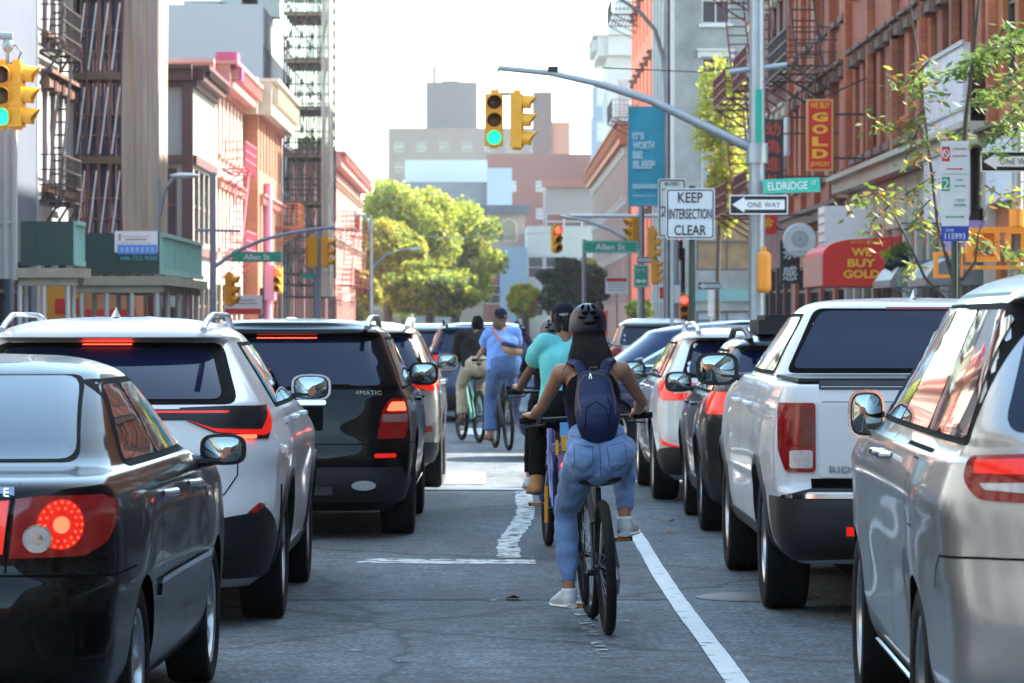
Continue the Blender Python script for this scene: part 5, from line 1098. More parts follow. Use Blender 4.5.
def bike(name, label, X, D, yaw, lean, r=.345, tr=.026, fm=None, sz=.80, bar=(.80, 1.05, .34), steer=0., crank=0., wb=1.05, group=None, step=False, seatm=None, fender=None, sy=.20, sw=.085):
    fm = fm or BLK; root = empty(name, (X, D, 0)); root.rotation_euler = (0, R(lean), R(yaw)); tag(root, label, "bicycle", group)
    wheel_bike(root, 0, r, tr, RUB, BLK); fw = wheel_bike(root, wb, r, tr, RUB, BLK, name="wheel"); fw.rotation_euler = (0, 0, R(steer))
    bb, ht, hb = Vector((0, .43, .29)), Vector((0, wb-.22, bar[1]-.10)), Vector((0, wb-.16, bar[1]-.26)); st = Vector((0, .27, .60))
    f = MB()
    if step: f.tube([bb, (0, .60, .36), (0, .75, .52), hb], .032, 10); f.tube([bb+Vector((0, .03, .05)), (0, .60, .43), (0, .76, .62), ht], .022, 8)
    else: f.tube([bb, hb], .021, 10); f.tube([st-Vector((0, -.02, .04)), ht], .018, 10)
    f.tube([bb, st], .018, 10); f.tube([hb-Vector((0, -.02, .05)), ht+Vector((0, -.01, .03))], .022, 10)
    for s_ in (1, -1):
        f.tube([bb+Vector((s_*.02, 0, 0)), (s_*.045, .30, .31), (s_*.062, 0, r)], .011, 8); f.tube([st+Vector((s_*.015, 0, -.03)), (s_*.05, .18, .56), (s_*.062, 0, r)], .009, 8)
        f.tube([hb+Vector((0, .01, -.02)), (s_*.05, wb-.09, r*2+.03), (s_*.055, wb, r)], .013, 8)
    f.build("frame", fm, root)
    s = MB(); s.tube([st-Vector((0, 0, .03)), (0, sy+.03, sz-.06)], .014, 8); s.build("seat_post", BLK, root)
    s = MB(); s.tube([(0, sy-.10, sz-.02), (0, sy-.06, sz-.015), (0, sy, sz-.02), (0, sy+.09, sz-.02), (0, sy+.16, sz-.025)], [(.05, .018), (sw, .034), (sw*.88, .03), (.035, .022), (.02, .016)], 14, up=(1, 0, 0)); s.build("saddle", seatm or BLK, root)
    h = MB(); by, bz, bw = bar; h.tube([ht, (0, wb-.25, bz), (0, by+.05, bz)], .016, 8); h.tube([(-bw, by-.03, bz), (-bw*.6, by, bz), (-.06, by+.05, bz), (.06, by+.05, bz), (bw*.6, by, bz), (bw, by-.03, bz)], .011, 8); h.build("handlebar", BLK, root)
    for s_ in (1, -1):
        g = MB(); g.tube([(s_*(bw-.11), by-.015, bz), (s_*(bw+.01), by-.032, bz)], .017, 10); g.build("grip", RUB, root)
        g = MB(); g.tube([(s_*(bw-.13), by+.01, bz-.01), (s_*(bw-.12), by+.06, bz-.03), (s_*(bw-.02), by+.07, bz-.04)], .006, 6); g.build("brake_lever", BLK, root)
    c = MB(); ca = R(crank); e = Vector((0, math.sin(ca), -math.cos(ca)))*.17
    c.lathe([(.03, .045), (.085, .045), (.085, .049), (.03, .049)], 28, 0, Matrix.Translation(bb), True); c.lathe([(.001, -.06), (.018, -.06), (.018, .06), (.001, .06)], 12, 0, Matrix.Translation(bb))
    c.bar(bb+Vector((-.065, 0, 0)), bb+e+Vector((-.075, 0, 0)), .016, .028); c.bar(bb+Vector((.065, 0, 0)), bb-e+Vector((.075, 0, 0)), .016, .028); c.build("crankset", BLK, root)
    for s_, q in ((-1, e), (1, -e)):
        p = MB(); pc = bb+q+Vector((s_*.13, 0, 0)); p.box(pc, (.095, .085, .022)); p.bar(bb+q+Vector((s_*.07, 0, 0)), pc, .012); o = p.build("pedal", BLK, root, False)
        p = MB(); p.box(pc+Vector((0, -.045, 0)), (.07, .004, .014)); p.build("reflector", mat("amber_reflector", (.7, .20, .02), .3), o, False)
    ch = MB(); ch.bar(bb+Vector((.047, 0, .083)), (.047, 0, r+.035), .006); ch.bar(bb+Vector((.047, 0, -.083)), (.047, .02, r-.035), .006); ch.tube([(.05, .0, r), (.06, -.02, r-.06), (.055, .05, r-.14)], .012, 6); ch.build("chain", STEEL, root)
    if fender:
        q = MB()
        for c0, a0, a1 in ((0, 20, 175), (wb, 15, 130)):
            vs = []; k = 18
            for i in range(k+1):
                a = R(a0+(a1-a0)*i/k); rr = r+.02; dy = -math.cos(a)*rr if c0 == 0 else math.cos(R(180)-a)*rr*-1
                yy = c0+rr*math.cos(a) ; zz = r+rr*math.sin(a)
                for w_, dz in ((-.032, -.015), (-.02, 0), (.02, 0), (.032, -.015)): vs.append((w_, yy, zz+dz*math.sin(a)))
            q.add(vs, [(i*4+j, i*4+j+1, i*4+5+j, i*4+4+j) for i in range(k) for j in range(3)])
        q.build("mudguard", fender, root)
    bpy.context.view_layer.update(); return root

# ---------------------------------------------------------------- people
def crs(pts, k=5):
    pts = [np.array([c for q in p for c in (q if isinstance(q, (tuple, list, Vector)) else (q,))], float) for p in pts]; out = []
    P_ = [2*pts[0]-pts[1]]+pts+[2*pts[-1]-pts[-2]]
    for i in range(1, len(P_)-2):
        for t in np.arange(0, 1, 1/k):
            a, b, c, d = P_[i-1:i+3]; out.append(.5*(2*b+(c-a)*t+(2*a-5*b+4*c-d)*t*t+(3*b-a-3*c+d)*t**3))
    out.append(pts[-1]); return out
def limb(mb, pts, rad, up=None, n=14, cap=.8, k=5):          # tapered round-ended limb through joints; rad = r or (lateral, depth)
    rad = [(r, r) if not isinstance(r, tuple) else r for r in rad]; q = crs([(tuple(p), r) for p, r in zip(pts, rad)], k)
    P_ = [Vector(a[:3]) for a in q]; r_ = [(max(a[3], .002), max(a[4], .002)) for a in q]
    d0 = (P_[0]-P_[1]).normalized(); d1 = (P_[-1]-P_[-2]).normalized(); A, RA, B_, RB_ = [], [], [], []
    for t in (.98, .85, .6, .3): s_ = math.sqrt(1-t*t); A.append(P_[0]+d0*min(r_[0])*t*cap); RA.append((r_[0][0]*s_, r_[0][1]*s_)); B_.append(P_[-1]+d1*min(r_[-1])*t*cap); RB_.append((r_[-1][0]*s_, r_[-1][1]*s_))
    mb.tube(A+P_+B_[::-1], RA+r_+RB_[::-1], n, up=up)
def remesh(mb, name, m, parent, voxel=.008, smooth=4, disp=None):
    me = mb.mesh(name); bm = bmesh.new(); bm.from_mesh(me); bmesh.ops.recalc_face_normals(bm, faces=bm.faces); bm.to_mesh(me); bm.free()
    o = bpy.data.objects.new(name, me); scene.collection.objects.link(o)
    md = o.modifiers.new("r", 'REMESH'); md.mode = 'VOXEL'; md.voxel_size = voxel; md.use_smooth_shade = True
    if smooth: md = o.modifiers.new("s", 'SMOOTH'); md.iterations = smooth; md.factor = .5
    me2 = bpy.data.meshes.new_from_object(o.evaluated_get(bpy.context.evaluated_depsgraph_get())); bpy.data.objects.remove(o)
    if disp:
        k = len(me2.vertices); co = np.zeros(k*3); me2.vertices.foreach_get("co", co); nn = np.zeros(k*3); me2.vertex_normals.foreach_get("vector", nn); co = co.reshape(-1, 3); nn = nn.reshape(-1, 3)
        amp, fx, fz = disp; d = np.array([noise.noise(Vector((c[0]*fx, c[1]*fx, c[2]*fz+math.sin(c[0]*30)*.3))) for c in co])*amp; co += nn*d[:, None]; me2.vertices.foreach_set("co", co.reshape(-1)); me2.update()
    me2.name = name; me2.materials.clear(); return link(name, me2, m, parent, True, None)
def ik(a, b, l1, l2, pole):
    a, b, pole = Vector(a), Vector(b), Vector(pole); d = b-a; L = min(d.length, (l1+l2)*.998); dn = d.normalized(); x = (l1*l1-l2*l2+L*L)/(2*L); h = math.sqrt(max(0, l1*l1-x*x))
    pv = (pole-dn*pole.dot(dn)).normalized(); return a+dn*x+pv*h
SKIN1 = mat("tan_skin", (.36, .18, .11), .5, var=.08, vs=8, spec=.4); SKIN2 = mat("brown_skin", (.22, .11, .065), .5, var=.08, vs=8, spec=.4); SKIN3 = mat("fair_skin", (.48, .27, .20), .5, var=.08, vs=8, spec=.4)
HAIRD = mat("dark_brown_hair", (.006, .004, .0035), .6, var=.6, vs=3, stretch=(60, 60, 4), bump=.6, bs=3); HAIRB = mat("auburn_hair", (.10, .05, .025), .55, var=.5, vs=3, stretch=(60, 60, 4), bump=.5, bs=3)
def fabric(name, c, rough=.85, var=.15, vs=4, bump=.25, bs=14, st=None): return mat(name, c, rough, var=var, vs=vs, bump=bump, bs=bs, sheen=.15, stretch=st)
DENIM = fabric("light_blue_denim", (.145, .25, .46), var=.22, vs=7, bump=.5, bs=9, st=(1, 1, 2.2)); DENIM2 = fabric("mid_blue_denim", (.06, .12, .27), var=.2); BLKF = mat("black_cloth", (.004, .004, .005), .9, var=.3, vs=4, bump=.3, bs=12, spec=.15); TEAL = fabric("teal_cotton", (.13, .55, .56), var=.10, bump=.6, bs=5)
BLUEF = fabric("cornflower_cotton", (.16, .30, .70), var=.08, bump=.5, bs=6); JACK = mat("dark_olive_jacket", (.014, .012, .010), .9, spec=.2, bump=.3, bs=10); KHAK = fabric("khaki_cloth", (.42, .33, .22)); NAVY = mat("navy_nylon", (.010, .018, .065), .6, var=.2, bump=.35, bs=10, spec=.25); CAPN = mat("navy_cap_cloth", (.005, .006, .020), .85, spec=.2); PNKF = fabric("dusty_pink_cloth", (.5, .25, .22))
SHOEW = mat("white_shoe_leather", (.68, .68, .68), .5, var=.12, vs=12); SHOET = mat("tan_boot_leather", (.42, .19, .06), .6, var=.2, vs=10); SOLE = mat("dark_sole", (.03, .025, .022), .7)
def stitch(o, pts, w, m, name="seam", off=.002, dirn=(0, 1, 0), y0=-1.2):
    from mathutils.bvhtree import BVHTree
    bv = BVHTree.FromObject(o, bpy.context.evaluated_depsgraph_get()); vs = []; q = []
    for a, b in zip(pts, pts[1:]):
        k = max(1, int(math.hypot(b[0]-a[0], b[1]-a[1])/.01)); q += [(a[0]+(b[0]-a[0])*i/k, a[1]+(b[1]-a[1])*i/k) for i in range(k)]
    q.append(pts[-1]); ok = []
    for i, p in enumerate(q):
        a = Vector(q[max(0, i-1)]); b = Vector(q[min(len(q)-1, i+1)]); d = (b-a).normalized(); nn = Vector((-d.y, d.x))*w/2; row = []
        for s_ in (1, -1):
            h = bv.ray_cast(Vector((p[0]+nn.x*s_, y0, p[1]+nn.y*s_)), Vector(dirn))
            if h[0] is None: row = None; break
            row.append(h[0]-Vector(dirn)*off)
        if row: vs.append(row)
        else: vs.append(None)
    V, Fc = [], []
    for a, b in zip(vs, vs[1:]):
        if a and b and (a[0]-b[0]).length < .05: k = len(V); V += [a[0], a[1], b[1], b[0]]; Fc.append((k, k+1, k+2, k+3))
    if V: c = MB(); c.add(V, Fc); return c.build(name, m, o, True, None)
def rider(name, label, bk, d):
    root = empty(name, bk.location); root.rotation_euler = bk.rotation_euler; tag(root, label, "person"); g = d.get
    vx = g('voxel', .010); S = g('s', 1.0); hip = Vector(g('hip')); sh = Vector(g('sh')); hd = Vector(g('head')); sw = g('sw', .165); ux = (1, 0, 0)
    F1, T1, U1, L1 = .42*S, .41*S, .285*S, .25*S
    feet = {s_: Vector(g('feet')[s_]) for s_ in (-1, 1)}; hands = {s_: Vector(g('hands')[s_]) for s_ in (-1, 1)}
    hj = {s_: hip+Vector((s_*.085*S, .0, -.01)) for s_ in (-1, 1)}; ank = {s_: feet[s_]+Vector((0, -.065, .095)) for s_ in (-1, 1)}
    kn = {s_: ik(hj[s_], ank[s_], F1, T1, (s_*g('splay', .12), 1, .25)) for s_ in (-1, 1)}
    sj = {s_: sh+Vector((s_*sw, 0, 0)) for s_ in (-1, 1)}; wr = {s_: hands[s_]+Vector((-s_*.012, -.065, .015)) for s_ in (-1, 1)}
    el = {s_: ik(sj[s_], wr[s_], U1, L1, (s_*g('elbow', .08) if not g('elb') else s_*g('elb')[s_], -.35, -.8)) for s_ in (-1, 1)}
    wst = hip.lerp(sh, .38)+Vector((0, -.01, 0)); chs = hip.lerp(sh, .74)
    H_ = g('hipw', .16)*S; W_ = g('waist', .125)*S; C_ = g('chest', .145)*S
    def torso(mb, e=0., lo=0., hi=1.):
        pts = [hip+Vector((0, .0, -.05)), hip+Vector((0, 0, .04)), wst, chs, sh+Vector((0, 0, -.02))]; rad = [(H_*.9+e, .115*S+e), (H_+e, .12*S+e), (W_+e, .09*S+e), (C_+e, .105*S+e), (sw*.86+e, .07*S+e)]
        return pts, rad
    b = MB(); pts, rad = torso(b); pts[0] = hip+Vector((0, 0, -.01)); rad[0] = (H_*.7, .08*S); limb(b, pts, rad, ux); nk = hd+Vector((0, -.02, -.10))
    limb(b, [sh+Vector((0, .0, -.03)), sh.lerp(nk, .5)+Vector((0, -.01, 0)), nk], [(.075, .065), .052*S, .052*S], ux)
    b.ell(hd, (.073*S, .092*S, .105*S), 20, 14); b.ell(hd+Vector((0, .03, -.055)), (.055*S, .062*S, .06*S)); b.ell(hd+Vector((0, .10*S, -.012)), (.012, .02, .022), 8, 6)
    b.ell(hd+Vector((0, .088*S, -.055)), (.022, .010, .008), 8, 6); b.ell(hd+Vector((0, .085*S, .018)), (.05, .012, .010), 8, 6)
    for s_ in (-1, 1):
        b.ell(hd+Vector((s_*.075*S, -.005, -.01)), (.010, .02, .032), 8, 6)
        limb(b, [sh+Vector((s_*.05, 0, -.02)), sj[s_]+Vector((-s_*.01, 0, -.005))], [.055*S, .052*S]); limb(b, [sj[s_], sj[s_].lerp(el[s_], .5), el[s_], el[s_].lerp(wr[s_], .35), wr[s_]], [.046*S, .038*S, .031*S, .034*S, .022*S])
        limb(b, [hj[s_], hj[s_].lerp(kn[s_], .45), kn[s_], kn[s_].lerp(ank[s_], .35), ank[s_]], [.084*S, .072*S, .050*S, .048*S, .034*S]); limb(b, [ank[s_], feet[s_]+Vector((0, -.06, .045)), feet[s_]+Vector((0, .06, .03))], [.034, .035, (.038, .022)])
        h = hands[s_]; limb(b, [wr[s_], wr[s_].lerp(h, .5)+Vector((0, .0, .010)), h+Vector((-s_*.0, -.012, .022))], [(.026, .020), (.036, .017), (.040, .016)], ux)   # palm over the bar
        for i, (dx, ln) in enumerate(((-.033, .9), (-.011, 1.0), (.011, .95), (.033, .78))):
            x = h.x+dx*1.0; rr = .0085; R0 = .030*ln
            limb(b, [(x, h.y-.005, h.z+.022), (x, h.y+.024, h.z+.018), (x, h.y+.030, h.z-.006), (x, h.y+.012, h.z-.026), (x, h.y-.010, h.z-.022)], [rr*1.1, rr, rr, rr*.95, rr*.8], n=8, k=3)
        limb(b, [wr[s_]+Vector((-s_*.015, .02, -.005)), (h.x-s_*.045, h.y-.025, h.z-.004), (h.x-s_*.047, h.y+.0, h.z-.022), (h.x-s_*.030, h.y+.018, h.z-.028)], [.013, .011, .010, .008], n=8, k=3)
    body = remesh(b, "body", g('skin', SKIN1), root, min(vx, .006) if vx < .008 else vx, 2)
    for s_ in (-1, 1): e_ = MB(); e_.ell(hd+Vector((s_*.03, .083*S, .0)), (.011, .008, .007), 8, 6); e_.build("eye", WHT, root); e_ = MB(); e_.ell(hd+Vector((s_*.03, .090*S, .0)), (.005, .003, .005), 8, 6); e_.build("pupil", DARK, root)
    # trousers
    t = MB(); t.ell(hip+Vector((0, -.01, -.075)), (.10*S, .11*S, .075*S)); e = g('pe', .012); limb(t, [hip+Vector((0, 0, -.05)), hip+Vector((0, -.0, .04)), hip.lerp(wst, g('rise', .65))], [(H_*.92+e, .115*S+e), (H_+e, .12*S+e), ((H_+W_)/2+e, .10*S+e)], ux, cap=.2)
    for s_ in (-1, 1):
        t.ell(hip+Vector((s_*.078*S, -.055, -.005)), (.098*S*g('bum', 1), .105*S, .115*S*g('bum', 1))); al = g('hem', .85)
        cf = g('cuff', .052); end = kn[s_].lerp(ank[s_], al); limb(t, [hj[s_], hj[s_].lerp(kn[s_], .45), kn[s_], kn[s_].lerp(ank[s_], .45), end], [.093*S+e, .077*S+e, .054*S+e, .050*S+e, cf], cap=.15)
    tr = remesh(t, "trousers", g('legs'), root, vx, 3, g('pdisp', (.006, 16, 30)))
    # top
    t = MB(); e = g('te', .012); tp = g('top', 'tee'); hem = hip.lerp(wst, g('them', .3))
    pts = [hem, wst, chs, sh+Vector((0, 0, -.015))]; hh = g('hemr', None) or ((H_+W_)/2+e)
    rad = [(hh, .115*S+e), (max(W_, g('tw', 0))+e, .092*S+e), (C_+e, .107*S+e), (sw*.80+e*.5, .072*S+e*.6)]
    if tp == 'tank': rad[3] = (sw*.62, .07*S+.006)
    limb(t, pts, rad, ux, cap=.3); limb(t, [sh+Vector((0, 0, -.02)), sh.lerp(nk, .30)], [(.085, .068), (.058*S+.004, .056*S+.004)], ux, cap=.1)
    for s_ in (-1, 1):
        if tp == 'tank': limb(t, [sh+Vector((s_*.03, 0, -.01)), sh+Vector((s_*(sw-.055), -.0, .030))], [(.05, .045), (.035, .052)], cap=.3)
        else:
            f = .62 if tp == 'tee' else 1; limb(t, [sh+Vector((s_*.05, 0, -.015)), sj[s_]], [.062*S+e*.5, .057*S+e]);
            if tp == 'tee': limb(t, [sj[s_], sj[s_].lerp(el[s_], f*.6), sj[s_].lerp(el[s_], f)], [.055*S+e, .053*S+e*1.3, .050*S+e*1.5], cap=.15)
            else: limb(t, [sj[s_], el[s_], el[s_].lerp(wr[s_], .4), wr[s_].lerp(el[s_], .1)], [.056*S+e, .045*S+e, .044*S+e, .032*S+e*.6], cap=.2)
    shirt = remesh(t, {'tank': "tank_top", 'tee': "t_shirt", 'jacket': "jacket"}[tp], g('topm'), root, vx, 3, g('tdisp', (.010, 9, 7)))
    for s_ in (-1, 1):        # shoes
        f = feet[s_]; tt = g('toe', .12)*s_; ms = MB(); limb(ms, [f+Vector((0, -.085, .045)), f+Vector((tt*.06, -.02, .05)), f+Vector((tt*.14, .06, .035)), f+Vector((tt*.21, .13, .025))], [(.036, .046), (.040, .048), (.044, .034), (.034, .022)], ux); limb(ms, [ank[s_]+Vector((0, .0, -.05)), ank[s_]+Vector((0, 0, .0 if not g('boot') else .05))], [(.042, .045), (.043, .045)], ux, cap=.3)
        so = remesh(ms, "shoe", g('shoe', SHOEW), root, vx*.8, 2)
        q = MB(); q.tube([f+Vector((-tt*.03, -.115, .012)), f+Vector((0, -.09, .010)), f+Vector((tt*.09, 0, .008)), f+Vector((tt*.18, .09, .008)), f+Vector((tt*.24, .15, .014))], [(.030, .012), (.040, .014), (.040, .013), (.046, .013), (.028, .010)], 14, up=ux); q.build("sole", g('sole', SOLE), so)
    return root, dict(body=body, trousers=tr, top=shirt, hip=hip, sh=sh, hd=hd, wst=wst, chs=chs)
def helmet(root, hd, m, s=1., name="helmet"):
    h = MB(); hh = hd+Vector((0, -.005, .035)); n, k = 26, 12; vs = []
    for i in range(k+1):
        th = math.pi*.56*i/k
        for j in range(n):
            a = 2*math.pi*j/n; rib = 1+.035*math.cos(6*a)*math.sin(th)**2
            vs.append((hh.x+.098*s*math.sin(th)*math.cos(a)*rib, hh.y+.132*s*math.sin(th)*math.sin(a)*rib, hh.z+.105*s*math.cos(th)-(.025*math.sin(th)**6 if math.sin(a) < 0 else 0)))
    fs = [(i*n+j, i*n+(j+1) % n, (i+1)*n+(j+1) % n, (i+1)*n+j) for i in range(k) for j in range(n)]; inn = [Vector(v)*1 for v in vs]
    cen = Vector(hh); inn = [cen+(Vector(v)-cen)*.86 for v in vs[-n:]]; o = len(vs); vs += [tuple(v) for v in inn]; fs += [(k*n+j, k*n+(j+1) % n, o+(j+1) % n, o+j) for j in range(n)]; fs.append(tuple(o+j for j in range(n)))
    h.add(vs, fs); ho = h.build(name, m, root, True, 60)
    v = MB()
    for (a, e, w_, l_, rz) in ((-.42, .30, .024, .008, 0), (.42, .30, .024, .008, 0), (0, .85, .009, .03, 0), (-.5, .95, .008, .02, .3), (.5, .95, .008, .02, -.3), (0, .02, .036, .009, 0), (-.25, .55, .018, .009, 0), (.25, .55, .018, .009, 0)):
        d = Vector((math.sin(a)*math.cos(e)*.100*s, -math.cos(a)*math.cos(e)*.134*s, math.sin(e)*.106*s)); nn = Vector((d.x/.01, d.y/.018, d.z/.011)).normalized()
        v.ell(hh+d, (w_, l_, .010), 10, 6, 0, nn.to_track_quat('Z', 'Y'))
    v.build("vent", DARK, ho); return ho
def cap(root, hd, m, back=None):
    c = MB(); hh = hd+Vector((0, -.004, .022)); n, k = 20, 8; vs = []
    for i in range(k+1):
        th = math.pi*.52*i/k
        for j in range(n): a = 2*math.pi*j/n; vs.append((hh.x+.084*math.sin(th)**.8*math.cos(a), hh.y+.104*math.sin(th)**.8*math.sin(a), hh.z+.098*math.cos(th)-(.03 if th > 1.4 and math.sin(a) < .3 else 0)))
    c.add(vs, [(i*n+j, i*n+(j+1) % n, (i+1)*n+(j+1) % n, (i+1)*n+j) for i in range(k) for j in range(n)]+[tuple(k*n+j for j in range(n))]); c.ell(hh+Vector((0, 0, .099)), (.010, .010, .006), 8, 6); co = c.build("cap", m, root, True, 60)
    p = MB(); p.prism([(-.07, 0), (-.055, .05), (-.02, .075), (.02, .075), (.055, .05), (.07, 0)], hh+Vector((0, .085, -.01)), (1, 0, 0), (0, 1, -.15), (0, 0, .006)); p.build("peak", m, co, True); return co
def hair_mass(root, hd, pts, rad, m, name="hair", vx=.010):
    h = MB(); h.ell(hd+Vector((0, -.012, .012)), (.082, .098, .108)); limb(h, [hd+Vector(p) for p in pts], rad, (1, 0, 0)); return remesh(h, name, m, root, vx, 2, (.010, 30, 5))

# near cyclist
B1 = bike("bicycle", "black bicycle with wide tyres and flat bar, ridden by the near cyclist", .605, 18.87, 3.0, -2.6, sz=.80, sw=.115, bar=(.865, 1.085, .345), crank=6, tr=.027, steer=4, group="bicycles being ridden")
PW1, d1 = rider("person", "person in black bike helmet, black tank top and light blue jeans with long dark hair", B1, dict(voxel=.0065, s=.97, hip=(0, .155, .905), sh=(0, .36, 1.345), head=(.0, .44, 1.555), sw=.158, hands={-1: (-.30, .845, 1.095), 1: (.285, .845, 1.095)}, feet={-1: (-.165, .45, .115), 1: (.14, .43, .475)}, toe=.28,
    hipw=.160, waist=.118, chest=.14, skin=SKIN1, legs=DENIM, top='tank', topm=BLKF, te=.008, pe=.013, bum=1.0, them=.85, hemr=.125, rise=.78, hem=.88, cuff=.043, elb={-1: .35, 1: .8}, shoe=SHOEW, sole=SHOEW, splay=.22, pdisp=(.009, 14, 20)))
helmet(PW1, d1['hd'], mat("matt_black_helmet", (.006, .008, .016), .38, var=.2, spec=.35))
hs = MB(); hd = d1['hd']
for s_ in (-1, 1): hs.tube([hd+Vector((s_*.075, .03, .02)), hd+Vector((s_*.068, .02, -.06)), hd+Vector((s_*.03, .05, -.115))], .006, 6)
hs.build("helmet_strap", BLKF, PW1)
ha = MB(); rg = random.Random(3)
for i in range(46):
    a = rg.uniform(-1.25, 1.25); x0 = .070*math.sin(a); y0 = -.055*math.cos(a)-.01; l_ = rg.uniform(.17, .27); x1 = x0*1.25+rg.gauss(0, .016); x2 = x0*rg.uniform(.9, 1.4)+rg.gauss(0, .018)
    ha.tube([hd+Vector((x0*.9, y0*.8, .02)), hd+Vector((x0*1.1, y0-.015, -.05)), hd+Vector((x1, y0-.045, -.05-l_*.45)), hd+Vector((x2*.92, y0-.085+rg.uniform(-.01, .01), -.05-l_))], [.018, .019, .015, .004], 7)
remesh(ha, "hair", HAIRD, PW1, .0055, 1); ha = MB()
for i in range(170):
    a = rg.uniform(-1.5, 1.5); x0 = .078*math.sin(a); y0 = -.062*math.cos(a)-.01; l_ = rg.uniform(.15, .31); x1 = x0*1.3+rg.gauss(0, .012); x2 = x0*rg.uniform(.8, 1.8)+rg.gauss(0, .032)
    ha.tube([hd+Vector((x0*1.05, y0-.018, .0)), hd+Vector((x0*1.15, y0-.032, -.06)), hd+Vector((x1, y0-.062, -.05-l_*.45)), hd+Vector((x2*.92, y0-.098+rg.uniform(-.015, .01), -.05-l_))], [.0022, .0022, .0018, .0008], 4)
ha.build("loose_hair_strands", HAIRD, PW1)
tr = d1['trousers']; SEAMD = fabric("denim_seam", (.07, .13, .26)); hp = d1['hip']
stitch(tr, [(0, hp.z+.13), (0, hp.z-.10)], .006, SEAMD)
for s_ in (-1, 1):
    stitch(tr, [(s_*.035, hp.z+.055), (s_*.13, hp.z+.072), (s_*.135, hp.z-.035), (s_*.09, hp.z-.075), (s_*.045, hp.z-.045), (s_*.035, hp.z+.055)], .005, SEAMD, "pocket_seam"); stitch(tr, [(0, hp.z+.075), (s_*.07, hp.z+.10), (s_*.15, hp.z+.115)], .006, SEAMD)
# backpack worn by the near cyclist
bp = empty("backpack", B1.location); bp.rotation_euler = B1.rotation_euler; tag(bp, "navy nylon backpack with a clipped key ring, worn by the near cyclist", "backpack")
ch, ws = Vector((0, .215, 1.30)), Vector((0, .075, 1.02)); q = MB()
limb(q, [ws+Vector((0, -.0, -.02)), ws+Vector((0, -.01, .08)), ws.lerp(ch, .6)+Vector((0, -.015, 0)), ch+Vector((0, 0, .02))], [(.085, .055), (.115, .075), (.108, .072), (.085, .045)], (1, 0, 0), n=20, cap=.6)
bo = remesh(q, "bag", NAVY, bp, .007, 2, (.005, 14, 12))
zm = fabric("brown_piping", (.10, .05, .04)); stitch(bo, [(-.088, 1.12), (-.094, 1.22), (-.080, 1.29), (-.05, 1.325), (0, 1.335), (.05, 1.325), (.080, 1.29), (.094, 1.22), (.088, 1.12)], .007, zm, "piping"); stitch(bo, [(-.075, 1.05), (-.06, 1.16), (-.01, 1.19), (.04, 1.155), (.06, 1.06)], .004, DARK, "pocket_seam"); stitch(bo, [(.055, 1.21), (.068, 1.16), (.06, 1.12)], .006, DARK, "zip")
for s_ in (-1, 1):
    q = MB(); q.tube([(s_*.045, .21, 1.31), (s_*.075, .25, 1.385), (s_*.105, .335, 1.40), (s_*.12, .42, 1.36), (s_*.125, .46, 1.22), (s_*.12, .30, 1.04), (s_*.095, .14, 1.02)], [(.026, .010)]*5+[(.014, .005)]*2, 8, up=(1, 0, .2)); q.build("strap", NAVY, bp)
q = MB(); q.tube([(-.022, .205, 1.33), (-.018, .19, 1.362), (.018, .19, 1.362), (.022, .205, 1.33)], .006, 6); q.build("top_loop", zm, bp)
q = MB(); q.tube([(-.02, .165, 1.335), (-.028, .155, 1.31), (-.022, .150, 1.285), (-.014, .155, 1.31), (-.02, .165, 1.335)], .004, 6); q.tube([(-.022, .150, 1.285), (-.03, .143, 1.25)], .003, 5); q.tube([(-.022, .150, 1.285), (-.014, .143, 1.255)], .003, 5); q.build("key_clip", CHR, bp)
# man in teal on a blue shared bike
BLUE = paint("royal_blue_frame", (.03, .10, .42)); B2 = bike("bicycle", "blue shared bicycle with red tail light, ridden by the man in teal", .49, 25.3, 4, 0, r=.33, tr=.030, fm=BLUE, sz=.90, bar=(.76, 1.10, .31), crank=100, step=True, fender=BLUE, group="bicycles being ridden")
q = MB(); q.tube([(0, -.30, .62), (0, -.335, .62)], .032, 14); q.build("tail_light", REDH, B2); q = MB(); q.box((0, -.27, .62), (.09, .06, .16)); q.box((0, -.05, .735), (.13, .30, .05)); q.build("rear_rack", mat("rack_plastic", (.08, .10, .22), .5), B2)
q = MB(); q.box((0, -.20, .77), (.035, .03, .10)); q.box((.05, -.20, .78), (.015, .03, .12)); q.box((-.05, -.20, .74), (.02, .03, .10)); q.build("yellow_strap", YEL, B2); q = MB(); q.box((.03, -.16, .86), (.11, .02, .10)); q.build("number_tag", mat("blue_tag", (.12, .35, .7), .4), B2); q = MB(); q.box((-.075, .36, .33), (.02, .05, .25)); q.build("chain_guard", YEL, B2)
M2, d2 = rider("person", "person in a teal t shirt, dark navy cap, black trousers and tan boots", B2, dict(s=1.04, hip=(.03, .14, .985), sh=(.045, .22, 1.44), head=(.035, .27, 1.61), sw=.155, hands={-1: (-.25, .74, 1.11), 1: (.25, .74, 1.11)}, feet={-1: (-.13, .56, .39), 1: (.13, .32, .30)}, hipw=.15, waist=.14, chest=.165, skin=SKIN2, legs=BLKF, topm=TEAL, te=.016, tw=.155, them=.05, hemr=.185, shoe=SHOET, boot=True, tdisp=(.016, 11, 9), hem=.9, cuff=.06, splay=.1))
co = cap(M2, d2['hd'], CAPN); text("NEXT", .016, WHT, co, d2['hd']+Vector((-.005, -.118, .035)), "cap_lettering", wid=.06, rot=(R(85), 0, 0)); hair_mass(M2, d2['hd'], [(0, -.02, -.03), (0, -.03, -.07)], [(.07, .06), (.06, .05)], HAIRD)
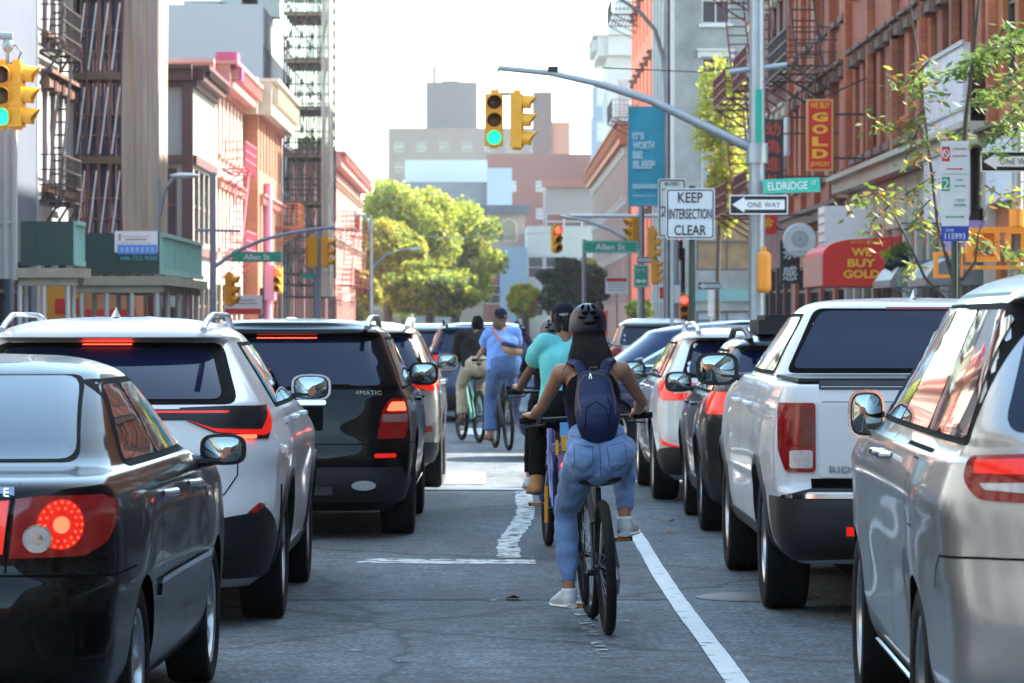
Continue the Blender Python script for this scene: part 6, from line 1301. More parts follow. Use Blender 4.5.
# hidden rider ahead of him
B3 = bike("bicycle", "dark bicycle mostly hidden beyond the man in teal", .47, 31.5, 0, 0, r=.33, fm=BLK, sz=.86, bar=(.62, 1.02, .32), crank=60, group="bicycles being ridden")
M3, d3 = rider("person", "person in a dark grey helmet, mostly hidden beyond the man in teal", B3, dict(s=.93, hip=(.03, .15, .90), sh=(.06, .30, 1.31), head=(.06, .34, 1.48), sw=.16, hands={-1: (-.24, .66, 1.02), 1: (.26, .66, 1.02)}, feet={-1: (-.13, .45, .15), 1: (.13, .40, .44)}, skin=SKIN3, legs=BLKF, topm=BLKF, te=.02, shoe=SHOEW))
helmet(M3, d3['hd'], mat("grey_helmet", (.06, .06, .07), .35, var=.8, vs=6))
# woman in blue
B4 = bike("bicycle", "black bicycle ridden by the woman in the blue shirt", .235, 45.6, 9, -2, r=.345, tr=.024, sz=.93, bar=(.78, 1.12, .30), crank=-8, group="bicycles being ridden")
M4, d4 = rider("person", "person in a loose blue shirt, dark cap and blue jeans with a tan crossbody bag", B4, dict(s=1.05, hip=(0, .15, 1.03), sh=(0, .24, 1.45), head=(.0, .28, 1.645), sw=.175, hands={-1: (-.26, .76, 1.13), 1: (.22, .76, 1.13)}, feet={-1: (-.17, .42, .13), 1: (.14, .43, .47)}, hipw=.165, waist=.15, chest=.17, skin=SKIN3, legs=DENIM2, topm=BLUEF, te=.022, tw=.185, them=-.12, hemr=.235, shoe=mat("rust_shoe", (.28, .09, .05), .6), cuff=.085, hem=.93, pe=.03, splay=.1, tdisp=(.024, 8, 8)))
cap(M4, d4['hd'], CAPN); hair_mass(M4, d4['hd'], [(-.02, -.02, -.03), (-.03, -.05, -.10), (-.02, -.06, -.17)], [(.08, .07), (.085, .06), (.05, .03)], HAIRB)
cb = empty("crossbody_bag", B4.location); cb.rotation_euler = B4.rotation_euler; tag(cb, "tan and navy crossbody bag on the back of the woman in the blue shirt", "bag")
q = MB(); limb(q, [(-.02, .02, 1.28), (.08, -.02, 1.24), (.19, .03, 1.21)], [(.05, .03), (.07, .045), (.05, .03)], (0, 0, 1)); remesh(q, "bag", mat("tan_leather", (.36, .20, .10), .6), cb, .012, 2); q = MB(); limb(q, [(-.02, .015, 1.32), (.08, -.03, 1.29), (.18, .02, 1.26)], [(.03, .03), (.035, .045), (.03, .03)], (0, 0, 1)); q.build("flap", NAVY, cb); q = MB(); q.tube([(-.02, .06, 1.32), (-.09, .10, 1.42), (-.12, .20, 1.52), (-.10, .33, 1.48), (.05, .44, 1.3), (.22, .28, 1.22), (.20, .08, 1.22)], (.02), 8, flat=.4, up=(1, 0, 0)); q.build("strap", mat("pinkish_strap", (.35, .16, .14), .7), cb)
# man in dark jacket
MINT = paint("mint_green_frame", (.25, .62, .45)); B5 = bike("bicycle", "mint green bicycle ridden by the man in the dark jacket", -.14, 48.6, 13, 0, r=.345, fm=MINT, sz=.87, bar=(.72, 1.08, .30), crank=40, group="bicycles being ridden")
M5, d5 = rider("person", "person in a dark jacket, dark beanie and khaki trousers on a mint green bicycle", B5, dict(s=1.05, hip=(0, .15, 1.01), sh=(0, .28, 1.41), head=(.05, .34, 1.555), sw=.18, hands={-1: (-.27, .68, 1.09), 1: (.27, .68, 1.09)}, feet={-1: (-.13, .53, .22), 1: (.13, .34, .38)}, hipw=.15, waist=.15, chest=.165, skin=SKIN2, legs=KHAK, top='jacket', topm=JACK, te=.035, tw=.18, them=-.1, hemr=.20, shoe=mat("dark_shoe", (.03, .02, .018), .6), cuff=.07, pe=.02, splay=.1))
hair_mass(M5, d5['hd'], [(0, -.01, .02), (0, -.02, -.03)], [(.085, .085), (.08, .07)], BLKF, "beanie")
# ---------------------------------------------------------------- street furniture and signs
LG = glow("green_signal_lens", (.01, 1.0, .35), .28); LR = glow("red_signal_lens", (1, .08, .05), .5); LOFF = mat("unlit_signal_lens", (.05, .015, .01), .3); LOFA = mat("unlit_amber_lens", (.07, .04, .01), .3)
ORG = mat("orange_signal_paint", (.80, .27, .02), .5, var=.15)
def signal(name, label, loc, rz, h=.80, lit=2, cat="traffic light", m=None, group="traffic signal heads"):
    m = m or YEL; root = empty(name, loc, rz); tag(root, label, cat, group); k = h/3; w_ = k*1.02; a = MB()
    for i in range(3): a.box((0, 0, h/2-k*(i+.5)), (w_, .17, k*.97))
    a.box((0, 0, 0), (w_*.9, .15, h*.98)); a.box((0, .0, h/2+.03), (.10, .10, .06)); a.box((0, 0, -h/2-.015), (.12, .12, .03)); hs = a.build("housing", m, root)
    for i in range(3):
        zc = h/2-k*(i+.5); r = k*.40; l = MB(); l.lathe([(r, 0), (r*.7, -.02), (.001, -.03)], 18, 0, Matrix.Translation((0, -.088, zc)) @ Matrix.Rotation(R(90), 4, 'Z'))
        l.build("lens", {0: LR, 1: LOFA, 2: LG}[i] if i == lit else (LOFF, LOFA, LOFF)[i], root)
        v = MB(); vs = []; n = 16; dp = k*.80
        for j in range(n+1):
            an = R(-40+260*j/n); sh_ = dp*(.55+.45*max(0, math.sin(an)))
            vs += [(r*1.12*math.cos(an), -.085, zc+r*1.12*math.sin(an)), (r*1.12*math.cos(an), -.085-sh_, zc+r*1.12*math.sin(an)-.015), (r*1.06*math.cos(an), -.085-sh_, zc+r*1.06*math.sin(an)-.015), (r*1.06*math.cos(an), -.085, zc+r*1.06*math.sin(an))]
        v.add(vs, [(j*4+q, j*4+q+1, j*4+5+q, j*4+4+q) for j in range(n) for q in range(3)]); v.build("visor", m, root, True, 50)
    return root
def pole(name, label, X, D, h, r=.10, m=None, base=True, cat="pole", group=None):
    m = m or STEEL; root = empty(name, (X, D, .13)); tag(root, label, cat, group); a = MB(); a.tube([(0, 0, 0), (0, 0, h)], [r, r*.82], 14); a.build("post", m, root)
    if base: b = MB(); b.tube([(0, 0, 0), (0, 0, .5), (0, 0, .62)], [r*1.9, r*1.7, r*1.05], 12); b.build("base", m, root)
    return root
def plate(name, label, c, w_, h_, m, D=None, rz=0., cat="sign", rim=None, back=True, r=.03, thick=.006, group=None):
    root = empty(name, c, rz); tag(root, label, cat, group); a = MB(); pts = rounded(rect(-w_/2, -h_/2, w_/2, h_/2), r); a.prism(pts, (0, 0, 0), (1, 0, 0), (0, 0, 1), (0, thick, 0)); a.build("panel", m, root, False, fix=True)
    if rim:
        a = MB(); t = .018 if w_ > .4 else .01; o_ = rounded(rect(-w_/2+t, -h_/2+t, w_/2-t, h_/2-t), r); i_ = rounded(rect(-w_/2+2*t, -h_/2+2*t, w_/2-2*t, h_/2-2*t), r*.8); k = len(o_)
        a.add([(x, -.003, z) for x, z in o_+i_], [(j, (j+1) % k, k+(j+1) % k, k+j) for j in range(k)]); a.build("border", rim, root, False)
    return root
def T_(s, h, m, root, x=0, z=0, wid=None, **kw): return text(s, h, m, root, (x, -.005, z), wid=wid, ext=.002, **kw)
# right signal pole with mast arm over the street
D = 56; u = D/F
sp = pole("signal_pole", "tall grey signal pole on the right with a long mast arm over the street", PX(757, D), D, 7.2, .135)
a = MB(); x0 = PX(757, D); tip = P(498, 68, D); pts = [(0, 0, PZ(150, D)-.13)]
for px, py in ((740, 143), (700, 124), (650, 100), (600, 84), (550, 73), (498, 68)): q = P(px, py, D); pts.append((q.x-x0, 0, q.z-.13))
a.tube(pts, [.085, .08, .072, .065, .058, .05, .045], 12); a.build("mast_arm", STEEL, sp); a = MB(); a.tube([(-.02-.40, 0, PZ(72, D)-.13), (.45, 0, PZ(65, D)-.13)], .045, 10); a.build("cross_arm", STEEL, sp)
a = MB(); q = P(553, 76, D); a.box((q.x-x0, 0, q.z-.03), (.16, .1, .09)); a.build("camera_box", BLK, sp); a = MB(); a.tube([(0, 0, PZ(150, D)-.13+.10), (0, 0, PZ(150, D)-.33)], .17, 12); a.build("clamp", STEEL, sp)
a = MB(); a.bar((tip.x-x0, 0, tip.z-.13), (tip.x-x0, 0, tip.z-.13-.38), .035); a.bar((tip.x-x0-.06, 0, PZ(94, D)-.13), (PX(520, D)-x0, 0, PZ(94, D)-.13), .05); a.build("signal_hanger", STEEL, sp)
signal("traffic_light", "yellow traffic light facing the viewer with green lit, hanging from the mast arm's tip", (PX(494, D), D, PZ(120, D)), R(2), .80); signal("traffic_light", "yellow traffic light seen side on, hanging beside the lit green one over the street", (PX(517, D), D, PZ(121, D)), R(82), .82, -1)
root = plate("street_sign", "teal green street name sign on the tall grey pole reading ELDRIDGE ST", (PX(790, D)+.01, D-.16, PZ(186, D)), .86, .22, mat("teal_sign", (.03, .42, .30), .4), rim=mat("teal_rim", (.05, .5, .38), .4), r=.01); root.rotation_euler = (0, R(-2), 0); root["label"] = "teal green street name sign on the tall grey pole reading ELDRIDGE ST"
T_("ELDRIDGE", .12, WHT, root, -.06, 0, .60, bold=.01); T_("ST", .06, WHT, root, .34, .03, .07)
def oneway(label, px, py, D, w_, left=True, rz=0, group="one way signs"):
    root = plate("one_way_sign", label, (PX(px, D), D-.15, PZ(py, D)), w_, w_/3, WHT, rz=rz, rim=BLT, r=.02, group=group); s = w_/.9; k = -1 if left else 1
    a = MB(); a.prism([(-.43*s, -.13*s), (.43*s, -.13*s), (.43*s, .13*s), (-.43*s, .13*s)], (0, -.002, 0), (1, 0, 0), (0, 0, 1), (0, -.001, 0)); a.build("black_field", BLT, root, False, fix=True)
    pts = [(k*.41*s, 0), (k*.22*s, .12*s), (k*.22*s, .075*s), (-k*.40*s, .075*s), (-k*.40*s, -.075*s), (k*.22*s, -.075*s), (k*.22*s, -.12*s)]; a = MB(); a.prism(pts, (0, -.0035, 0), (1, 0, 0), (0, 0, 1), (0, -.001, 0)); a.build("arrow", WHT, root, False, fix=True); text("ONE WAY", .085*s, BLT, root, (-k*.08*s, -.008, 0), wid=.50*s, ext=.001, spacing=1.1)
    return root
oneway("black and white ONE WAY sign on the tall grey pole under the ELDRIDGE sign", 758, 205, D-.2, .88)
oneway("ONE WAY sign at the right edge behind the parking sign, arrow pointing left", 1010, 162, 44, .74)
oneway("small ONE WAY sign at the far crossing below the KEEP INTERSECTION CLEAR sign", 709, 286, 118, .75)
root = plate("street_sign", "narrow green street sign seen edge on near the top of the tall grey pole", (PX(758, D), D-.16, PZ(118, D)), .85, .20, GRN, rz=R(78), r=.01); root.location.z = PZ(118, D); root.rotation_euler = (0, R(90), R(0)); root.scale = (1, 1, .5)
# pedestrian signal back (orange) on the same pole
root = empty("pedestrian_signal", (PX(763, D)+.0, D-.22, PZ(272, D)), 0); tag(root, "orange pedestrian signal box on the tall grey pole, below the ONE WAY sign", "traffic light"); a = MB(); limb(a, [(0, 0, -.24), (0, 0, .24)], [(.11, .09), (.11, .09)], (1, 0, 0), cap=.9); a.build("housing", ORG, root); a = MB(); a.box((0, 0, .33), (.07, .07, .1)); a.bar((0, 0, .2), (-.15, .2, .3), .04); a.build("bracket", ORG, root)
# KEEP INTERSECTION CLEAR
D = 47; pk = pole("sign_post", "dark green post carrying the KEEP INTERSECTION CLEAR sign", PX(690, D), 55.5, 3.5, .055, mat("dark_green_post", (.02, .04, .03), .6), False, "post")
pk.location.x = PX(692, 55.5); D = 55.5
root = plate("traffic_sign", "square white sign with black letters reading KEEP INTERSECTION CLEAR", (PX(690, D), D-.08, PZ(214, D)), .735, .765, mat("white_sign_sheeting", (.55, .57, .60), .45, var=.05), rim=BLT, r=.04)
for s_, z, wd in (("KEEP", .245, .37), ("INTERSECTION", .0, .64), ("CLEAR", -.245, .48)): T_(s_, .155, BLT, root, 0, z, wd, bold=.012)
D = 58; root = plate("traffic_sign", "pale sign partly hidden behind the KEEP INTERSECTION CLEAR sign", (PX(672, D), D, PZ(208, D)), .44, .92, mat("pale_sign", (.42, .43, .42), .5), rim=BLT, r=.03); T_("BUSES", .05, BLT, root, 0, .38, .22); T_("AND LOCAL", .04, BLT, root, 0, .29, .32); T_("2", .16, BLT, root, -.13, -.05); a = MB(); a.tube([(0, .04, -2.6), (0, .04, .4)], .03, 8); a.build("post", STEEL, root)
# banner and its lamp post
D = 88; lp = pole("street_lamp", "grey street lamp post carrying the blue banner, with an arm curving out over the street", PX(667, D), D, 10.5, .09, cat="street lamp")
a = MB(); x0 = PX(667, D); pts = []
for px, py in ((667, 100), (664, 60), (655, 30), (640, 12), (622, 0), (610, -5)): q = P(px, py, D); pts.append((q.x-x0, 0, q.z-.13))
a.tube(pts, [.06, .055, .05, .045, .04, .04], 8); a.build("lamp_arm", STEEL, lp)
BAN = mat("blue_banner_cloth", (.04, .36, .50), .7, var=.2, vs=2.5); x0, x1, z0, z1 = PX(628, D), PX(664, D), PZ(205, D), PZ(108, D)
root = empty("banner", ((x0+x1)/2, D-.12, (z0+z1)/2)); tag(root, "tall blue banner with pale lettering about sleep, hung from the lamp post", "banner"); W_, H_ = x1-x0, z1-z0; vs = []
for i in range(9):
    for j in range(17): vs.append((-W_/2+W_*i/8, .03*math.sin(i*.9)+.02*math.sin(j*.7), -H_/2+H_*j/16))
a = MB(); a.add(vs, [(i*17+j, (i+1)*17+j, (i+1)*17+j+1, i*17+j+1) for i in range(8) for j in range(16)]); o = a.build("cloth", BAN, root); 
for s_, z, wd, h_ in (("IT'S", .48, .28, .18), ("WORTH", .26, .52, .20), ("BE", .03, .24, .19), ("SLEEP", -.20, .54, .21), ("museum", -.72, .58, .12), ("eldridgestreet.org", -.94, .55, .04)): text(s_, h_, mat("pale_blue_print", (.42, .66, .75), .7), root, (-W_/2+.10+wd/2, -.07, z), wid=wd, bold=.07)
a = MB(); a.tube([(-W_/2, .0, H_/2+.02), (W_/2+.15, .06, H_/2+.02)], .02, 6); a.tube([(-W_/2, .0, -H_/2-.02), (W_/2+.15, .06, -H_/2-.02)], .02, 6); a.build("bracket", STEEL, root)
# far crossing (second cross street), right
D = 100; fp = pole("signal_pole", "silver pole with curved mast arm at the far crossing, beside the green bicycle sign", PX(641, D), D, 5.0, .11, cat="pole")
a = MB(); x0 = PX(641, D); pts = []
for px, py in ((641, 246), (630, 240), (610, 229), (585, 220), (560, 216)): q = P(px, py, D); pts.append((q.x-x0, 0, q.z-.13))
a.tube(pts, [.08, .075, .06, .05, .045], 8); q0, q1 = P(570, 216, D), P(668, 216, D); a.tube([(q0.x-x0, 0, q0.z-.13), (q1.x-x0, 0, q1.z-.13)], .05, 8); a.build("mast_arm", mat("bright_steel", (.55, .56, .56), .4, .3), fp)
signal("traffic_light", "small traffic light with red lit, hanging at the end of the far mast arm", (PX(556, D+4), D+4, PZ(239, D+4)), R(25), .75, 0); signal("traffic_light", "traffic light seen from the side, just left of the silver far pole", (PX(633, D), D, PZ(232, D)), R(-60), .75, -1)
signal("traffic_light", "upper yellow traffic light right of the silver far pole", (PX(652, D-2), D-2, PZ(243, D-2)), R(80), .80, -1); signal("traffic_light", "lower yellow traffic light right of the silver far pole, under the upper one", (PX(655, D-2), D-2, PZ(272, D-2)), R(75), .62, -1)
root = plate("street_sign", "wide green overhead street sign reading Allen St, right of the street", (PX(610, D), D-.2, PZ(247, D)), 1.50, .34, GRN, rim=mat("pale_rim", (.4, .6, .5), .5), r=.04); T_("Allen St", .17, WHT, root, 0, 0, .80, bold=.01)
a = MB(); a.tube([(-.70, .08, -3.3), (-.70, .08, .2)], .06, 8); a.build("post", STEEL, root)
root = plate("bicycle_route_sign", "green bicycle route sign with double arrow on the silver far pole", (PX(641, D), D-.16, PZ(276, D)), .42, .62, GRN, rim=WHT, r=.05)
a = MB()
for x in (-.08, .08): a.tube([(x+.045*math.cos(t), -.008, .14+.045*math.sin(t)) for t in np.linspace(0, 6.28, 13)], .006, 5)
a.bar((-.08, -.008, .14), (0, -.008, .20), .008); a.bar((0, -.008, .20), (.08, -.008, .14), .008); a.prism([(-.15, 0), (-.07, .07), (-.07, .025), (.07, .025), (.07, .07), (.15, 0), (.07, -.07), (.07, -.025), (-.07, -.025), (-.07, -.07)], (0, -.004, -.14), (1, 0, 0), (0, 0, 1), (0, -.002, 0)); a.build("emblem", WHT, root, False)
oneway("small ONE WAY sign with right arrow on the silver far pole", 647, 260, D, .55, False)
root = plate("notice_sign", "white notice with a red heading below the overhead Allen St sign", (PX(618, D), D+1, PZ(285, D)), .62, .46, WHT, r=.02); a = MB(); a.box((0, -.004, .15), (.56, .004, .10)); a.build("red_heading", mat("sign_red", (.6, .03, .03), .5), root, False); a = MB(); [a.box((0, -.004, z), (.48, .003, .02)) for z in (.03, -.05, -.13)]; a.build("printed_lines", mat("grey_print", (.3, .3, .3), .6), root, False); a = MB(); a.tube([(0, .04, -2.3), (0, .04, .2)], .03, 6); a.build("post", STEEL, root)
root = plate("notice_sign", "white board with a red square symbol, low beside the lower far signal", (PX(670, 95), 95, PZ(294, 95)), .52, .46, WHT, r=.02); a = MB(); a.box((-.14, -.004, .03), (.26, .004, .30)); a.build("red_square", mat("sign_red", (.6, .03, .03), .5), root, False); a = MB(); a.tube([(-.05, .04, -2.0), (-.05, .04, .2)], .03, 6); a.build("post", STEEL, root)
a = MB(); a.tube([(0, 0, 0), (0, 0, 4.4)], .13, 10); o = a.build("utility_post", mat("pale_blue_post", (.35, .40, .46), .5), None); o.location = (PX(674, 96), 96, .13); tag(o, "plain pale blue grey post left of the KEEP INTERSECTION CLEAR post", "post")
signal("pedestrian_signal", "orange pedestrian signal lit red, left of the dark green post", (PX(684, 97), 97, PZ(309, 97)), 0, .72, 0, m=ORG); root = signal("traffic_light", "slim traffic light with red lit above the white board at the far crossing", (PX(678, 97), 97, PZ(246, 97)), 0, .72, 0, m=BLK)
a = MB(); a.tube([(0, 0, 0), (0, 0, 3.4)], .06, 8); o = a.build("signal_post", BLK, None); o.location = (PX(683, 97.5), 97.6, .13); tag(o, "thin black signal post behind the dark green sign post", "post")
root = plate("directional_sign", "plain white vertical board standing before the grey corner building", (PX(711, 119.5), 119.5, PZ(303, 119.5)), .20, .85, WHT, r=.01); a = MB(); a.tube([(0, .04, -.9), (0, .04, .4)], .03, 6); a.build("post", STEEL, root)
a = MB(); a.box((0, 0, .6), (3.4, 2.0, 1.2)); a.box((0, -.02, 1.3), (3.5, 2.1, .2)); rt = empty("delivery_truck", (PX(580, 128), 128, 0)); tag(rt, "red box truck far down the street behind the riders' heads", "truck")
a = MB(); a.box((0, 2, 1.15), (1.9, 4.4, 1.6)); a.build("cargo_box", mat("red_truck_paint", (.3, .02, .02), .5), rt, False); a = MB(); a.box((0, -.03, .45), (1.8, .3, .25)); a.build("bumper", BLK, rt, False)
for x in (-.75, .75): a = MB(); a.lathe([(.001, -.13), (.38, -.13), (.42, 0), (.38, .13), (.001, .13)], 20, 0, Matrix.Translation((x, .9, .42))); a.build("wheel", RUB, rt); a = MB(); a.box((x*1.1, -.22, .8), (.15, .04, .15)); a.build("tail_lamp", REDL, rt, False)
# parking regulation sign, right
D = 40; root = empty("parking_sign", (PX(955, D), D, .13)); tag(root, "tall white parking regulation sign with red and green blocks and a blue panel, right", "sign")
a = MB(); a.tube([(0, .05, 0), (0, .05, 3.2)], .035, 8); a.build("post", mat("dark_green_post", (.02, .04, .03), .6), root)
w_ = .30; zt, zb = PZ(141, D)-.13, PZ(226, D)-.13; PSN = mat("white_sign_face", (.62, .66, .66), .45, var=.05); SR = mat("sign_red", (.6, .03, .03), .5); SG = mat("sign_green_ink", (.02, .30, .14), .5); SBL = mat("sign_blue", (.03, .06, .40), .5)
a = MB(); a.prism(rounded(rect(-w_/2, zb, w_/2, zt), .015), (0, 0, 0), (1, 0, 0), (0, 0, 1), (0, .005, 0)); o = a.build("upper_panel", PSN, root, False, fix=True)
a = MB(); a.prism(rounded(rect(-w_/2, zb-.165, w_/2, zb-.004), .012), (0, -.001, 0), (1, 0, 0), (0, 0, 1), (0, .005, 0)); a.build("meter_panel", SBL, root, False, fix=True)
def at(py): return PZ(py, D)-.13
a = MB(); a.box((-.10, -.003, at(154)), (.085, .004, .16)); a.build("red_block", SR, root, False); a = MB(); a.tube([(-.10+.03*math.cos(t), -.008, at(154)+.045*math.sin(t)) for t in np.linspace(0, 6.28, 14)], .007, 5); a.bar((-.12, -.008, at(154)+.03), (-.08, -.008, at(154)-.03), .01); a.build("no_parking_symbol", PSN, root, False)
a = MB(); a.box((-.02, -.003, at(169)), (.15, .004, .012)); a.prism([(0, .015), (.03, 0), (0, -.015)], (.055, -.003, at(169)), (1, 0, 0), (0, 0, 1), (0, -.002, 0)); a.build("red_arrow", SR, root, False)
a = MB(); a.box((0, -.003, at(174)), (.29, .004, .004)); a.build("divider", SG, root, False); a = MB(); a.box((-.10, -.003, at(184)), (.085, .004, .15)); a.build("green_block", SG, root, False); a = MB(); a.box((-.0, -.003, at(217)), (.15, .004, .012)); a.prism([(0, .015), (.03, 0), (0, -.015)], (.075, -.003, at(217)), (1, 0, 0), (0, 0, 1), (0, -.002, 0)); a.prism([(0, .015), (-.03, 0), (0, -.015)], (-.075, -.003, at(217)), (1, 0, 0), (0, 0, 1), (0, -.002, 0)); a.build("green_arrow", SG, root, False)
text("2", .11, PSN, root, (-.10, -.008, at(184)))
for s_, py, h_, wd, m_ in (("7AM-9:30AM", 149, .022, .15, SR), ("EXCEPT SUNDAY", 156, .018, .16, SR), ("HMP", 180, .02, .07, SG), ("9AM-7PM", 186, .02, .12, SG), ("2 HOUR", 200, .022, .10, SG), ("METERED", 205, .022, .13, SG), ("PAY TO PARK", 224, .0, 0, SG)):
    if h_: text(s_, h_, m_, root, (.05, -.007, at(py)), wid=wd)
text("ZONE", .03, PSN, root, (-.06, -.009, zb-.045), wid=.09); text("115993", .065, PSN, root, (.0, -.009, zb-.11), wid=.22, bold=.01)
# shop signs on the right facades
RED = mat("awning_red", (.72, .02, .010), .6, var=.15); GOLDP = mat("gold_lettering", (.90, .50, .02), .5)
D = 80; root = empty("gold_sign", (PX(820, D), D, PZ(135, D))); tag(root, "vertical red and yellow hanging sign reading WE BUY GOLD JEWELRY", "sign"); w_, h_ = .58, 1.56
a = MB(); a.box((0, .06, 0), (w_, .12, h_)); a.build("box", mat("gold_sign_rim", (.65, .35, .12), .5), root, False); a = MB(); a.box((0, -.004, 0), (w_-.09, .008, h_-.09)); a.build("red_face", RED, root, False)
text("WE BUY", .13, GOLDP, root, (0, -.012, .64), wid=.42, bold=.02)
for i, ch_ in enumerate("GOLD"): text(ch_, .20, GOLDP, root, (0, -.012, .39-.265*i), wid=.34, bold=.05)
text("JEWELRY", .12, GOLDP, root, (0, -.012, -.64), wid=.42, bold=.02); a = MB(); a.tube([(w_/2, .06, .45), (1.2, .06, .45)], .025, 6); a.tube([(0, .06, h_/2), (1.1, .06, h_/2+.5)], .02, 6); a.tube([(w_/2, .06, -.5), (1.2, .06, -.5)], .025, 6); a.build("bracket", IRON, root)
D = 74; x0 = PX(823, D); X1 = 8.3; root = empty("shop_awning", (x0, D, PZ(286, D))); tag(root, "red quarter round shop awning with yellow letters reading WE BUY GOLD", "awning"); W_ = X1-x0; H_ = PZ(236, D)-PZ(286, D)
prof = [(0, 0), (W_, 0), (W_, H_)]+[(W_*.42*(1-math.sin(t))+.0, H_*.62+H_*.32*math.cos(t)) for t in np.linspace(0, math.pi/2, 8)]
a = MB(); a.prism(prof, (0, 0, 0), (1, 0, 0), (0, 0, 1), (0, 4.4, 0)); a.build("canvas", RED, root, False, fix=True)
fr = MB(); fr.box((-.012, 2.2, H_*.31), (.02, 4.4, H_*.60)); fr.build("front_valance", mat("faded_salmon_canvas", (.62, .28, .2), .7), root, False)
for s_, z, wd in (("WE", H_*.68, .40), ("BUY", H_*.46, .56), ("GOLD", H_*.24, .72)): text(s_, .165, GOLDP, root, (W_*.47, -.012, z), wid=wd, bold=.03)
text("JEWELRY EXCHANGE", .05, GOLDP, root, (W_*.55, -.012, H_*.87), wid=.7)
a = MB(); a.box((0, 0, 0), (1.0, 1.6, .95)); root = empty("vent_box", (PX(848, 79.5), 80.3, PZ(228, 79.5))); tag(root, "white metal box mounted on the facade above the red awning", "ventilation box"); a.build("casing", WHT, root, False); a = MB(); [a.box((-.505, 0, z), (.02, 1.4, .05)) for z in (-.3, -.1, .1, .3)]; a.build("louvre", STEEL, root, False)
D = 85; root = empty("round_sign", (PX(800, D), D, PZ(240, D))); tag(root, "round white hanging sign with a grey floral line emblem, left of the red awning", "sign")
Tz = Matrix.Rotation(R(90), 4, 'Z'); a = MB(); a.lathe([(.001, .0), (.36, .0), (.39, .03), (.39, .10), (.36, .12), (.001, .12)], 32, 0, Tz); a.build("disc", mat("sign_cream_white", (.60, .62, .60), .5), root); a = MB()
for r_ in (.18,): a.tube([(r_*math.cos(t), -.008, r_*math.sin(t)+.02) for t in np.linspace(0, 6.28, 24)], .008, 5)
for k_ in range(6): a.tube([(.08*math.cos(R(60*k_))+.07*math.cos(t), -.008, .02+.08*math.sin(R(60*k_))+.07*math.sin(t)) for t in np.linspace(0, 6.28, 12)], .006, 4)
a.build("emblem", mat("grey_ink", (.22, .22, .22), .6), root, False); text("FLOWERS & TEA", .05, mat("grey_ink", (.22, .22, .22), .6), root, (0, -.012, -.27), wid=.34); a = MB(); a.tube([(.38, .06, 0), (1.3, .06, 0)], .025, 6); a.build("bracket", IRON, root)
def cjk_sign(name, label, px, py, D, w_, h_, m, chars, cm, size, X_to=8.3, edge=None):
    root = empty(name, (PX(px, D), D, PZ(py, D))); tag(root, label, "sign"); a = MB(); a.box((0, .06, 0), (w_, .12, h_)); a.build("box", m, root, False)
    k = len(chars)
    for i, c_ in enumerate(chars): text(c_, size, cm, root, (0, -.006, h_*(.5-(i+.55)/k*.98)), wid=size*1.0, bold=.012, name="character")
    a = MB(); a.tube([(w_/2, .06, h_*.3), (X_to-PX(px, D), .06, h_*.3)], .02, 6); a.tube([(w_/2, .06, -h_*.3), (X_to-PX(px, D), .06, -h_*.3)], .02, 6); a.build("bracket", IRON, root)
    if edge: a = MB(); a.box((-w_/2-.05, .07, -h_*.1), (.10, .10, h_*.9)); a.build("yellow_edge", edge, root, False)
    return root
cjk_sign("vertical_sign", "dark vertical sign with red Chinese characters, right of the tall grey pole", 773, 155, 88, .50, 1.70, mat("charcoal_sign", (.045, .04, .035), .6), "幼為進外", mat("red_characters", (.62, .06, .03), .5), .34, edge=YEL)
cjk_sign("vertical_sign", "black sign with white brush characters under the round white sign", 790, 262, 86, .46, 1.0, BLK, "茶感", mat("white_characters", (.55, .55, .55), .5), .34)
cjk_sign("vertical_sign", "red sign with yellow lettering peeping out below the ONE WAY sign", 768, 222, 92, .42, .6, RED, "金", GOLDP, .3, edge=YEL)
a = MB(); limb(a, [(0, 0, -.45), (0, 0, .45)], [(.08, .08), (.08, .08)], (1, 0, 0)); root = empty("lantern", (PX(787, 95), 95, PZ(137, 95))); tag(root, "long white oval sign lamp right of the dark sign with red characters", "lamp"); a.build("shade", WHT, root); a = MB(); a.tube([(0, 0, .5), (1.0, 0, .5)], .02, 6); a.build("bracket", IRON, root)
# grey metal awnings, planters, purple sign, billboard, further right
for i, (px, py, D, w_) in enumerate(((892, 273, 67, 2.2), (917, 270, 61.5, 2.0))):
    root = empty("metal_awning", (8.3, D, PZ(py, D)-.25)); tag(root, ["grey ribbed metal awning right of the red awning", "second grey ribbed metal awning, nearer the parking sign"][i], "awning", "grey shop awnings"); a = MB()
    pr = [(0, 0), (-1.05, 0), (-1.05, .12), (-.9, .34), (-.6, .47), (0, .52)]; vs = []; a.prism([(x, z) for x, z in pr], (0, 0, 0), (1, 0, 0), (0, 0, 1), (0, w_*1.3, 0)); a.build("hood", mat("grey_awning_metal", (.20, .20, .21), .45, .4, var=.3), root, False, fix=True)
    b_ = MB(); [b_.box((-1.06, y, .06), (.02, .05, .14)) for y in np.arange(.1, w_*1.3, .3)]; b_.tube([(-1.0, .1, 0), (0, .1, -.4)], .02, 6); b_.build("rib", ALU, root, False)
for i, (px, py, D) in enumerate(((884, 262, 68), (893, 258, 64))):
    root = empty("hanging_planter", (PX(px+8, D), D, PZ(py, D))); tag(root, ["dark hanging planter with green leaves in front of the grey awnings", "hanging planter with yellowing leaves nearer the parking sign"][i], "planter"); a = MB(); a.ell((0, 0, -.05), (.15, .15, .12)); a.build("pot", BLK, root); leaves(root, [(0, 0, .12, .2, .2, .14)], 90, .12, [LGR, LYG], [.6, .4], i+40, "foliage", .2); a = MB(); a.tube([(0, 0, .1), (0, 0, .6), (8.3-PX(px+8, D), 0, .6)], .015, 5); a.build("bracket", IRON, root)
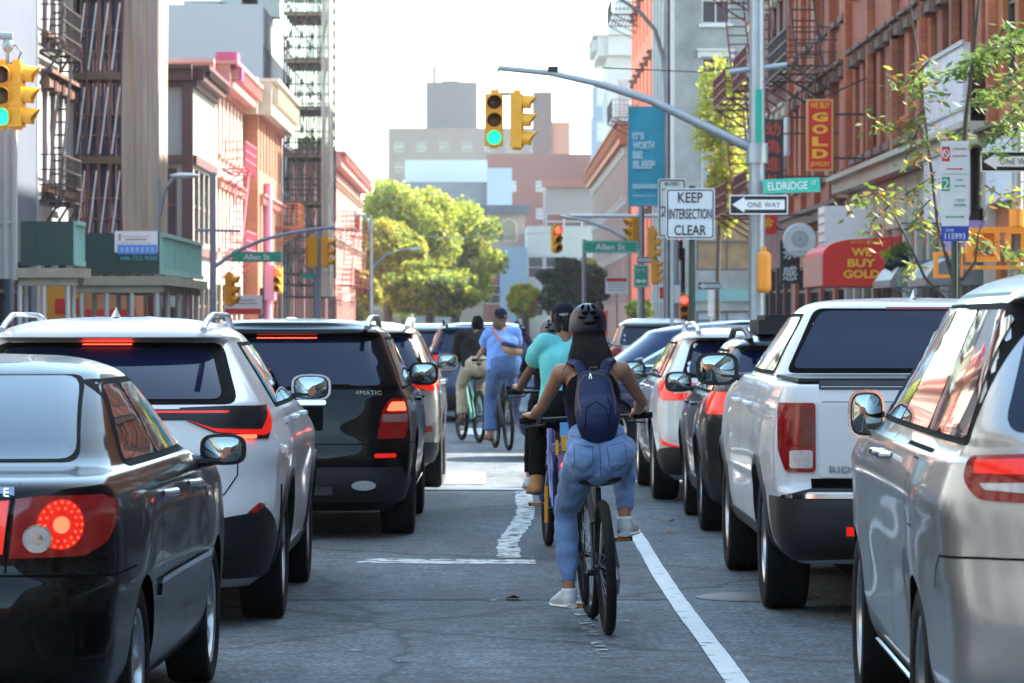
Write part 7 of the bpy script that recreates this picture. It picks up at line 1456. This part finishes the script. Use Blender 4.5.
root = empty("shop_sign", (8.02, 60.8, PZ(236, 61))); tag(root, "small lilac shop sign behind the slender tree", "sign"); a = MB(); a.box((-.0, 1.2, 0), (.5, 2.4, .5)); a.build("board", mat("lilac_board", (.36, .24, .50), .6), root, False); text("nails", .2, WHT, root, (-.0, -.008, 0), wid=.35)
root = empty("billboard", (8.05, 61.5, PZ(130, 62))); tag(root, "large white poster board with faint pink print on the red brick facade", "billboard"); a = MB(); a.box((-.1, 3.0, 0), (.12, 5.6, 2.9)); a.build("board", mat("poster_print", (.62, .55, .58), .6, var=.35, vs=2.2), root, False); a = MB(); a.box((-.17, 3, 1.45), (.05, 5.7, .08)); a.box((-.17, 3, -1.45), (.05, 5.7, .08)); a.box((-.17, 3, .35), (.05, 5.7, .05)); a.build("frame", WFRM, root, False)
a = MB(); root = empty("air_conditioner", (8.1, 66.2, PZ(85, 67))); tag(root, "white air conditioner box in an upper window of the red brick facade", "air conditioner"); a.box((0, 0, 0), (.6, .7, .5)); a.build("casing", WHT, root, False); a = MB(); [a.box((-.305, 0, z), (.01, .6, .03)) for z in (-.15, -.05, .05, .15)]; a.build("grille", STEEL, root, False)
# orange pedestrian signal frames at the right edge
D = 47; root = empty("pedestrian_signal", (PX(995, D), D, PZ(258, D))); tag(root, "large orange pedestrian signal cluster behind the minivan's roof, right edge", "traffic light")
def fr(a, px0, py0, px1, py1, t, dep=.18):
    x0, x1, z0, z1 = PX(px0, D)-PX(995, D), PX(px1, D)-PX(995, D), PZ(py1, D)-PZ(258, D), PZ(py0, D)-PZ(258, D)
    a.box(((x0+x1)/2, 0, z0+t/2), (x1-x0, dep, t)); a.box(((x0+x1)/2, 0, z1-t/2), (x1-x0, dep, t)); a.box((x0+t/2, 0, (z0+z1)/2), (t, dep, z1-z0-2*t)); a.box((x1-t/2, 0, (z0+z1)/2), (t, dep, z1-z0-2*t))
a = MB(); fr(a, 966, 228, 999, 262, .07); a.box((PX(982, D)-PX(995, D), .06, PZ(245, D)-PZ(258, D)), (.38, .10, .36)); fr(a, 934, 252, 962, 278, .045); fr(a, 1006, 230, 1024, 262, .05); a.box((.18, 0, .36), (.62, .16, .07)); a.box((-.05, 0, -.12), (.95, .10, .05)); a.tube([(.28, 0, .4), (.28, 0, .62)], .10, 12); a.build("housing", ORG, root, False)
a = MB(); a.box((PX(987, D)-PX(995, D), -.10, PZ(248, D)-PZ(258, D)), (.10, .02, .14)); a.build("lens", mat("pale_pedestrian_lens", (.5, .62, .66), .3), root, False)
a = MB(); a.tube([(.30, .1, -3.0), (.30, .1, 1.6)], .075, 10); a.build("post", STEEL, root)
# left: traffic light cluster at the edge
D = 47; root = empty("mast_arm", (PX(8, D), D, PZ(36, D))); tag(root, "galvanised hanger and wire loop holding the yellow signals at the left edge", "bracket"); a = MB(); a.tube([(-1.6, 0, .1), (0, 0, 0), (.06, 0, 0)], .05, 8); a.tube([(0, 0, 0), (0, 0, -.38)], .03, 8); a.ell((0, 0, -.12), (.07, .07, .10), 10, 8); a.build("hanger", STEEL, root); a = MB(); a.tube([(-.03, 0, -.1), (.10, 0, -.12), (.17, 0, -.2), (.12, 0, -.32), (-.02, 0, -.36)], .010, 6); a.build("cable", BLK, root)
signal("traffic_light", "yellow traffic light with green lit, cut off by the left edge", (PX(2, D), D, PZ(96, D)), R(3), .80); signal("traffic_light", "yellow traffic light seen side on with visors to the right, at the left edge", (PX(17, D), D, PZ(96, D)), R(84), .80, -1)
# green sidewalk sheds
SGN = mat("shed_green_board", (.018, .05, .042), .6, var=.25, vs=2); SGL = mat("pale_green_panel", (.28, .50, .42), .55, var=.3, vs=2); SHB = mat("shed_timber", (.33, .30, .22), .8, var=.35, vs=3)
def shed(name, label, x0, x1, y0, y1, z0, z1, side_m, posts):
    root = empty(name, (x1, y0, 0)); tag(root, label, "sidewalk shed"); w_ = x1-x0; L = y1-y0; a = MB(); a.box((-w_/2, 0, (z0+z1)/2), (w_, .05, z1-z0)); 
    for x in np.arange(.6, w_, 1.2): a.box((-x, -.03, (z0+z1)/2), (.02, .02, z1-z0))
    a.build("end_parapet", SGN, root, False); a = MB(); a.box((0.03, L/2, (z0+z1)/2), (.05, L-.06, z1-z0)); 
    for y in np.arange(.5, L, .55): a.box((.065, y, (z0+z1)/2), (.03, .06, z1-z0))
    a.box((.07, L/2, z1-.03), (.05, L, .07)); a.box((.07, L/2, z0+.04), (.05, L, .09)); a.build("side_parapet", side_m, root, False)
    a = MB(); a.box((-w_/2+.05, L/2, z0-.12), (w_+.25, L+.1, .16)); 
    for y in np.arange(.1, L+.01, .9): a.box((-w_/2+.02, y, z0-.26), (w_+.1, .12, .14))
    a.build("deck", SHB, root, False)
    for (px_, dy) in posts:
        q = MB(); q.tube([(px_, dy, .13), (px_, dy, z0-.30)], .045, 8); q.box((px_, dy, .17), (.2, .2, .06)); q.build("post", mat("pale_steel_post", (.50, .52, .50), .5, .2), root)
    q = MB(); q.tube([(-w_, .05, 1.15), (0, .05, 1.15)], .03, 6); q.tube([(-.0, .05, 1.2), (-.0, L, 1.2)], .03, 6); q.build("rail", mat("pale_steel_post", (.5, .52, .5), .5), root)
    return root
shed("sidewalk_shed", "smaller green plywood sidewalk shed at far left under the white building", -7.80, -6.93, 61.5, 62.6, PZ(266, 62), PZ(222, 62), SGL, [(-.1, .1), (-.9, .1), (-.1, .9), (-.9, .9), (-.5, .1)])
root = shed("sidewalk_shed", "larger green sidewalk shed on steel posts carrying a white and blue contractor board", -7.35, -5.90, 66, 75, PZ(274, 66), PZ(233, 66), SGL, [(-.05, y) for y in (.1, 2.3, 4.5, 6.7, 8.8)]+[(-1.4, y) for y in (.1, 2.3, 4.5, 6.7, 8.8)]+[(-.5, .1), (-.95, .1)])
x1 = -5.9; cx_ = (PX(115, 66)+PX(158, 66))/2; w_ = PX(158, 66)-PX(115, 66); root2 = empty("contractor_board", (cx_, 65.94, PZ(244, 66))); tag(root2, "white and blue contractor board with a phone number on the green shed", "sign")
a = MB(); a.box((0, 0, .04), (w_, .02, .38)); a.build("white_board", WHT, root2, False); a = MB(); a.box((.02, -.012, -.10), (w_*.92, .012, .17)); a.build("blue_band", mat("sign_light_blue", (.10, .25, .62), .5), root2, False); a = MB(); a.box((0, -.012, .13), (w_*.6, .006, .012)); a.box((0, -.012, .02), (w_*.7, .006, .010)); a.box((0, -.012, .08), (w_*.5, .006, .03)); a.box((-w_*.38, -.012, .12), (.05, .006, .12)); a.build("faint_print", mat("faint_red_print", (.5, .3, .3), .6), root2, False)
a = MB(); [a.box((.02+x, -.020, -.10), (.05, .004, .09)) for x in np.arange(-.27, .3, .09)]; a.build("pale_print", mat("pale_blue_lettering", (.3, .45, .75), .5), root2, False); text("646-752-9000", .085, mat("cyan_lettering", (.12, .42, .42), .5), root2, (.05, -.012, -.25), wid=w_*.86)
# left: far crossing pole, Allen St sign, lamps
D = 88; lp2 = pole("signal_pole", "slim blue grey pole with a curved mast arm above the left Allen St sign", PX(213, D), D, 5.0, .09, mat("blue_grey_pole", (.22, .27, .34), .5), cat="pole"); x0 = PX(213, D); a = MB(); pts = []
for px, py in ((213, 268), (235, 252), (262, 240), (290, 233), (316, 229), (335, 227)): q = P(px, py, D); pts.append((q.x-x0, 0, q.z-.13))
a.tube(pts, [.055, .05, .045, .04, .035, .03], 8); q0, q1 = P(196, 230, D), P(240, 231, D); a.tube([(q0.x-x0, 0, q0.z-.13), (q1.x-x0, 0, q1.z-.13)], .035, 8); a.build("mast_arm", mat("blue_grey_pole", (.22, .27, .34), .5), lp2)
root = plate("street_sign", "green street sign reading Allen St, left of the street", (PX(257, D), D-.1, PZ(257, D)), 1.18, .25, GRN, r=.02); T_("Allen St", .13, WHT, root, 0, 0, .62, bold=.01); a = MB(); a.tube([(0, .04, .1), (0, .04, .35)], .02, 6); a.build("hanger", STEEL, root)
a = MB(); a.tube([(0, 0, 0), (0, 0, PZ(231, 90)-.13)], .07, 8); o = a.build("signal_post", mat("blue_grey_pole", (.22, .27, .34), .5), None); o.location = (PX(318, 90), 90, .13); o.location.x = PX(318, 90); tag(o, "blue grey post under the end of the left mast arm", "post")
signal("traffic_light", "yellow traffic light back, left one of the pair under the left mast arm", (PX(313, 90)-.02, 89.8, PZ(252, 90)), R(200), .70, -1); signal("traffic_light", "yellow traffic light side on, right one of the pair under the left mast arm", (PX(326, 90), 89.8, PZ(252, 90)), R(80), .70, -1)
root = plate("street_sign", "small green street name sign low beside the left signal pair", (PX(309, 95), 95, PZ(276, 95)), .42, .12, GRN, r=.01); a = MB(); a.tube([(.15, .04, -2.6), (.15, .04, .1)], .025, 6); a.build("post", STEEL, root)
signal("traffic_light", "traffic light with red lit in front of the pink downpipe", (PX(278, 118), 118, PZ(280, 118)), R(-10), .80, 0); signal("pedestrian_signal", "yellow pedestrian signal low on the blue grey left pole", (PX(230, 87), 87, PZ(290, 87)), R(70), .70, -1)
root = plate("notice_sign", "white and red hoarding board below the left Allen St sign", (PX(243, 92), 92, PZ(305, 92)), .95, .48, WHT, r=.01); a = MB(); a.box((0, -.005, -.16), (.9, .004, .14)); a.build("red_band", mat("sign_red", (.6, .03, .03), .5), root, False); a = MB(); a.box((.0, -.005, .12), (.6, .004, .03)); a.box((0, -.005, .04), (.7, .004, .03)); a.build("printed_lines", mat("grey_print", (.3, .3, .3), .6), root, False); a = MB(); [a.tube([(x, .03, -1.4), (x, .03, .2)], .03, 6) for x in (-.4, .4)]; a.build("post", STEEL, root)
def street_lamp(label, X, D, z, arm, head, h=None, grp="street lamps"):
    root = empty("street_lamp", (X, D, .13)); tag(root, label, "street lamp", grp); a = MB(); a.tube([(0, 0, 0), (0, 0, z)], [.09, .06], 8); a.build("post", STEEL, root); a = MB(); a.tube([(0, 0, z-.9), (arm*.3, 0, z-.25), (arm*.7, 0, z), (arm, 0, z+.05)], [.05, .045, .04, .035], 8); a.build("lamp_arm", STEEL, root); a = MB(); a.ell((arm+head*.3*math.copysign(1, arm), 0, z+.05), (head, .14, .06), 12, 8); a.build("lamp_head", mat("lamp_head_grey", (.55, .57, .6), .4), root)
D = 78; street_lamp("street lamp with a curved arm in front of the brown and cream building", PX(158, D), D, PZ(178, D)-.13, PX(180, D)-PX(158, D), .32)
street_lamp("twin of thin street lamps before the park trees, nearer the pink building", PX(371, 150), 150, PZ(216, 150)-.13, -.4, .3); street_lamp("thin street lamp before the park trees, bending left over the street", PX(372, 175), 175, PZ(250, 175)-.13, 2.0, .3)
# traffic cone, person by the shed, hydrant-like details
root = empty("traffic_cone", (PX(128, 64), 64, .13)); tag(root, "orange traffic cone under the larger green shed", "traffic cone"); a = MB(); a.tube([(0, 0, .03), (0, 0, .7)], [.14, .03], 14); a.build("cone", mat("cone_orange", (.8, .16, .03), .5), root); a = MB(); a.box((0, 0, .02), (.36, .36, .04)); a.build("base", BLK, root, False)
# overhead wires
for i, pts in enumerate(((P(560, 66, 56), P(700, 72, 90), P(800, 60, 110)), (P(330, 229, 88), P(450, 238, 120), P(560, 232, 150)))):
    a = MB(); a.tube(pts, .012, 5); o = a.build("overhead_wire", BLK, None); tag(o, ["thin overhead wire running from the mast arm to the right facades", "thin overhead wire sagging across the street before the park trees"][i], "wire")
root = empty("shop_banner", (PX(63, 70), 70, PZ(296, 70))); tag(root, "orange and red shop banner showing through the posts under the green sheds", "banner"); a = MB(); a.box((0, 0, 0), (.85, .05, .86)); a.build("cloth", mat("banner_orange", (.75, .28, .02), .6, var=.2), root, False); a = MB(); a.box((.1, -.03, -.2), (.5, .01, .3)); a.build("red_print", RED, root, False); a = MB(); [a.tube([(x, .05, -2.0), (x, .05, .42)], .03, 6) for x in (-.4, .4)]; a.build("post", STEEL, root)
root = empty("shop_awning", (PX(108, 78), 78, PZ(300, 78))); tag(root, "low salmon and red shop awning behind the posts of the larger green shed", "awning"); a = MB(); a.prism([(-.6, -.35), (.6, -.35), (.6, .3), (-.45, .3)], (0, 0, 0), (1, 0, 0), (0, 0, 1), (0, 1.5, 0)); a.build("canvas", mat("salmon_canvas", (.55, .22, .10), .6), root, False, fix=True); a = MB(); a.box((0, -.02, -.28), (1.2, .03, .16)); a.build("valance", RED, root, False)
